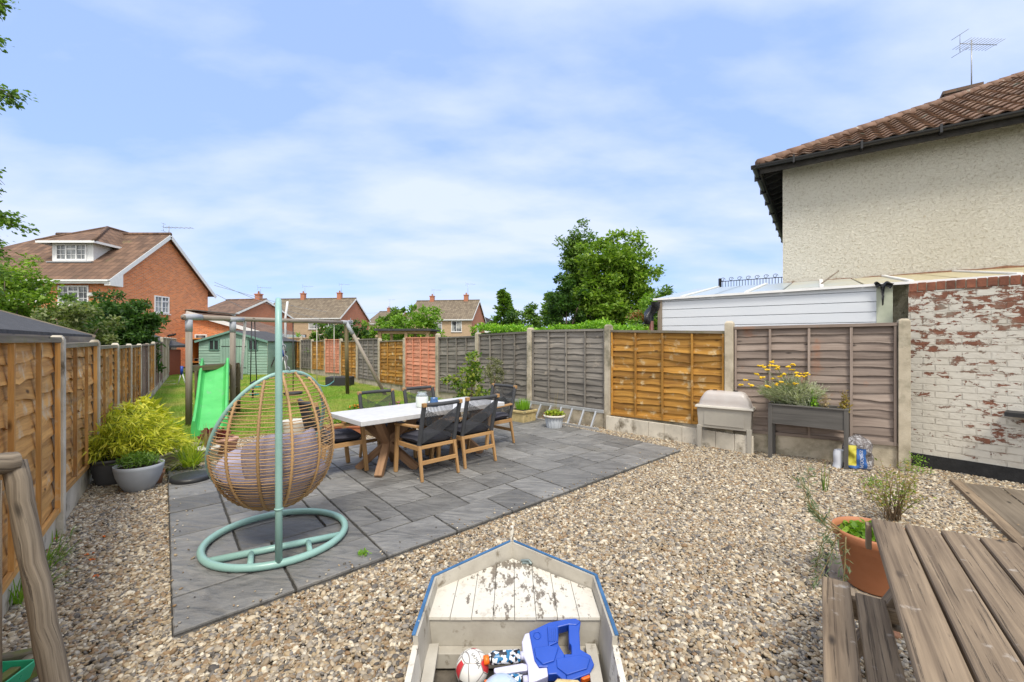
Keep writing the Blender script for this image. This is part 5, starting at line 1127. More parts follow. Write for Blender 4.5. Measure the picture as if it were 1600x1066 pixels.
mk = s.ramp(q, [(.570, 0.0), (.594, 1.0)]); paint = s.mix(s.noise(v, 3, 5), (.56, .52, .44), (.72, .69, .62)); bare = s.mix(s.noise(v, 12, 5), (.10, .045, .03), (.33, .125, .07))
bare = s.mix(s.ramp(s.noise(v, 5, 4), [(.5, 0.0), (.65, .7)]), bare, (.27, .24, .19))
c = s.mix(mk, paint, bare); c = s.mix(s.math('MULTIPLY', s.math('MULTIPLY', b.outputs['Fac'], s.ramp(s.noise(v, 4, 4), [(.4, .0), (.65, .5)])), .8), c, (.22, .18, .13)); c = s.mix(s.ramp(s.noise(v, 2.0, 6, .7), [(.52, 0.0), (.75, .45)]), c, (.36, .30, .22)); s.base(c); s.rough(.85)
s.bump(s.math('ADD', s.math('MULTIPLY', b.outputs['Fac'], -1.0), s.math('ADD', s.math('MULTIPLY', mk, -.35), s.math('MULTIPLY', s.noise(v, 25, 4), .6))), .8, .012)
brickm('soldier_brick', (.27, .095, .055), (.20, .07, .045), (.10, .08, .06), bump=.8, wd=.075, ht=.5)
surf('bitumen', [(.3, (.012, .012, .013)), (.7, (.03, .03, .032))], 12, bump=.5)
def brick_wall():
    t = thing('brick_wall', 'white painted brick wall with flaking paint and a bare brick top course', 'wall', None, BRW0_); u = (BRW1_ - BRW0_).normalized(); n = Vector((u.y, -u.x, 0)); n = n if n.y < 0 or n.x < 0 else -n
    L = 4.2; P = lambda a, o, z: u * a + n * o + ZU * z; m = MB()
    m.box(P(L / 2, -.11, 1.20), (L, .22, 2.06), (u, n, ZU), world=True); m.build('painted_face', 'flaking_brick', t)
    m = MB(); n_ = int(L / .086)
    for k in range(n_): m.box(P(.043 + k * .086, -.105 + rng.uniform(-.004, .004), 2.285 + rng.uniform(-.003, .003)), (.074, .225, .105), (u, n, ZU), r=rng.random())
    m.build('top_course', 'bare_brick', t, bevel=.004); m = MB(); m.box(P(L / 2, -.11, 2.275), (L, .20, .095), (u, n, ZU)); m.build('mortar_bed', 'concrete', t)
    m = MB(); m.box(P(L / 2, -.10, .05), (L, .23, .25), (u, n, ZU)); m.build('damp_course', 'bitumen', t)
    m = MB(); q = D(1580, 646, 4.95) - BRW0_; a = q.dot(u); m.box(P(a + .28, .12, .79), (.62, .26, .035), (u, n, ZU)); 
    for k in range(5): m.box(P(a + .28, .02 + k * .05, .812), (.62, .035, .012), (u, n, ZU))
    o = m.build('wall_shelf', 'black_plastic'); o.location = BRW0_; tag(o, 'black slatted shelf fixed to the white painted brick wall', 'shelf')

BRW0_ = Vector((5.10, 5.60, 0)); BRW1_ = Vector((5.71, 4.80, 0))
brick_wall()

# timber and slab threshold at the right edge
def threshold():
    A, B = G(1492, 757), G(1590, 850); A.z = B.z = 0; u = (B - A).normalized(); n = Vector((-u.y, u.x, 0)); n = n if n.x > 0 else -n; t = thing('timber_threshold', 'old timber edged boards let into the gravel by the brick wall', 'boards', None, A); L = (B - A).length + 1.0
    m = MB(); m.beam(ZU * .02, u * L + ZU * .02, .09, .07); m.build('edge_board', 'wood_old', t, bevel=.006)
    for k in range(5): m = MB(); c0 = n * (.06 + k * .3 + .145); m.box(c0 + u * L / 2 + ZU * .008, (L, .285, .05), (u, n, ZU)); m.build('board', 'wood_tan', t, bevel=.006)

threshold()
wood('wood_cream2', (.55, .40, .25), (.40, .28, .17), rv=.3, knots=False)
wood('pale_timber', (.58, .42, .24), (.42, .28, .14), knots=False, rv=.1)
plain('terracotta_s', (.42, .165, .075), .6)
plain('playhouse_red', (.28, .08, .05), .7)
s = NT('cloudy_plastic'); f = s.noise(s.vec('obj'), 6, 4); s.base(s.mix(f, (.66, .58, .53), (.82, .80, .80))); s.rough(.35); s.b.inputs['Transmission Weight'].default_value = .35; plain('resin_pale', (.55, .52, .46), .5)
# ------------------------------------------------------------------ play equipment and sheds
wood('wood_pole', (.36, .32, .27), (.17, .14, .115), rv=.15, grain=14, along=.7, bump=.5); wood('wood_pole_dark', (.17, .14, .07), (.07, .055, .03), rv=.15, grain=14)
plain('grey_bracket', (.36, .38, .42), .55); surf('slide_green', [(.3, (.06, .42, .10)), (.7, (.10, .54, .15))], 3, 5, bump=.05, rv=0, rough=.45, spots=((.16, .40, .20), 7, .60, .12)); plain('rope_white', (.55, .53, .48), .9); plain('swing_teal', (.10, .48, .42), .4); plain('white_pipe', (.68, .69, .70), .4); plain('goal_blue', (.02, .06, .35), .4)
def swing_frame():
    A = Vector((-6.05, 8.15, 0)); B = Vector((-4.80, 12.6, 0)); u = (B - A).normalized(); w = Vector((-.39, .92, 0)); t = thing('swing_frame', 'weathered round pole swing frame with grey brackets standing on the lawn', 'swing frame', None, A)
    q = Vector((-5.80, 9.04, 0)) - A; L = B - A; zt = 2.04; zt2 = 2.14
    m = MB(); m.tube([-u * .12 + ZU * zt, L * .5 + ZU * (zt + zt2) * .5, L + u * .15 + ZU * zt2], .05, 10); m.build('crossbar', 'wood_pole', t)
    for p, mt in ((Vector((0, 0, 0)), 'wood_pole'), (q, 'wood_pole')):
        m = MB(); m.tube([p + ZU * 0, p + ZU * 2.0], .055, 10); m.build('post', mt, t)
        m = MB(); m.tube([p + ZU * 1.78, p + ZU * 2.0], .06, 10); m.tube([p - u * .09 + ZU * (zt + .005), p + u * .24 + ZU * (zt + .015)], .058, 10); m.build('bracket', 'grey_bracket', t)
        m = MB(); m.tube([p + w * .62, p + w * .55 + ZU * 1.1], .045, 8); m.build('rear_post', 'wood_pole_dark', t)
    m = MB()
    for z in (.3, .6, .9): m.tube([w * .6 + ZU * z, w * .6 + q + ZU * z], .03, 8)
    m.build('ladder_rung', 'wood_pole_dark', t)
    m = MB(); m.beam(w * .02 + ZU * 1.07 + q * -.05, w * .02 + q * 1.05 + ZU * 1.07, .08, .07); m.beam(w * .58 + ZU * 1.07, w * .58 + q + ZU * 1.07, .08, .07)
    for k in range(6): m.beam(w * (.06 + .1 * k) + ZU * 1.115, w * (.06 + .1 * k) + q + ZU * 1.115, .09, .02)
    m.build('platform', 'wood_pole_dark', t)
    e = L + ZU * zt2; m = MB(); f1 = G(543, 617) - A; f1.z = 0; m.tube([f1, e + Vector((0, 0, 0))], .055, 10); m.build('leg', 'wood_pole_dark', t)
    m = MB(); f2 = G(603, 619) - A; f2.z = 0; m.tube([f2, e + u * .02], .05, 10); m.build('leg', 'wood_pole', t)
    m = MB(); m.tube([e, e + (f2 - e) * .16], .056, 10); m.tube([e - u * .2, e + u * .17], .056, 10); m.box(e + u * .2 + ZU * .03, (.02, .22, .2), (u, w, ZU)); m.build('bracket', 'grey_bracket', t)
    def bar(px):
        k = (px - HX) / F; s_ = (k * A.y - A.x) / (u.x - k * u.y); return A + u * s_ + ZU * (zt + (zt2 - zt) * s_ / L.length)
    # hanging swings: each its own thing
    def swing(name, lab, p0, p1, z0, seatfn, mat, rmat='rope_white', rr=.010):
        a, b = bar(p0), bar(p1); t2 = thing(name, lab, 'swing', 'swings hanging from the pole frame', a); e0, e1 = seatfn(a, b)
        for x, y in ((a, e0), (b, e1)): m = MB(); m.tube([x - a - ZU * .03, y - a], rr, 6); m.build('rope', rmat, t2)
        return t2, e0 - a, e1 - a
    t2, e0, e1 = swing('belt_swing', 'swing with a curved teal seat on two pale ropes', 495, 522, .45, lambda a, b: (Vector((a.x + .05, a.y - .1, .50)), Vector((b.x, b.y, .50))), 'swing_teal')
    m = MB(); c_ = w * .07; m.grid(lambda a, b: e0.lerp(e1, a) - ZU * (.10 * math.sin(a * math.pi)) + c_ * (b * 2 - 1), 12, 2); m.grid(lambda a, b: e0.lerp(e1, a) - ZU * (.10 * math.sin(a * math.pi) + .02) + c_ * (b * 2 - 1), 12, 2); m.build('seat', 'swing_teal', t2)
    b_ = bar(458); t3 = thing('disc_swing', 'black disc seat swing on a single dark rope', 'swing', 'swings hanging from the pole frame', b_); m = MB(); m.tube([(0, 0, -.03), (0, 0, .36 - b_.z)], .012, 6); m.build('rope', 'rubber', t3)
    m = MB(); m.lathe([(0, .30 - b_.z), (.20, .30 - b_.z), (.22, .33 - b_.z), (.20, .36 - b_.z), (0, .38 - b_.z)], seg=24); m.build('seat', 'rubber', t3)
    a_ = bar(395); t4 = thing('glider_swing', 'swing glider with dark twin ropes and teal foot rests', 'swing', 'swings hanging from the pole frame', a_)
    for k in (-.03, .05): m = MB(); m.tube([u * k - ZU * .03, u * k * 2 + ZU * (.7 - a_.z)], .011, 6); m.build('rope', 'rubber', t4)
    m = MB(); m.tube([ZU * (.7 - a_.z) - w * .3, ZU * (.7 - a_.z) + w * .3], .02, 6); m.tube([ZU * (.7 - a_.z), ZU * (.35 - a_.z)], .02, 6); m.build('frame', 'rubber', t4)
    m = MB(); m.box(ZU * (.42 - a_.z) + w * .2, (.16, .12, .05)); m.box(ZU * (.62 - a_.z) - w * .2 + u * .1, (.2, .12, .05)); m.build('foot_rest', 'swing_teal', t4, bevel=.01)
    d_ = bar(383); t5 = thing('climbing_rope', 'slack white climbing pole slanting down from the crossbar', 'climbing pole', None, d_); m = MB(); e_ = D(377, 592, 9.6) - d_; m.tube([(0, 0, -.03), e_, e_ + Vector((0, 0, -.02))], .028, 8); m.build('pole', 'rope_white', t5)
    return t
swing_frame()
def slide():
    b = G(328, 683); tp = Vector((-5.97, 8.75, 1.12)); d = Vector((b.x - tp.x, b.y - tp.y, 0)); n = 26; dd = d.normalized(); sd = Vector((-dd.y, dd.x, 0)); t = thing('slide', 'bright green plastic slide coming down onto the lawn', 'slide', None, (b.x, b.y, 0)); O = Vector((b.x, b.y, 0))
    def cl(v):
        s_ = v; z = 1.12 * (1 - s_) ** 1.0 + .10 * math.sin(s_ * math.pi * 2.2) * .55; z = max(z, .13 * (1)) if s_ > .86 else z
        return tp + d * s_ - ZU * tp.z + ZU * (z if s_ <= .86 else .13 + (1.12 * .14) * 0)
    prof = [(-.285, .02), (-.275, .14), (-.26, .16), (-.225, .155), (-.20, .04), (-.17, .0), (0, -.015), (.17, 0), (.20, .04), (.225, .155), (.26, .16), (.275, .14), (.285, .02)]
    k = len(prof); m = MB()
    def f(a, v):
        i = min(k - 1, round(a * (k - 1))); x, h = prof[i]; s_ = v; base = Vector((tp.x, tp.y, 0)) + d * s_; z = 1.10 * (1 - s_) + .05 * math.sin(s_ * 6.5) * (1 - s_); z = z * (1 - max(0, (s_ - .8) / .2) * .0) + .13 * s_ ** 3
        fl = .04 * s_
        return base - O + sd * x * (.86 + fl) + ZU * (z + h)
    m.grid(f, k - 1, n, smooth=False); o = m.build('chute', 'slide_green', t); so = o.modifiers.new('solid', 'SOLIDIFY'); so.thickness = .012
    m = MB(); m.prism([f(q / (k - 1), 1) for q in range(k)] + [f(1, 1) * 1 - ZU * .22, f(0, 1) - ZU * .22], dd * .02); m.build('foot', 'slide_green', t)
slide()
def goal(lab, px, y0, y1, Y):
    a = D(px, y1, Y); a.z = 0; h = D(px, y0, Y).z; t = thing('goal_frame', lab, 'goal', 'white pipe goal frames', a)
    for k in (-.14, .14): m = MB(); m.tube([(k, 0, 0), (k * .15, 0, h - .25)], .018, 8); m.build('pole', 'white_pipe', t)
    m = MB(); m.tube([(0, 0, h - .30), (0, 0, h + .02)], .045, 10); m.build('top_grip', 'goal_blue', t)
    m = MB(); m.tube([(-.14, 0, .02), (-1.0, -.1, .02), (-1.3, 1.4, .02)], .015, 8); m.build('base_tube', 'white_pipe', t)
goal('white goal frame with a blue top standing by the left fence', 284, 573, 599, 16.0); goal('white goal frame with a blue top seen through the top of the egg chair', 443, 546, 590, 18.5)
def MB_box(name, c, size, mat, bv=.004):
    m = MB(); m.box((0, 0, 0), size); o = m.build(name, mat, bevel=bv); o.location = c; return o
def tyre_box():
    a = G(526, 605); t = tag(MB_box('storage_crate', (a.x, a.y + .3, .17), (.85, .5, .34), 'rubber', .02), 'low black crate lying on the lawn beside the swing frame leg', 'crate')
tyre_box()

wood('shiplap', (.30, .44, .36), (.20, .33, .27), rv=.12, grain=20, knots=False); plain('shed_trim', (.14, .27, .22), .8); plain('playhouse', (.55, .20, .04), .7)
def green_shed():
    Y = 20.4; x0, x1 = (311 - HX) / F * Y, (418 - HX) / F * Y; W_ = x1 - x0; t = thing('garden_shed', 'pale green shiplap garden shed with double doors and two small windows', 'shed', None, (x0, Y, 0)); ez, rz, dp = 1.62, 2.06, 2.6
    m = MB(); n = 16
    for k in range(n):
        z0 = k * rz / n; z1 = z0 + rz / n
        def xr(z): return (0, W_) if z <= ez else (W_ / 2 * (z - ez) / (rz - ez), W_ - W_ / 2 * (z - ez) / (rz - ez))
        a0, b0 = xr(z0); a1, b1 = xr(z1)
        m.add([(a0, -.022, z0), (b0, -.022, z0), (b1, 0, z1), (a1, 0, z1), (a0, 0, z0), (b0, 0, z0)], [(0, 1, 2, 3), (0, 4, 5, 1)], [[(a0, z0 * .3), (b0, z0 * .3), (b1, z0 * .3 + .1), (a1, z0 * .3 + .1)], [(0, 0)] * 4])
    m.quad((0, 0, 0), (0, dp, 0), (0, dp, ez), (0, 0, ez)); m.quad((W_, 0, 0), (W_, dp, 0), (W_, dp, ez), (W_, 0, ez)); m.build('wall', 'shiplap', t)
    m = MB()
    for s_ in (0, 1):
        xa = -.1 if s_ == 0 else W_ + .1; za = ez - .05; q = [Vector((xa, -.15, za)), Vector((xa, dp + .1, za)), Vector((W_ / 2, dp + .1, rz + .02)), Vector((W_ / 2, -.15, rz + .02))]; m.add(q + [x + ZU * .03 for x in q], [(0, 1, 2, 3), (4, 5, 6, 7), (0, 3, 7, 4), (0, 1, 5, 4)])
    m.build('roof', 'felt', t)
    m = MB(); m.beam((-.1, -.16, ez - .06), (W_ / 2, -.16, rz + .0), .02, .09); m.beam((W_ + .1, -.16, ez - .06), (W_ / 2, -.16, rz + .0), .02, .09); m.build('barge_board', 'shed_trim', t)
    def xx(px): return (px - HX) / F * Y - x0
    zz_ = lambda y: CAMH - (y - HY) / F * Y
    for a, b in ((328, 342.5), (389.5, 403)):
        m = MB(); A_, B_ = xx(a), xx(b); z0, z1 = zz_(547), zz_(531.5)
        for p, q in (((A_, z0), (B_, z0)), ((A_, z1), (B_, z1)), ((A_, z0), (A_, z1)), ((B_, z0), (B_, z1)), (((A_ + B_) / 2, z0), ((A_ + B_) / 2, z1))): m.beam((p[0], -.04, p[1]), (q[0], -.04, q[1]), .04, .035, up=(0, 1, 0))
        w_ = m.build('window', 'shed_trim', t); m = MB(); m.quad((A_, -.027, z0), (B_, -.027, z0), (B_, -.027, z1), (A_, -.027, z1)); m.build('pane', 'pane_dark', w_)
    for a, b in ((345, 366.5), (367, 388)):
        m = MB(); A_, B_ = xx(a), xx(b)
        for k in range(5): m.box((A_ + (B_ - A_) * (k + .5) / 5, -.04, .88), ((B_ - A_) / 5 - .012, .025, 1.62))
        d_ = m.build('door', 'shiplap', t); m = MB()
        for z in (.35, 1.35): m.box(((A_ + B_) / 2, -.058, z), ((B_ - A_) * .8, .012, .03))
        m.build('hinge', 'black_plastic', d_)
    m = MB(); m.box((W_ / 2, -.06, rz - .16), (.12, .06, .12)); m.build('shed_lamp', 'black_plastic', t)
green_shed()
def orange_playhouse():
    Y = 21.5; x0 = (296 - HX) / F * Y; W_ = 20 / F * Y; t = thing('playhouse', 'orange painted open fronted play house left of the green shed', 'playhouse', None, (x0, Y, 0)); m = MB()
    m.box((W_ / 2, 1.0, .85), (W_, .05, 1.7)); m.box((0, .5, .85), (.05, 1.0, 1.7)); m.box((W_, .5, .85), (.05, 1.0, 1.7)); m.box((W_ / 2, .45, .55), (W_, .9, .05)); m.build('wall', 'playhouse', t)
    m = MB(); m.box((W_ / 2, .4, 1.72), (W_ + .3, 1.4, .06)); m.build('roof', 'playhouse', t); m = MB(); g = random.Random(3)
    for k in range(8): m.box((g.uniform(.1, W_ - .1), .3, .62 + g.uniform(0, .06)), (.12, .12, .1)); m.box((g.uniform(.1, W_ - .1), .2, .12), (.16, .2, .2))
    m.build('clutter', 'wood_weather', t)
orange_playhouse()
def log_store():
    Y = 20.6; a = D(424, 560, Y); t = thing('leaning_frame', 'dark timber frame propped beside the green shed', 'frame', None, (a.x, a.y, 0)); m = MB(); m.beam((-.2, 0, 0), (.15, .3, 1.1), .05, .05); m.beam((.15, .3, 1.1), (.55, .3, 1.1), .05, .05); m.beam((.2, 0, 0), (.55, .3, 1.1), .05, .05); m.build('frame_bars', 'wood_dark', t)
log_store()
def back_fence():
    t = thing('back_fence', 'pale close boarded fence crossing the far end of the garden', 'fence', None, (-16.5, 25.5, 0)); m = MB()
    for k in range(62): m.box((k * .12 - .5, .02 * (k % 2), .88), (.125, .02, 1.78 + rng.uniform(-.01, .01)))
    m.build('board', 'wood_cream2', t); m = MB(); m.box((3.1, -.03, 1.78), (7.4, .05, .05)); m.build('capping_rail', 'wood_cream2', t)
    for k in range(4): m = MB(); m.box((k * 2 + .2, -.06, .95), (.1, .1, 1.9)); m.build('post', 'concrete', t)

back_fence()
def felt_shed():
    K = Vector((-5.62, 5.85, 0)); u = (LP[2] - LP[3]).normalized(); U = Vector((u.x, u.y, 0)); Wv = Vector((U.y, -U.x, 0)); Wv = Wv if Wv.x < 0 else -Wv; t = thing('felt_roof_shed', 'timber shed with a grey felt roof just behind the left fence', 'shed', None, K); m = MB()
    P = lambda a, b, z: U * a + Wv * b + ZU * z; L, D_ = 5.0, 2.4
    m.box(P(L / 2 + .15, D_ / 2 + .12, .78), (L - .2, D_ - .2, 1.56), (U, Wv, ZU)); m.build('wall', 'wood_weather', t)
    m = MB(); q = [P(0, .02, 1.66), P(L, .02, 1.66), P(L, D_ / 2, 2.08), P(0, D_ / 2, 2.08)]; q2 = [P(0, D_, 1.66), P(L, D_, 1.66), P(L, D_ / 2, 2.08), P(0, D_ / 2, 2.08)]
    for s_ in (q, q2): m.add([x + ZU * .02 for x in s_] + [x - ZU * .02 for x in s_], [(0, 1, 2, 3), (7, 6, 5, 4), (0, 1, 5, 4), (0, 3, 7, 4), (1, 2, 6, 5)])
    m.build('roof', 'felt', t); m = MB()
    for a in (-.012, L + .012): m = MB(); m.beam(P(a, 0, 1.62), P(a, D_ / 2, 2.05), .02, .12); m.beam(P(a, D_, 1.62), P(a, D_ / 2, 2.05), .02, .12); m.build('barge_board', 'wood_weather', t)
    m = MB(); m.beam(P(0, 0, 1.6), P(L, 0, 1.6), .02, .1); m.build('fascia', 'wood_weather', t)
felt_shed()
def red_roof():
    a = D(212, 545, 19); t = thing('red_outhouse', 'small red walled outhouse with a dark sloping roof behind the left fence', 'shed', None, (a.x, a.y, 0)); m = MB(); m.box((.2, 1, .6), (1.1, 1.2, 1.2)); m.build('wall', 'playhouse_red', t)
    m = MB(); m.prism([(-.7, .2, 1.92), (-.7, .2, 1.82), (.95, .2, 1.3), (.95, .2, 1.4)], (0, 1.6, 0)); m.build('roof', 'felt', t); m = MB(); m.beam((-.7, .17, 1.82), (.95, .17, 1.3), .03, .12); m.build('barge_board', 'playhouse_red', t)

red_roof()
def pergola():
    a, b = D(594, 530, 19), D(668, 530, 19); L = b.x - a.x; t = thing('garden_shelter', 'open timber shelter with a flat dark roof beyond the right fence', 'shelter', None, (a.x, a.y, 0)); m = MB(); z = 2.0
    for x in (0, L * .55, L): m.box((x, 0, z / 2), (.12, .12, z)); m.box((x, 1.8, z / 2), (.12, .12, z))
    m.beam((-.1, 0, z - .02), (L + .1, 0, z - .02), .08, .12); m.beam((-.1, 1.8, z - .02), (L + .1, 1.8, z - .02), .08, .12); m.build('frame', 'pale_timber', t); m = MB(); m.box((L / 2, .9, z + .09), (L + .4, 2.3, .09)); m.build('roof', 'felt', t)

pergola()
def washing_post():
    a = D(446, 526, 24.0); m = MB(); m.tube([(0, 0, 0), (0, 0, 2.9), (.12, 0, D(449, 471, 24).z)], .06, 8); o = m.build('white_pole', 'white_pipe'); o.location = (a.x, a.y, 0); tag(o, 'tall slim white pole rising beyond the far fence, behind the crossbar', 'pole')
washing_post()
m = MB()
for (xa, ya, Ya), (xb, yb, Yb) in (((335, 441, 40), (560, 500, 70)), ((335, 446, 40), (600, 488, 80)), ((338, 460, 40), (470, 494, 70))):
    A_, B_ = D(xa, ya, Ya), D(xb, yb, Yb); pts = [A_.lerp(B_, k / 10) - ZU * (1.2 * math.sin(math.pi * k / 10)) for k in range(11)]; m.tube(pts, .022, 4)
o = m.build('overhead_cables', 'grey_bracket'); tag(o, 'thin overhead telephone cables crossing the sky above the swing frame', 'cables')

# ------------------------------------------------------------------ pots, planters and small things
surf('stone_yellow', [(.3, (.36, .28, .12)), (.6, (.50, .40, .20)), (.8, (.58, .50, .30))], 9, bump=.8, bs=30, spots=((.20, .18, .10), 6, .58, .1)); plain('pot_grey', (.36, .39, .43), .6, bump=.2); plain('pot_dark', (.10, .10, .105), .55, bump=.2); plain('pot_white', (.60, .57, .50), .6); plain('pot_pink', (.52, .30, .24), .8); plain('pot_blueish', (.40, .43, .47), .5)
surf('pot_old', [(.35, (.36, .13, .06)), (.5, (.42, .20, .11)), (.6, (.30, .31, .29))], 9, bump=.4); surf('soil', [(.3, (.02, .016, .012)), (.7, (.06, .045, .03))], 30, bump=.8)
plain('planter_grey', (.115, .11, .105), .7); wood('planter_wood', (.125, .118, .11), (.07, .066, .062), knots=False, rv=.05, bump=.2); plain('resin_beige', (.37, .345, .30), .6)
def pot(name, lab, p, prof, mat, cat='plant pot', soil=None, flute=None, sx=1, sy=1, rot=0, seg=32):
    t = thing(name, lab, cat, None, p); m = MB(); m.lathe(prof, seg=seg, flute=flute, sx=sx, sy=sy, rot=rot); m.build('pot_body', mat, t)
    if soil: m = MB(); m.lathe([(0, soil[1]), (soil[0], soil[1] + .002)], seg=20, sx=sx, sy=sy, rot=rot); m.build('compost', 'soil', t)
    return t
# terracotta pot beside the picnic table on a board
q = Vector((2.33, 2.80, 0)); BZ = .03
pot('terracotta_pot', 'large smooth terracotta pot with a thick rim beside the picnic table', (q.x, q.y, BZ), [(0, 0), (.142, 0), (.150, .01), (.194, .25), (.197, .252), (.197, .265), (.203, .27), (.206, .29), (.213, .295), (.220, .305), (.225, .342), (.219, .355), (.209, .353), (.203, .33), (.19, .29)], 'terracotta_s', soil=(.20, .315), seg=48)

t = thing('pallet_board', 'old board lying under the terracotta pot', 'board', None, (2.27, 2.86, 0)); m = MB(); e1 = Vector((.576, .817, 0)); e2 = Vector((.817, -.576, 0)); m.box((0, 0, .012), (.75, .30, .022), (e1, e2, ZU)); m.build('plank', 'wood_weather', t); m = MB(); m.box(-e2 * .165 + ZU * .012, (.72, .015, .028), (e1, e2, ZU)); m.build('dark_edge', 'wood_dark', t)
for k, (x, y, rz) in enumerate(((1.98, 2.66, .9), (2.08, 2.42, 1.0))):
    m = MB(); m.box((0, 0, 0), (.215, .10, .05)); o = m.build('brick', 'rust_brick', bevel=.01); o.location = (x, y, .012); o.rotation_euler = (.05, -.04, rz); tag(o, ['broken reddish brick half sunk in the pebbles left of the terracotta pot', 'broken reddish brick half sunk in the pebbles nearer the bench'][k], 'brick')
# left group
rp = [(0, 0), (.11, 0), (.125, .02)] + [(.13 + .05 * k / 8 + (.008 if k % 2 else 0), .03 + .026 * k) for k in range(9)] + [(.19, .27), (.205, .275), (.205, .30), (.185, .30), (.17, .27)]
a = G(158, 762); pot('ribbed_pot', 'dark ribbed pot holding the yellow bamboo by the left fence', (a.x, a.y + .12, 0), rp, 'pot_dark', soil=(.172, .275))
a = G(194, 775); pot('bowl_pot', 'smooth pale grey egg shaped pot in front of the bamboo', (a.x + .01, a.y + .17, 0), [(0, 0), (.10, 0), (.125, .02), (.165, .09), (.195, .17), (.212, .25), (.215, .285), (.206, .285), (.195, .24)], 'pot_grey', soil=(.19, .25), seg=40)
a = G(231, 762); pot('small_terracotta_pot', 'small weathered terracotta pot right of the pale grey pot', (a.x, a.y + .08, 0), [(0, 0), (.07, 0), (.085, .12), (.10, .13), (.10, .16), (.088, .16), (.08, .13)], 'pot_old', soil=(.082, .135))
a = G(318, 724); pot('cream_pot', 'cream plastic pot with a red leaved plant, left of the pink pot', (a.x, a.y + .08, 0), [(0, 0), (.10, 0), (.125, .17), (.14, .175), (.14, .195), (.125, .195)], 'pot_white', soil=(.124, .17))
a = G(346, 712); pot('pink_pot', 'faded pink clay pot behind the left rim of the egg chair', (a.x, a.y + .1, 0), [(0, 0), (.10, 0), (.145, .19), (.155, .195), (.155, .22), (.14, .22)], 'pot_pink', soil=(.138, .19))
a = G(455, 684); pot('beige_pot', 'beige ribbed pot standing beyond the egg chair on the pebbles', (a.x, a.y + .1, 0), [(0, 0), (.14, 0)] + [(.15 + .03 * k / 6 + (.006 if k % 2 else 0), .03 + .035 * k) for k in range(7)] + [(.19, .27), (.17, .27)], 'pot_white', soil=(.165, .24))
m = MB(); m.lathe([(0, 0), (.195, 0), (.20, .01), (.195, .045), (.17, .05), (0, .046)], seg=36); o = m.build('round_base', 'black_plastic', bevel=0); a = G(297, 750, .05); o.location = (a.x, a.y + .02, .05); tag(o, 'round black disc shaped base lying on the patio corner', 'parasol base')
# timber edging of the raised bed
t = thing('timber_edging', 'old timber sleeper edging the bed behind the patio corner', 'edging', None, (-4.3, 5.35, 0))
for p0, p1 in (((-.16, -.08, .07), (-.12, 1.15, .07)), ((-.95, .05, .06), (-.17, -.1, .06))): m = MB(); m.beam(p0, p1, .07, .15); m.build('sleeper', 'wood_weather', t, bevel=.008)
# orange trough with flowers behind the table
a = G(560, 690); t = thing('terracotta_trough', 'long terracotta trough seen under the left end of the table', 'plant trough', None, (-2.75, 7.3, 0)); m = MB(); m.box((0, 0, .09), (.62, .24, .18), taper=(1.08, 1.15)); m.box((0, 0, .185), (.70, .30, .03)); m.build('trough_body', 'terracotta', t, bevel=.006); m = MB(); m.box((0, 0, .203), (.62, .24, .006)); m.build('compost', 'soil', t)
# yellow stone planter and fluted pot by the right fence
a = G(817, 664); t = thing('stone_planter', 'square yellow stone planter on the patio end by the right fence', 'planter', None, (a.x, a.y + .2, 0)); r_ = (RP[3] - RP[2]).normalized(); e1 = Vector((-r_.x, -r_.y, 0)); e2 = Vector((e1.y, -e1.x, 0))
m = MB(); m.box((0, 0, .02), (.40, .40, .04), (e1, e2, ZU)); m.box((0, 0, .135), (.37, .37, .20), (e1, e2, ZU)); m.box((0, 0, .245), (.42, .42, .045), (e1, e2, ZU)); m.build('planter_box', 'stone_yellow', t, bevel=.01); m = MB(); m.box((0, 0, .27), (.34, .34, .006), (e1, e2, ZU)); m.build('compost', 'soil', t); SPL = t
a = G(867, 674); t = pot('fluted_pot', 'pale grey blue fluted plastic pot in front of the ladder', (a.x, a.y + .13, 0), [(0, 0), (.125, 0), (.13, .02), (.165, .235), (.16, .24)], 'pot_blueish', flute=(.035, 16), seg=96); m = MB(); m.lathe([(.16, .235), (.195, .24), (.2, .26), (.19, .275), (.17, .275), (.165, .25)], seg=40); m.build('rim', 'pot_white', t); m = MB(); m.lathe([(0, .25), (.165, .252)], seg=20); m.build('compost', 'soil', t); FPT = t
# ladder on its side
a, b = RP[2], RP[3]; u = (b - a).normalized(); n = Vector((-u.y, u.x)); U = Vector((u.x, u.y, 0)); N_ = Vector((n.x, n.y, 0)); t = thing('ladder', 'grey aluminium ladder lying on its side along the right fence', 'ladder', None, (a.x, a.y, 0)); L = 2.9
for z, o_ in ((.03, .30), (.33, .13)): m = MB(); m.box(U * (L / 2 + .02) + N_ * o_ + ZU * z, (L, .028, .06), (U, N_, ZU)); m.build('stile', 'alu', t, bevel=.004)
for k in range(11): m = MB(); m.beam(U * (.18 + k * .26) + N_ * .30 + ZU * .04, U * (.18 + k * .26) + N_ * .13 + ZU * .32, .03, .03); m.build('rung', 'alu', t)
# concrete blocks stood along the foot of the golden panel
t = thing('block_edging', 'row of upright pale concrete blocks along the foot of the golden panel', 'edging blocks', None, (RP[1].x, RP[1].y, 0)); a, b = Vector((0, 0)), RP[2] - RP[1]; u = (b - a).normalized(); n = Vector((-u.y, u.x)); U = Vector((u.x, u.y, 0)); N_ = Vector((n.x, n.y, 0)); q = -.35
while q < 1.95:
    w_ = rng.uniform(.24, .30); m = MB(); m.box(U * (q + w_ / 2) + N_ * (.09 + rng.uniform(-.004, .004)) + ZU * .11, (w_ - .006, .05, .30 + rng.uniform(-.008, .004)), (U, N_, ZU)); m.build('block', 'concrete_pale', t, bevel=.004); q += w_
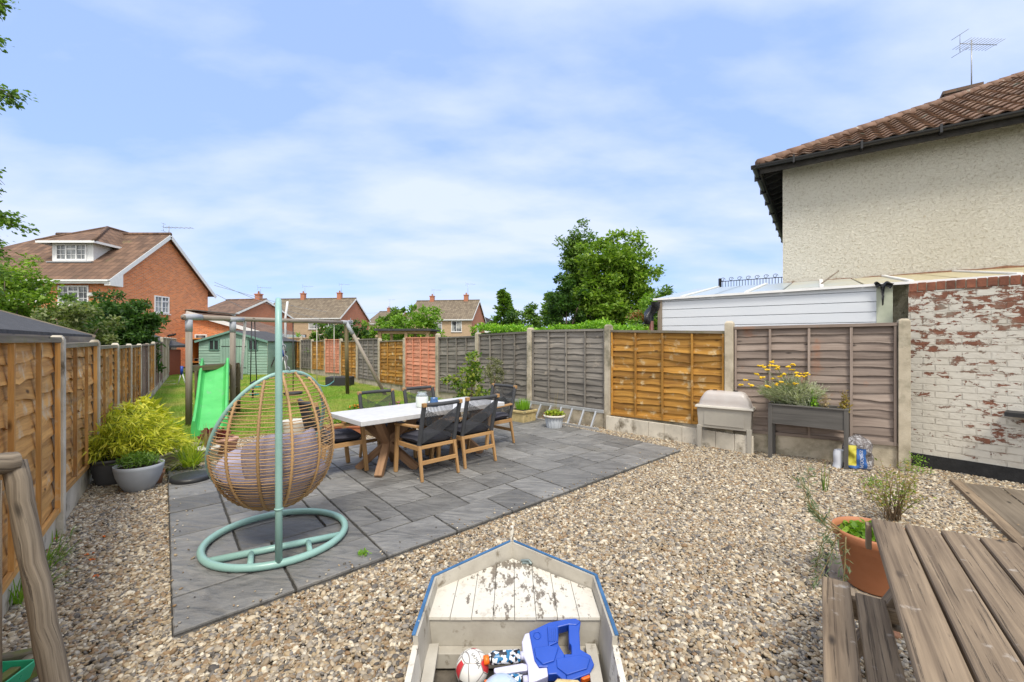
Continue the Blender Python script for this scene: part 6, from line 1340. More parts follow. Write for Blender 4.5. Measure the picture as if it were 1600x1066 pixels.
# lidded resin planter
f1, f2 = Vector((3.33, 6.12, 0)), Vector((2.80, 6.50, 0)); U = (f2 - f1).normalized(); N_ = Vector((-U.y, U.x, 0)); N_ = N_ if N_.y > 0 else -N_; t = thing('lidded_planter', 'beige resin planter on legs with a cloudy domed lid by the right fence', 'planter', None, (f1 + f2) / 2); Wd, Dp = .73, .32; c = N_ * .15
for sx in (-1, 1):
    for sy in (-1, 1): m = MB(); m.box(c + U * sx * (Wd / 2 - .035) + N_ * sy * (Dp / 2 - .04) + ZU * .175, (.05, .05, .35), (U, N_, ZU), taper=(1.35, 1.35)); m.build('leg', 'resin_beige', t, bevel=.004)
m = MB(); m.box(c + ZU * .47, (Wd - .04, Dp - .04, .30), (U, N_, ZU), taper=(1.05, 1.08)); m.box(c + ZU * .47 - N_ * (Dp / 2 - .012), (Wd - .20, .01, .22), (U, N_, ZU)); m.build('tub', 'resin_beige', t, bevel=.006)
m = MB(); m.box(c + ZU * .635, (Wd + .05, Dp + .05, .035), (U, N_, ZU), taper=(.97, .95)); m.build('tub_rim', 'resin_pale', t, bevel=.008)
m = MB()
LIDP = [(.0, 0, 0, .0), (.008, .02, .004, .15), (.03, .09, .01, .30), (.075, .165, .03, .45), (.10, .195, .06, .6), (.135, .210, .09, .75), (.34, .214, .15, 1)]
def dome(a, b):
    al = a * 6.2832; sq = lambda v, e: math.copysign(abs(v) ** e, v)
    for p, q in zip(LIDP, LIDP[1:]):
        if b <= q[3] + 1e-9: f_ = (b - p[3]) / (q[3] - p[3]); du, hz_, dn_ = (p[i] + (q[i] - p[i]) * f_ for i in range(3)); break
    return c + U * sq(math.cos(al), .32) * (Wd / 2 - .01 - du) + N_ * sq(math.sin(al), .32) * (Dp / 2 - .005 - dn_) + ZU * (.652 + hz_)
m.grid(dome, 64, 20, closeu=True); lid = m.build('lid', 'cloudy_plastic', t)
for sx in (-1, 1): m = MB(); m.lathe([(0, 0), (.03, .002), (.032, .008), (.01, .01), (0, .01)], c + U * sx * .14 + ZU * .866, 16); m.build('vent', 'black_plastic', lid)


# ------------------------------------------------------------------ raised planter, bag, roll
p1, p2 = Vector((3.50, 5.90, 0)), Vector((4.13, 5.38, 0)); U = (p2 - p1).normalized(); N_ = Vector((-U.y, U.x, 0)); N_ = N_ if N_.y > 0 else -N_; L = (p2 - p1).length
t = thing('raised_planter', 'dark grey raised wooden trough planter on four legs with yellow flowers behind it', 'planter', None, p1); RPL = (p1, U, N_, L); t['label'] = 'dark grey trough planter on four tall legs against the grey brown panel'
for a in (0, L):
    for b in (0, .27): m = MB(); m.box(U * a + N_ * b + ZU * .365, (.045, .045, .75), (U, N_, ZU)); m.build('leg', 'planter_wood', t, bevel=.004)
m = MB(); m.box(U * L / 2 + N_ * .0 + ZU * .615, (L - .045, .022, .25), (U, N_, ZU)); m.box(U * L / 2 + N_ * .27 + ZU * .615, (L - .045, .022, .25), (U, N_, ZU)); m.box(U * .0 + N_ * .135 + ZU * .615, (.022, .225, .25), (U, N_, ZU)); m.box(U * L + N_ * .135 + ZU * .615, (.022, .225, .25), (U, N_, ZU)); m.box(U * L / 2 + N_ * .135 + ZU * .50, (L - .05, .24, .02), (U, N_, ZU)); m.build('trough', 'planter_wood', t)
m = MB()
for b in (-.01, .28): m.box(U * L / 2 + N_ * b + ZU * .748, (L + .05, .035, .018), (U, N_, ZU))
for a in (-.01, L + .01): m.box(U * a + N_ * .135 + ZU * .7485, (.035, .255, .018), (U, N_, ZU))
m.build('top_rim', 'planter_wood', t, bevel=.003); m = MB(); m.box(U * L / 2 + N_ * .135 + ZU * .70, (L - .03, .25, .01), (U, N_, ZU)); m.build('compost', 'soil', t)
plain('tissue', (.60, .63, .70), .9, bump=.4)
a = G(1311, 733); m = MB(); m.grid(lambda u_, v_: Vector((math.cos(u_ * 6.28) * (.052 + .008 * math.sin(v_ * 7 + u_ * 5)) + .02 * v_, math.sin(u_ * 6.28) * .05, v_ * .23 + .008 * math.sin(u_ * 12))), 20, 14, closeu=True); m.lathe([(0, .23), (.05, .232)], (.02, 0, 0), 16); o = m.build('paper_roll', 'tissue'); o.location = (a.x, a.y + .03, 0); tag(o, 'white crumpled paper roll standing under the dark trough planter', 'paper roll')
s = NT('bag_plastic'); v = s.vec('obj'); f = s.noise(v, 16, 6, .75, 1.2); s.base(s.ramp(f, [(.32, (.05, .045, .045)), (.46, (.17, .15, .15)), (.56, (.34, .33, .35)), (.66, (.75, .77, .82))])); s.rough(.15); s.bump(f, 1.0, .03)
plain('label_yellow', (.55, .50, .06), .3, bump=.6); plain('label_blue', (.03, .11, .34), .25, bump=.6)
a = G(1352, 737); BG = Vector((a.x, a.y + .12, 0)); t = thing('compost_bag', 'clear crinkled plastic bag with yellow and blue printing beside the trough planter', 'bag', None, BG)
def bagf(u_, v_):
    al = u_ * 6.2832; h = v_; r = .165 * (1 - .12 * h) * (1 if h < .72 else max(.04, math.cos((h - .72) / .28 * 1.45))) * (1 if h > .06 else .9)
    k = 1 + .06 * math.sin(al * 5 + h * 14) + .05 * mnoise.noise(Vector((math.cos(al) * 3, math.sin(al) * 3, h * 9))) * 2
    return Vector((math.cos(al) * r * k * 1.05, math.sin(al) * r * k * .75, .43 * h))
m = MB(); m.grid(bagf, 72, 40, closeu=True); m.build('bag_body', 'bag_plastic', t)
def patch(u0, u1, v0, v1, mt, name, off=.006):
    m = MB(); m.grid(lambda a, b: (lambda q: Vector((q.x * (1 + off / .15), q.y * (1 + off / .12), q.z)))(bagf(u0 + (u1 - u0) * a, v0 + (v1 - v0) * b)), 14, 16); return m.build(name, mt, t)
cA = .69
patch(.545, .655, .15, .72, 'label_yellow', 'yellow_label'); pb = patch(.66, .76, .06, .64, 'label_blue', 'blue_label'); patch(.55, .66, .08, .15, 'label_blue', 'blue_label')
def bag_text():
    cu = bpy.data.curves.new('lettering', 'FONT'); cu.body = 'PROGRESS'; cu.size = .045; cu.space_character = 1.0; ob = bpy.data.objects.new('tmp', cu); COL.objects.link(ob); me = bpy.data.meshes.new_from_object(ob.evaluated_get(bpy.context.evaluated_depsgraph_get())); bpy.data.objects.remove(ob); w = max(v.co.x for v in me.vertices)
    for v in me.vertices: q = bagf(.69 + v.co.y * 1.0, .10 + .5 * v.co.x / w); v.co = Vector((q.x * 1.075, q.y * 1.09, q.z))
    x = bpy.data.objects.new('lettering', me); COL.objects.link(x); x.parent = pb; me.materials.append(MATS['tissue'])
bag_text()

# ------------------------------------------------------------------ plants
leafm('leaf_straw2', [(.20, .13, .03), (.38, .28, .06), (.28, .26, .05)]); leafm('leaf_greygreen', [(.10, .15, .09), (.17, .24, .14), (.30, .28, .16)]); leafm('leaf_mixed', [(.12, .18, .04), (.26, .30, .06), (.35, .22, .10)]); leafm('leaf_rust', [(.20, .09, .03), (.30, .15, .05), (.22, .20, .06)]); leafm('leaf_olive2', [(.07, .11, .03), (.16, .21, .07), (.30, .32, .16)])
leafm('leaf_mid', [(.06, .13, .02), (.12, .22, .03), (.19, .30, .05)]); leafm('leaf_dark', [(.025, .07, .016), (.05, .12, .022), (.09, .17, .03)]); leafm('leaf_bright', [(.10, .21, .02), (.17, .32, .03), (.26, .40, .05)])
leafm('leaf_hedge', [(.12, .26, .02), (.20, .42, .03), (.33, .52, .05)]); leafm('leaf_yellow', [(.34, .38, .03), (.62, .60, .06), (.76, .72, .14)]); leafm('leaf_lime', [(.16, .26, .02), (.30, .40, .03), (.44, .48, .05)]); leafm('leaf_bamboo', [(.22, .28, .02), (.50, .52, .04), (.72, .68, .09)])
leafm('leaf_grey', [(.30, .34, .23), (.46, .50, .38), (.60, .60, .46)]); leafm('leaf_olive', [(.10, .12, .05), (.20, .21, .10), (.32, .32, .20)]); leafm('leaf_red', [(.10, .01, .015), (.20, .02, .03), (.16, .05, .03)]); leafm('leaf_straw', [(.30, .22, .10), (.45, .36, .2), (.25, .20, .08)]); leafm('leaf_tree', [(.09, .18, .02), (.18, .30, .035), (.30, .42, .06)]); leafm('leaf_treedark', [(.055, .12, .02), (.11, .20, .035), (.19, .29, .06)])
leafm('leaf_holly', [(.05, .12, .015), (.14, .24, .03), (.40, .42, .08)]); plain('petal_yellow', (.80, .52, .02), .7, rv=.3); plain('petal_pink', (.60, .05, .25), .7, rv=.3); plain('petal_orange', (.75, .16, .01), .7, rv=.3); plain('stem_green', (.12, .18, .05), .8); plain('stem_brown', (.20, .14, .08), .8)
def scatter(n, c, rad, seed, up=False):
    g = np.random.default_rng(seed); p = g.normal(size=(n, 3)); p /= np.linalg.norm(p, axis=1)[:, None]; p *= (g.random(n) ** .4)[:, None]
    if up: p[:, 2] = np.abs(p[:, 2])
    return p * np.array(rad) + np.array(c)
def blade_plant(parent, n, base_r, L, mat, seed, width=.008, droop=.6, z0=0, spread=1.0, name='foliage', cx=0, cy=0):
    """arching strap leaves"""
    g = random.Random(seed); m = MB()
    for k in range(n):
        a = g.uniform(0, 6.28); r = base_r * g.random() ** .5; p = Vector((cx + math.cos(a) * r, cy + math.sin(a) * r, z0)); b = a + g.uniform(-.6, .6); d = Vector((math.cos(b), math.sin(b), 0)); l = L * g.uniform(.6, 1.15); sp = g.uniform(.2, 1.0) * spread; sd = Vector((-d.y, d.x, 0)) * width; ns = 6; pts = []
        for i in range(ns + 1): q = i / ns; pts.append(p + d * (l * sp * q) + ZU * (l * (q * (1.15 - .4 * sp) - droop * sp * q * q)))
        vs = []
        for i, x in enumerate(pts): w_ = (1 - (i / ns) ** 2) * 1.0; vs += [x - sd * w_, x + sd * w_]
        m.add(vs, [(2 * i, 2 * i + 1, 2 * i + 3, 2 * i + 2) for i in range(ns)], None, g.random(), smooth=True)
    return m.build(name, mat, parent, fixn=False)
def plant(name, lab, p, cat='plant', group=None): return thing(name, lab, cat, group, p)
# bamboo
a = G(185, 764); t = plant('bamboo', 'yellow green bamboo spilling over the dark ribbed pot', (-4.42, 5.02, 0)); g = np.random.default_rng(4); P = []; Dr = []; m = MB()
for k in range(95):
    an = g.uniform(0, 6.28); rr = g.random() ** .5; tip = np.array([math.cos(an) * rr * .50 + (.04), math.sin(an) * rr * .42, .36 + .50 * (1 - rr ** 2) * g.uniform(.6, 1.1)]); b0 = np.array([math.cos(an) * .12 - .15, math.sin(an) * .12, .26]); md = (b0 + tip) / 2 + np.array([0, 0, .14])
    m.tube([Vector(b0), Vector(md), Vector(tip)], .0028, 4, cap=False)
    for q in range(46):
        s_ = g.uniform(.25, 1.08); pt_ = (1 - s_) ** 2 * b0 + 2 * s_ * (1 - s_) * md + s_ * s_ * tip; P.append(pt_ + g.normal(0, .025, 3)); dd_ = tip - b0; dd_[2] = -.25 * g.random(); Dr.append(dd_ / np.linalg.norm(dd_) + g.normal(0, .55, 3))
leaves('foliage', P, .105, 'leaf_bamboo', t, dirs=np.array(Dr), aspect=.13, seed=2, droop=.25, up=.1); m.build('cane', 'stem_green', t)
# aucuba / laurel
t = plant('variegated_laurel', 'yellow splashed laurel bush behind the bamboo by the left fence', (-5.22, 6.02, 0)); P = crown_pts((0, 0, .46), (.36, .32, .28), 1100, 60, .24, 6, .5); P = P[P[:, 2] > .05]; leaves('foliage', P, .125, 'leaf_yellow', t, aspect=.34, seed=3, up=.2); P = crown_pts((.05, 0, .38), (.33, .3, .26), 700, 50, .22, 8, .4); leaves('inner_foliage', P[P[:, 2] > .04], .11, 'leaf_lime', t, aspect=.36, seed=5)
m = MB(); [m.tube([(0, 0, 0), (math.cos(k) * .15, math.sin(k) * .15, .3), (math.cos(k) * .25, math.sin(k) * .2, .5)], [.012, .009, .004], 5) for k in range(7)]; m.build('stem', 'stem_brown', t)
t = plant('variegated_laurel', 'smaller yellow laurel bush right of the larger one, above the timber sleeper', (-4.82, 6.0, 0)); P = crown_pts((0, 0, .26), (.26, .24, .24), 700, 40, .22, 16, .5); leaves('foliage', P[P[:, 2] > .03], .10, 'leaf_yellow', t, aspect=.34, seed=13); P = crown_pts((0, 0, .22), (.24, .22, .22), 500, 40, .22, 17, .4); leaves('inner_foliage', P[P[:, 2] > .03], .1, 'leaf_lime', t, aspect=.36, seed=15)
t = plant('arching_grass', 'arching yellow green sedge beside the small terracotta pot', (-3.92, 5.30, .08)); blade_plant(t, 130, .08, .36, 'leaf_lime', 5, .006, .75)
t = plant('arching_grass', 'arching yellow green sedge hanging over the timber sleeper', (-4.22, 5.72, .08)); blade_plant(t, 150, .12, .38, 'leaf_lime', 6, .006, .8)
t = plant('herb', 'feathery green plant growing in the pale grey pot', (-4.0, 4.66, .25)); P = scatter(800, (0, 0, .05), (.19, .17, .11), 5, True); leaves('foliage', P, .05, 'leaf_mid', t, aspect=.25, seed=4)
t = plant('heuchera', 'dark red leaved plant in the pink pot', (-4.22, 6.18, .19)); P = scatter(420, (0, 0, .03), (.2, .17, .13), 7, True); leaves('foliage', P, .06, 'leaf_red', t, aspect=.7, seed=4)
t = plant('dried_plant', 'dry straw coloured stems in the cream pot', (-4.03, 5.8, .17)); blade_plant(t, 40, .07, .30, 'leaf_straw', 9, .004, .1, spread=.35)
t = plant('moss_patch', 'low rusty green moss beside the round black base', (-3.98, 5.28, .02)); P = scatter(500, (0, 0, .0), (.26, .12, .06), 7, True); leaves('foliage', P, .03, 'leaf_olive', t, aspect=.7, seed=4)
t = plant('trough_plant', 'low green plant with small flowers in the terracotta trough', (-2.75, 7.3, .2)); P = scatter(350, (0, 0, .02), (.3, .12, .12), 8, True); leaves('foliage', P, .05, 'leaf_bright', t, aspect=.5, seed=4)
# flowers in pots behind the table
for (px, py, lab, pm) in ((556, 640, 'small pot of orange flowers on the lawn edge left of the rear chair', 'petal_orange'), (618, 634, 'pot of bright pink flowers between the two rear chairs', 'petal_pink')):
    p = G(px, py + 22); t = plant('flower_pot', lab, p, 'potted flowers'); m = MB(); m.lathe([(0, 0), (.09, 0), (.12, .18), (.13, .18), (.13, .20), (.11, .2)]); m.build('pot_body', 'terracotta', t); P = scatter(420, (0, 0, .24), (.17, .15, .11), 12, True); leaves('foliage', P, .05, 'leaf_bright', t, aspect=.5, seed=4)
    m = MB(); [m.lathe([(0, 0), (.022, .004), (.0, .012)], Vector(q) + ZU * .02, 6) for q in scatter(26, (0, 0, .28), (.16, .14, .10), 14, True)]; m.build('flowers', pm, t)
# camellia and topiary by the right fence
b = G(733, 641); b = Vector((-.80, 8.5, 0)); t = plant('camellia', 'upright glossy green shrub with yellow buds against the grey panels', (-.82, 8.7, 0), 'shrub'); 
P = np.vstack([crown_pts((0, 0, .55), (.34, .3, .45), 900, 40, .25, 3, .4), crown_pts((.0, 0, 1.05), (.20, .2, .36), 420, 22, .3, 4, .4), crown_pts((-.38, 0, .85), (.26, .12, .07), 110, 10, .4, 5, .4)]); leaves('foliage', P[P[:, 2] > .05], .085, 'leaf_holly', t, aspect=.5, seed=3)
m = MB(); m.tube([(0, 0, 0), (.02, 0, .7), (0, 0, 1.3)], [.02, .015, .004], 6); m.tube([(0, 0, .5), (-.3, 0, .85), (-.6, 0, .88)], .008, 5); m.tube([(0, 0, .3), (.25, 0, .7)], .008, 5); m.build('stem', 'stem_brown', t)
t = plant('topiary_ball', 'small grey green ball topped standard tree behind the right end chair', (-.37, 9.3, 0), 'shrub'); P = crown_pts((0, 0, .95), (.22, .22, .25), 1500, 60, .2, 3, .5); leaves('crown', P, .05, 'leaf_olive', t, aspect=.35, seed=3); m = MB(); m.tube([(0, 0, 0), (0, 0, .85)], .015, 6); m.build('trunk', 'stem_brown', t); m = MB(); m.lathe([(0, 0), (.13, 0), (.16, .25), (.15, .25)]); m.build('pot_body', 'pot_dark', t)
t = plant('chives', 'bright green chives growing in the yellow stone planter', SPL.location + ZU * .27); blade_plant(t, 230, .14, .19, 'leaf_hedge', 12, .005, .1, spread=.35)
t = plant('potted_sedum', 'reddish green plant with wiry dead stems in the fluted pot', FPT.location + ZU * .25); P = scatter(700, (0, 0, .0), (.19, .18, .11), 9, True); leaves('foliage', P, .042, 'leaf_lime', t, aspect=.5, seed=4); P = scatter(300, (0, 0, .0), (.2, .19, .06), 10, True); leaves('red_foliage', P, .04, 'leaf_red', t, aspect=.5, seed=5); blade_plant(t, 9, .08, .5, 'leaf_straw', 4, .003, 0, spread=.25, name='dead_stem')
# helichrysum in the trough
cc = p1 + U * .25 + N_ * .13; t = plant('curry_plant', 'silvery shrub with yellow flower heads growing in the dark trough planter', (cc.x, cc.y, .71), 'flowering plant'); g = random.Random(3); m = MB(); m2 = MB(); P = []; Dd = []
for k in range(300):
    a = g.uniform(0, 6.28); sp = g.random() ** .6; l = g.uniform(.26, .43); tip = Vector((math.cos(a) * sp * .30, math.sin(a) * sp * .17, 0)) + (U * math.cos(a) * sp * .14) + ZU * l * (1.1 - .55 * sp); b0 = U * g.uniform(-.20, .20) + N_ * g.uniform(-.07, .07); m.tube([b0, (b0 + tip) / 2 + ZU * .02, tip], .0022, 3, cap=False)
    for q in range(30): f_ = g.uniform(.2, 1.05); x = b0.lerp(tip, f_); P.append(x + Vector((g.gauss(0, .008), g.gauss(0, .008), g.gauss(0, .008)))); Dd.append((tip - b0).normalized() + Vector((g.gauss(0, .4), g.gauss(0, .4), .3)))
m.build('stem', 'leaf_grey', t); leaves('foliage', P, .045, 'leaf_grey', t, dirs=np.array(Dd), aspect=.16, seed=5)
heads = [(1222, 597), (1231, 601), (1165, 594), (1158, 602), (1182, 585), (1174, 602), (1195, 574), (1200, 578), (1208, 566), (1212, 572), (1204, 571), (1215, 576), (1234, 573), (1240, 570), (1238, 578), (1244, 583), (1218, 588), (1223, 584), (1256, 588), (1260, 584), (1248, 588), (1188, 572), (1199, 604), (1208, 592), (1190, 590), (1214, 601), (1242, 600)]
m = MB(); m2 = MB()
for (hx_, hy_) in heads:
    dY = g.uniform(-.12, .14); tip = D(hx_, hy_, 5.75 + dY) - t.location; b0 = U * g.uniform(-.12, .12); m2.tube([b0, (b0 + tip) * .5 + ZU * .03, tip], .0022, 4, cap=False)
    for q in range(8): c_ = tip + Vector((g.gauss(0, .016), g.gauss(0, .014), g.gauss(0, .006))); m.lathe([(0, -.009), (.014, -.003), (.016, .005), (0, .011)], c_, 6)
m2.build('flower_stem', 'stem_green', t); m.build('flower_head', 'petal_yellow', t)
for (d_, lab, mt, n, h, nm) in ((.47, 'small bright green herb beside the silvery shrub in the trough', 'leaf_hedge', 220, .26, 'parsley'), (.60, 'dry seed heads on thin stems in the middle of the trough', 'leaf_straw', 60, .2, 'dried_flowers'), (.80, 'brownish yellow leafy sprig at the right end of the trough', 'leaf_bronze', 170, .28, 'bronze_sprig')):
    c_ = p1 + U * d_ + N_ * .13; t = plant(nm, lab, (c_.x, c_.y, .705)); P = scatter(n, (0, 0, .0), (.05, .05, h), 9, True); leaves('foliage', P, .04, {'leaf_bronze': 'leaf_straw2'}.get(mt, mt), t, aspect=.45, seed=4)
    m = MB(); [m.tube([(0, 0, 0), (g.gauss(0, .035), g.gauss(0, .03), h)], .002, 4) for k in range(7)]; m.build('stem', 'stem_brown', t)
# plants by terracotta pot
t = plant('pot_plant', 'low green leaves growing inside the large terracotta pot', (2.33, 2.80, BZ + .31)); P = scatter(600, (0, 0, .0), (.17, .17, .06), 9, True); leaves('foliage', P, .045, 'leaf_bright', t, aspect=.6, seed=4)
t = plant('lavender_sprawl', 'straggly grey green stems spilling over the left side of the terracotta pot', (2.13, 2.80, .34), 'plant'); g = random.Random(8); m = MB(); P = []; Dd = []
paths = [[(.04, 0, 0), (-.06, 0, .06), (-.13, 0, -.02), (-.16, .02, -.20)], [(.04, .02, 0), (-.09, 0, .05), (-.18, .02, .16), (-.26, .04, .38)], [(.04, 0, 0), (-.05, -.02, .03), (-.10, -.02, -.12), (-.20, -.05, -.26)], [(.04, .05, 0), (-.07, .05, .07), (-.12, .05, .1), (-.16, .06, .2)], [(.04, 0, 0), (-.02, -.05, .03), (-.05, -.08, -.16), (-.10, -.12, -.30)], [(.04, .02, 0), (-.06, 0, .08), (-.22, .0, .20), (-.20, .04, .44)]]
for pth in paths:
    v4 = [Vector(x) for x in pth]; pp = []
    for k in range(15):
        q = k / 14 * 3; i = min(2, int(q)); pp.append(v4[i].lerp(v4[i + 1], q - i))
    m.tube(pp, [.006 - .0003 * k for k in range(15)], 5)
    for k in range(75): i = g.randrange(6, 15); P.append(pp[i] + Vector((g.gauss(0, .012), g.gauss(0, .012), g.gauss(0, .015)))); Dd.append((pp[min(14, i + 1)] - pp[i - 1]).normalized() + Vector((g.gauss(0, .6), g.gauss(0, .6), g.gauss(0, .6))))
m.build('stem', 'leaf_straw', t); leaves('foliage', P, .05, 'leaf_greygreen', t, dirs=np.array(Dd), aspect=.16, seed=5)
t = plant('wispy_shrub', 'wispy young shrub with small yellow green leaves behind the picnic table', (3.38, 3.85, 0), 'shrub'); m = MB(); P = []; g = random.Random(5)
for k in range(30):
    a = g.uniform(0, 6.28); sp = g.uniform(.08, .34); h = g.uniform(.22, .55); b0 = Vector((g.gauss(0, .03), g.gauss(0, .03), 0)); tip = Vector((math.cos(a) * sp + .04, math.sin(a) * sp, h)); md = (b0 + tip) / 2 + Vector((0, 0, .04)); m.tube([b0, md, tip], [.004, .003, .0012], 4)
    for q in range(24): f_ = g.uniform(.35, 1); P.append((1 - f_) ** 2 * b0 + 2 * f_ * (1 - f_) * md + f_ * f_ * tip + Vector((g.gauss(0, .018), g.gauss(0, .018), g.gauss(0, .012))))
m.build('stem', 'stem_brown', t); leaves('foliage', P, .030, 'leaf_mixed', t, aspect=.5, seed=5)
t = plant('wall_weed', 'small green weed at the foot of the painted brick wall', (4.88, 5.25, 0)); P = scatter(260, (0, 0, .0), (.16, .14, .26), 9, True); leaves('foliage', P, .03, 'leaf_bright', t, aspect=.4, seed=4)
t = plant('pebble_weed', 'low weed growing through the pebbles in front of the compost bag', (3.95, 4.75, 0)); P = scatter(160, (0, 0, .0), (.12, .12, .12), 19, True); leaves('foliage', P, .03, 'leaf_bright', t, aspect=.4, seed=4)
t = plant('pebble_weed', 'thin upright weed stem growing through pebbles in front of the trough planter', (3.30, 4.60, 0)); blade_plant(t, 8, .03, .28, 'leaf_mid', 4, .005, 0, spread=.2)
t = plant('patio_weed', 'tiny bright green weed growing in a patio joint near the boat', (G(567, 867, .05))); P = scatter(90, (0, 0, .0), (.05, .035, .03), 19, True); leaves('foliage', P, .025, 'leaf_hedge', t, aspect=.35, seed=4)
# grass and weeds at the foot of the left fence
for k, (px, py, n, l, lab) in enumerate(((22, 935, 150, .26, 'tuft of long green grass at the left fence foot, nearest the leaning log'), (60, 885, 90, .2, 'tuft of green grass at the left fence foot just beyond the leaning log'), (84, 846, 60, .14, 'small tuft of grass by the first concrete post on the left'))):
    p = G(px, py); t = plant('grass_tuft', lab, p, 'grass', 'grass tufts along the left fence'); blade_plant(t, n, .16 - .03 * k, l, 'leaf_bright', 20 + k, .004, .6)
for k, (px, py) in enumerate(((164, 838), (139, 866), (143, 874), (148, 901), (86, 842))):
    p = G(px, py, .02); m = MB(); g = random.Random(k); [m.lathe([(0, 0), (.009, .003), (0, .007)], (g.gauss(0, .012), g.gauss(0, .012), 0), 6) for q in range(4)]; o = m.build('fallen_flower', 'petal_orange'); o.location = p; tag(o, ['topmost orange fallen petals on the pebbles, nearest the bowl pot', 'orange fallen petals midway down the left pebble strip, upper of a close pair', 'orange fallen petals midway down the left pebble strip, lower of a close pair', 'orange fallen petals furthest from the fence pots, nearest the camera', 'orange fallen petals at the foot of the first left concrete post'][k], 'petals', 'orange petals fallen on the pebbles')

# ------------------------------------------------------------------ trees, hedges beyond the fences
def T(lab, px, ptop, pxl, pxr, Y, n, leaf, mat, zb=0, **k):
    """tree from its picture extent: centre column, top row, left and right columns at depth Y"""
    x = (px - HX) / F * Y; top = CAMH - (ptop - HY) / F * Y; rx = (pxr - pxl) / 2 / F * Y; z0 = k.pop('z0', .6); cz = (top + z0) / 2; return tree(lab, (x, Y, 0), (x, Y, cz), (rx, k.pop('ry', rx * .9), (top - z0) / 2), n, leaf, mat, **k)
T('big broad leafy tree standing left of the white lean-to', 957, 372, 898, 1018, 24, 26000, .22, 'leaf_tree', clumps=260, cr=.18, seed=3, trunk=.2, shell=.22, z0=.9)
T('tall darker tree with a narrow top rising behind the big broad tree', 905, 352, 874, 936, 26, 20000, .18, 'leaf_treedark', clumps=170, cr=.22, seed=5, trunk=.2, shell=.3, z0=1.5)
T('low dark tree under the left side of the big broad tree', 885, 440, 862, 925, 23, 8000, .17, 'leaf_dark', clumps=50, cr=.22, seed=9, z0=.8)
conifer('narrow pointed conifer with a bent tip, leftmost of the two conifers on the skyline', tuple(D(787, 0, 38).xy) + (0,), CAMH + 78 / F * 38, 1.35, 4500, .34, 'leaf_mid', seed=2, pw=.6)
conifer('pointed conifer between the round trees and the big broad tree', tuple(D(862, 0, 34).xy) + (0,), CAMH + 73 / F * 34, 1.5, 4500, .32, 'leaf_mid', seed=4, pw=.8)
T('round dark green tree between the two pointed conifers', 824, 477, 800, 850, 36, 4000, .24, 'leaf_mid', clumps=60, cr=.22, seed=6, z0=.8)
T('small dark round tree at the foot of the leftmost conifer', 798, 486, 775, 815, 37, 2500, .22, 'leaf_dark', clumps=40, cr=.24, seed=16, z0=.8)
T('feathery light green shrub rising left of the white lean-to', 1046, 446, 1008, 1086, 13.5, 8000, .16, 'leaf_mid', clumps=110, cr=.24, seed=7, aspect=.28, z0=.5, cat='shrub')
T('yellow green bush between big tree and white lean-to', 1008, 470, 976, 1044, 14.5, 5000, .12, 'leaf_bright', clumps=60, cr=.24, seed=8, z0=.4, cat='shrub')
T('rusty brown dying shrub beside the lean-to downpipe', 1000, 484, 984, 1016, 12.5, 900, .10, 'leaf_rust', clumps=24, cr=.25, seed=18, z0=.4, cat='shrub')
def hedge(name, lab, a, b, zt, wd, n, leaf, mat, seed, ztb=None, zb=.3):
    g = np.random.default_rng(seed); A, B = np.array(a, float), np.array(b, float); t = thing(name, lab, 'hedge', None, (a[0], a[1], 0)); L = B - A; ln = np.linalg.norm(L); u = L / ln; w = np.array([-u[1], u[0]])
    s_ = g.random(n); face = g.random(n); ztb = ztb or zt; top = zt + (ztb - zt) * s_; top = top + .07 * np.sin(s_ * ln * 1.9) + .05 * np.sin(s_ * ln * 4.7)
    z = np.where(face < .45, top - np.abs(g.normal(0, .06, n)), zb + (top - zb) * g.random(n)); off = np.where(face < .45, g.uniform(-wd / 2, wd / 2, n), np.where(face < .85, -wd / 2 + np.abs(g.normal(0, .06, n)), wd / 2)) * 1.0
    sgn = 1.0 if w[1] > 0 else -1.0; xy = u[None] * (s_ * ln)[:, None] + w[None] * (off * sgn)[:, None]; leaves('foliage', np.column_stack([xy, z + g.normal(0, .03, n)]), leaf, mat, t, seed=seed, aspect=.5)
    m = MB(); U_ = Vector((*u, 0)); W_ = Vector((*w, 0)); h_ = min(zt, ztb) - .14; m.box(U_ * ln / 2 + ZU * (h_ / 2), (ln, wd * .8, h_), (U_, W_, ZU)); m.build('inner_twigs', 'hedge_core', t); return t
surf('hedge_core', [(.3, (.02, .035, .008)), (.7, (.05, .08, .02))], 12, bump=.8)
hedge('privet_hedge', 'long bright green clipped hedge behind the grey fence panels', (-1.1, 14.2), (3.35, 11.0), 2.02, .9, 9000, .085, 'leaf_hedge', 4, 2.0)
T('yellow leaved bush behind the pink fence panel', 661, 521, 636, 690, 17.5, 2200, .11, 'leaf_yellow', clumps=40, cr=.22, seed=21, z0=.4, cat='shrub')
T('leafy round light green tree in front of the right semi detached pair', 650, 477, 612, 690, 30, 5500, .22, 'leaf_bright', clumps=60, cr=.24, seed=12, z0=.6)
T('darker green tree left of the leafy round tree', 618, 478, 596, 645, 33, 4500, .22, 'leaf_mid', clumps=50, cr=.24, seed=13, z0=.6)
T('low green bush under the darker green tree', 588, 503, 566, 618, 26, 3000, .16, 'leaf_bright', clumps=40, cr=.24, seed=14, z0=.4, cat='shrub')
T('dense dark bronze green shrub behind the swing frame leg', 543, 501, 518, 572, 21, 3600, .14, 'leaf_dark', clumps=50, cr=.22, seed=15, z0=.3, cat='shrub')
T('dense green shrub seen through the belt swing ropes', 508, 503, 484, 534, 22, 3200, .14, 'leaf_mid', clumps=50, cr=.22, seed=22, z0=.3, cat='shrub')
T('clipped bright green bush nearest the green shed, beyond the far fence', 425, 519, 408, 441, 30, 1600, .14, 'leaf_hedge', clumps=30, cr=.24, seed=23, z0=.3, cat='shrub')
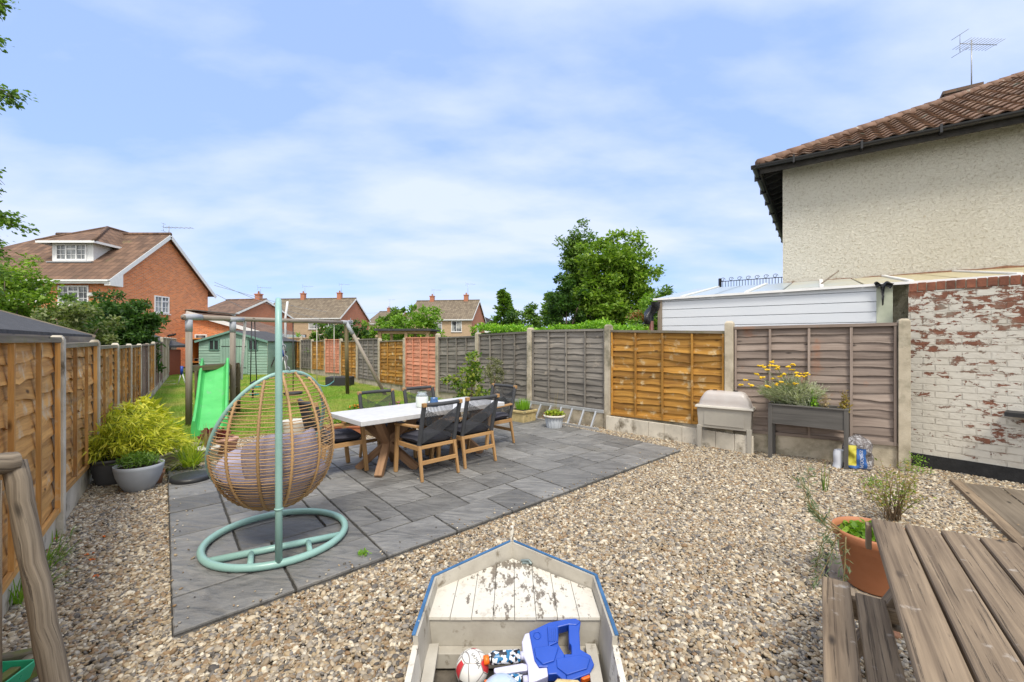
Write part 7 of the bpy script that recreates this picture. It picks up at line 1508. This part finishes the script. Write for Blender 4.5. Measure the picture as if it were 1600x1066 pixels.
T('clipped bright green bush beyond the far fence, right of the egg chair pole', 464, 521, 450, 480, 30, 1600, .14, 'leaf_hedge', clumps=30, cr=.24, seed=24, z0=.3, cat='shrub')
T('dark green clump between the clipped bushes beyond the far fence', 445, 517, 430, 462, 34, 1500, .16, 'leaf_dark', clumps=30, cr=.24, seed=25, z0=.3, cat='shrub')
T('dark leafy conifer bush against the brick gable behind the left fence', 192, 466, 150, 236, 13.5, 16000, .15, 'leaf_dark', clumps=200, cr=.20, seed=31, z0=.3, aspect=.35, cat='shrub', up=.1)
T('dark green bush left of the conifer bush, below the front windows', 146, 470, 96, 186, 15, 12000, .14, 'leaf_treedark', clumps=160, cr=.2, seed=32, z0=.3, cat='shrub')
T('pale green loose bush above the felt shed roof', 106, 470, 48, 160, 11.5, 12000, .10, 'leaf_olive2', clumps=80, cr=.2, seed=33, z0=.3, cat='shrub')
T('tall leafy bush at the left edge in front of the brick house', 6, 408, -70, 60, 12.5, 14000, .12, 'leaf_tree', clumps=200, cr=.2, seed=34, z0=.3, cat='shrub')
# birch hanging into the frame at the top left
bx, by = -8.6, 5.9; t = thing('birch_tree', 'overhanging birch tree whose leafy branch tips enter at the top left', 'tree', None, (bx, by, 0)); P = []; Dd = []; m = MB(); g = random.Random(12); m.tube([(0, 0, 0), (.05, 0, 3), (-.1, 0, 7)], [.16, .12, .06], 10)
ends = [((-6.85, 5.9, 3.25), 520, .30), ((-6.95, 5.8, 2.95), 420, .30), ((-6.9, 5.9, 5.0), 420, .25), ((-6.98, 5.8, 4.65), 420, .22), ((-6.95, 5.9, 6.2), 300, .26), ((-7.1, 5.9, 5.7), 380, .26), ((-7.4, 6.2, 4.0), 500, .35), ((-7.3, 6.0, 2.5), 700, .4), ((-7.8, 6.2, 5.2), 500, .4), ((-7.6, 5.8, 3.2), 700, .4), ((-9.2, 6.4, 5.6), 900, .8), ((-9.4, 6.2, 4.0), 900, .8)]
for e_, n_, r_ in ends:
    e_ = Vector(e_) - Vector((bx, by, 0)); s0 = Vector((0, 0, e_.z + .1)); md = (s0 + e_) / 2 + ZU * .22; m.tube([s0, md, e_, e_ + Vector((r_ * .5, 0, -r_ * .5))], [.025, .014, .005, .002], 5)
    for tw in range(7):
        te = e_ + Vector((g.uniform(-.5, .75) * r_, g.uniform(-.6, .6) * r_, g.uniform(-.9, .3) * r_)); ts = md.lerp(e_, g.uniform(.4, 1)); m.tube([ts, te], [.004, .0015], 4)
        for q in range(n_ // 7): f_ = g.uniform(.2, 1); P.append(ts.lerp(te, f_) + Vector((g.gauss(0, .04), g.gauss(0, .04), g.gauss(0, .04)))); Dd.append((te - ts).normalized() * .6 + Vector((g.gauss(0, .5), g.gauss(0, .5), -.3)))
m.build('trunk', 'bark', t); leaves('crown', P, .062, 'leaf_mid', t, dirs=np.array(Dd), aspect=.55, seed=9)
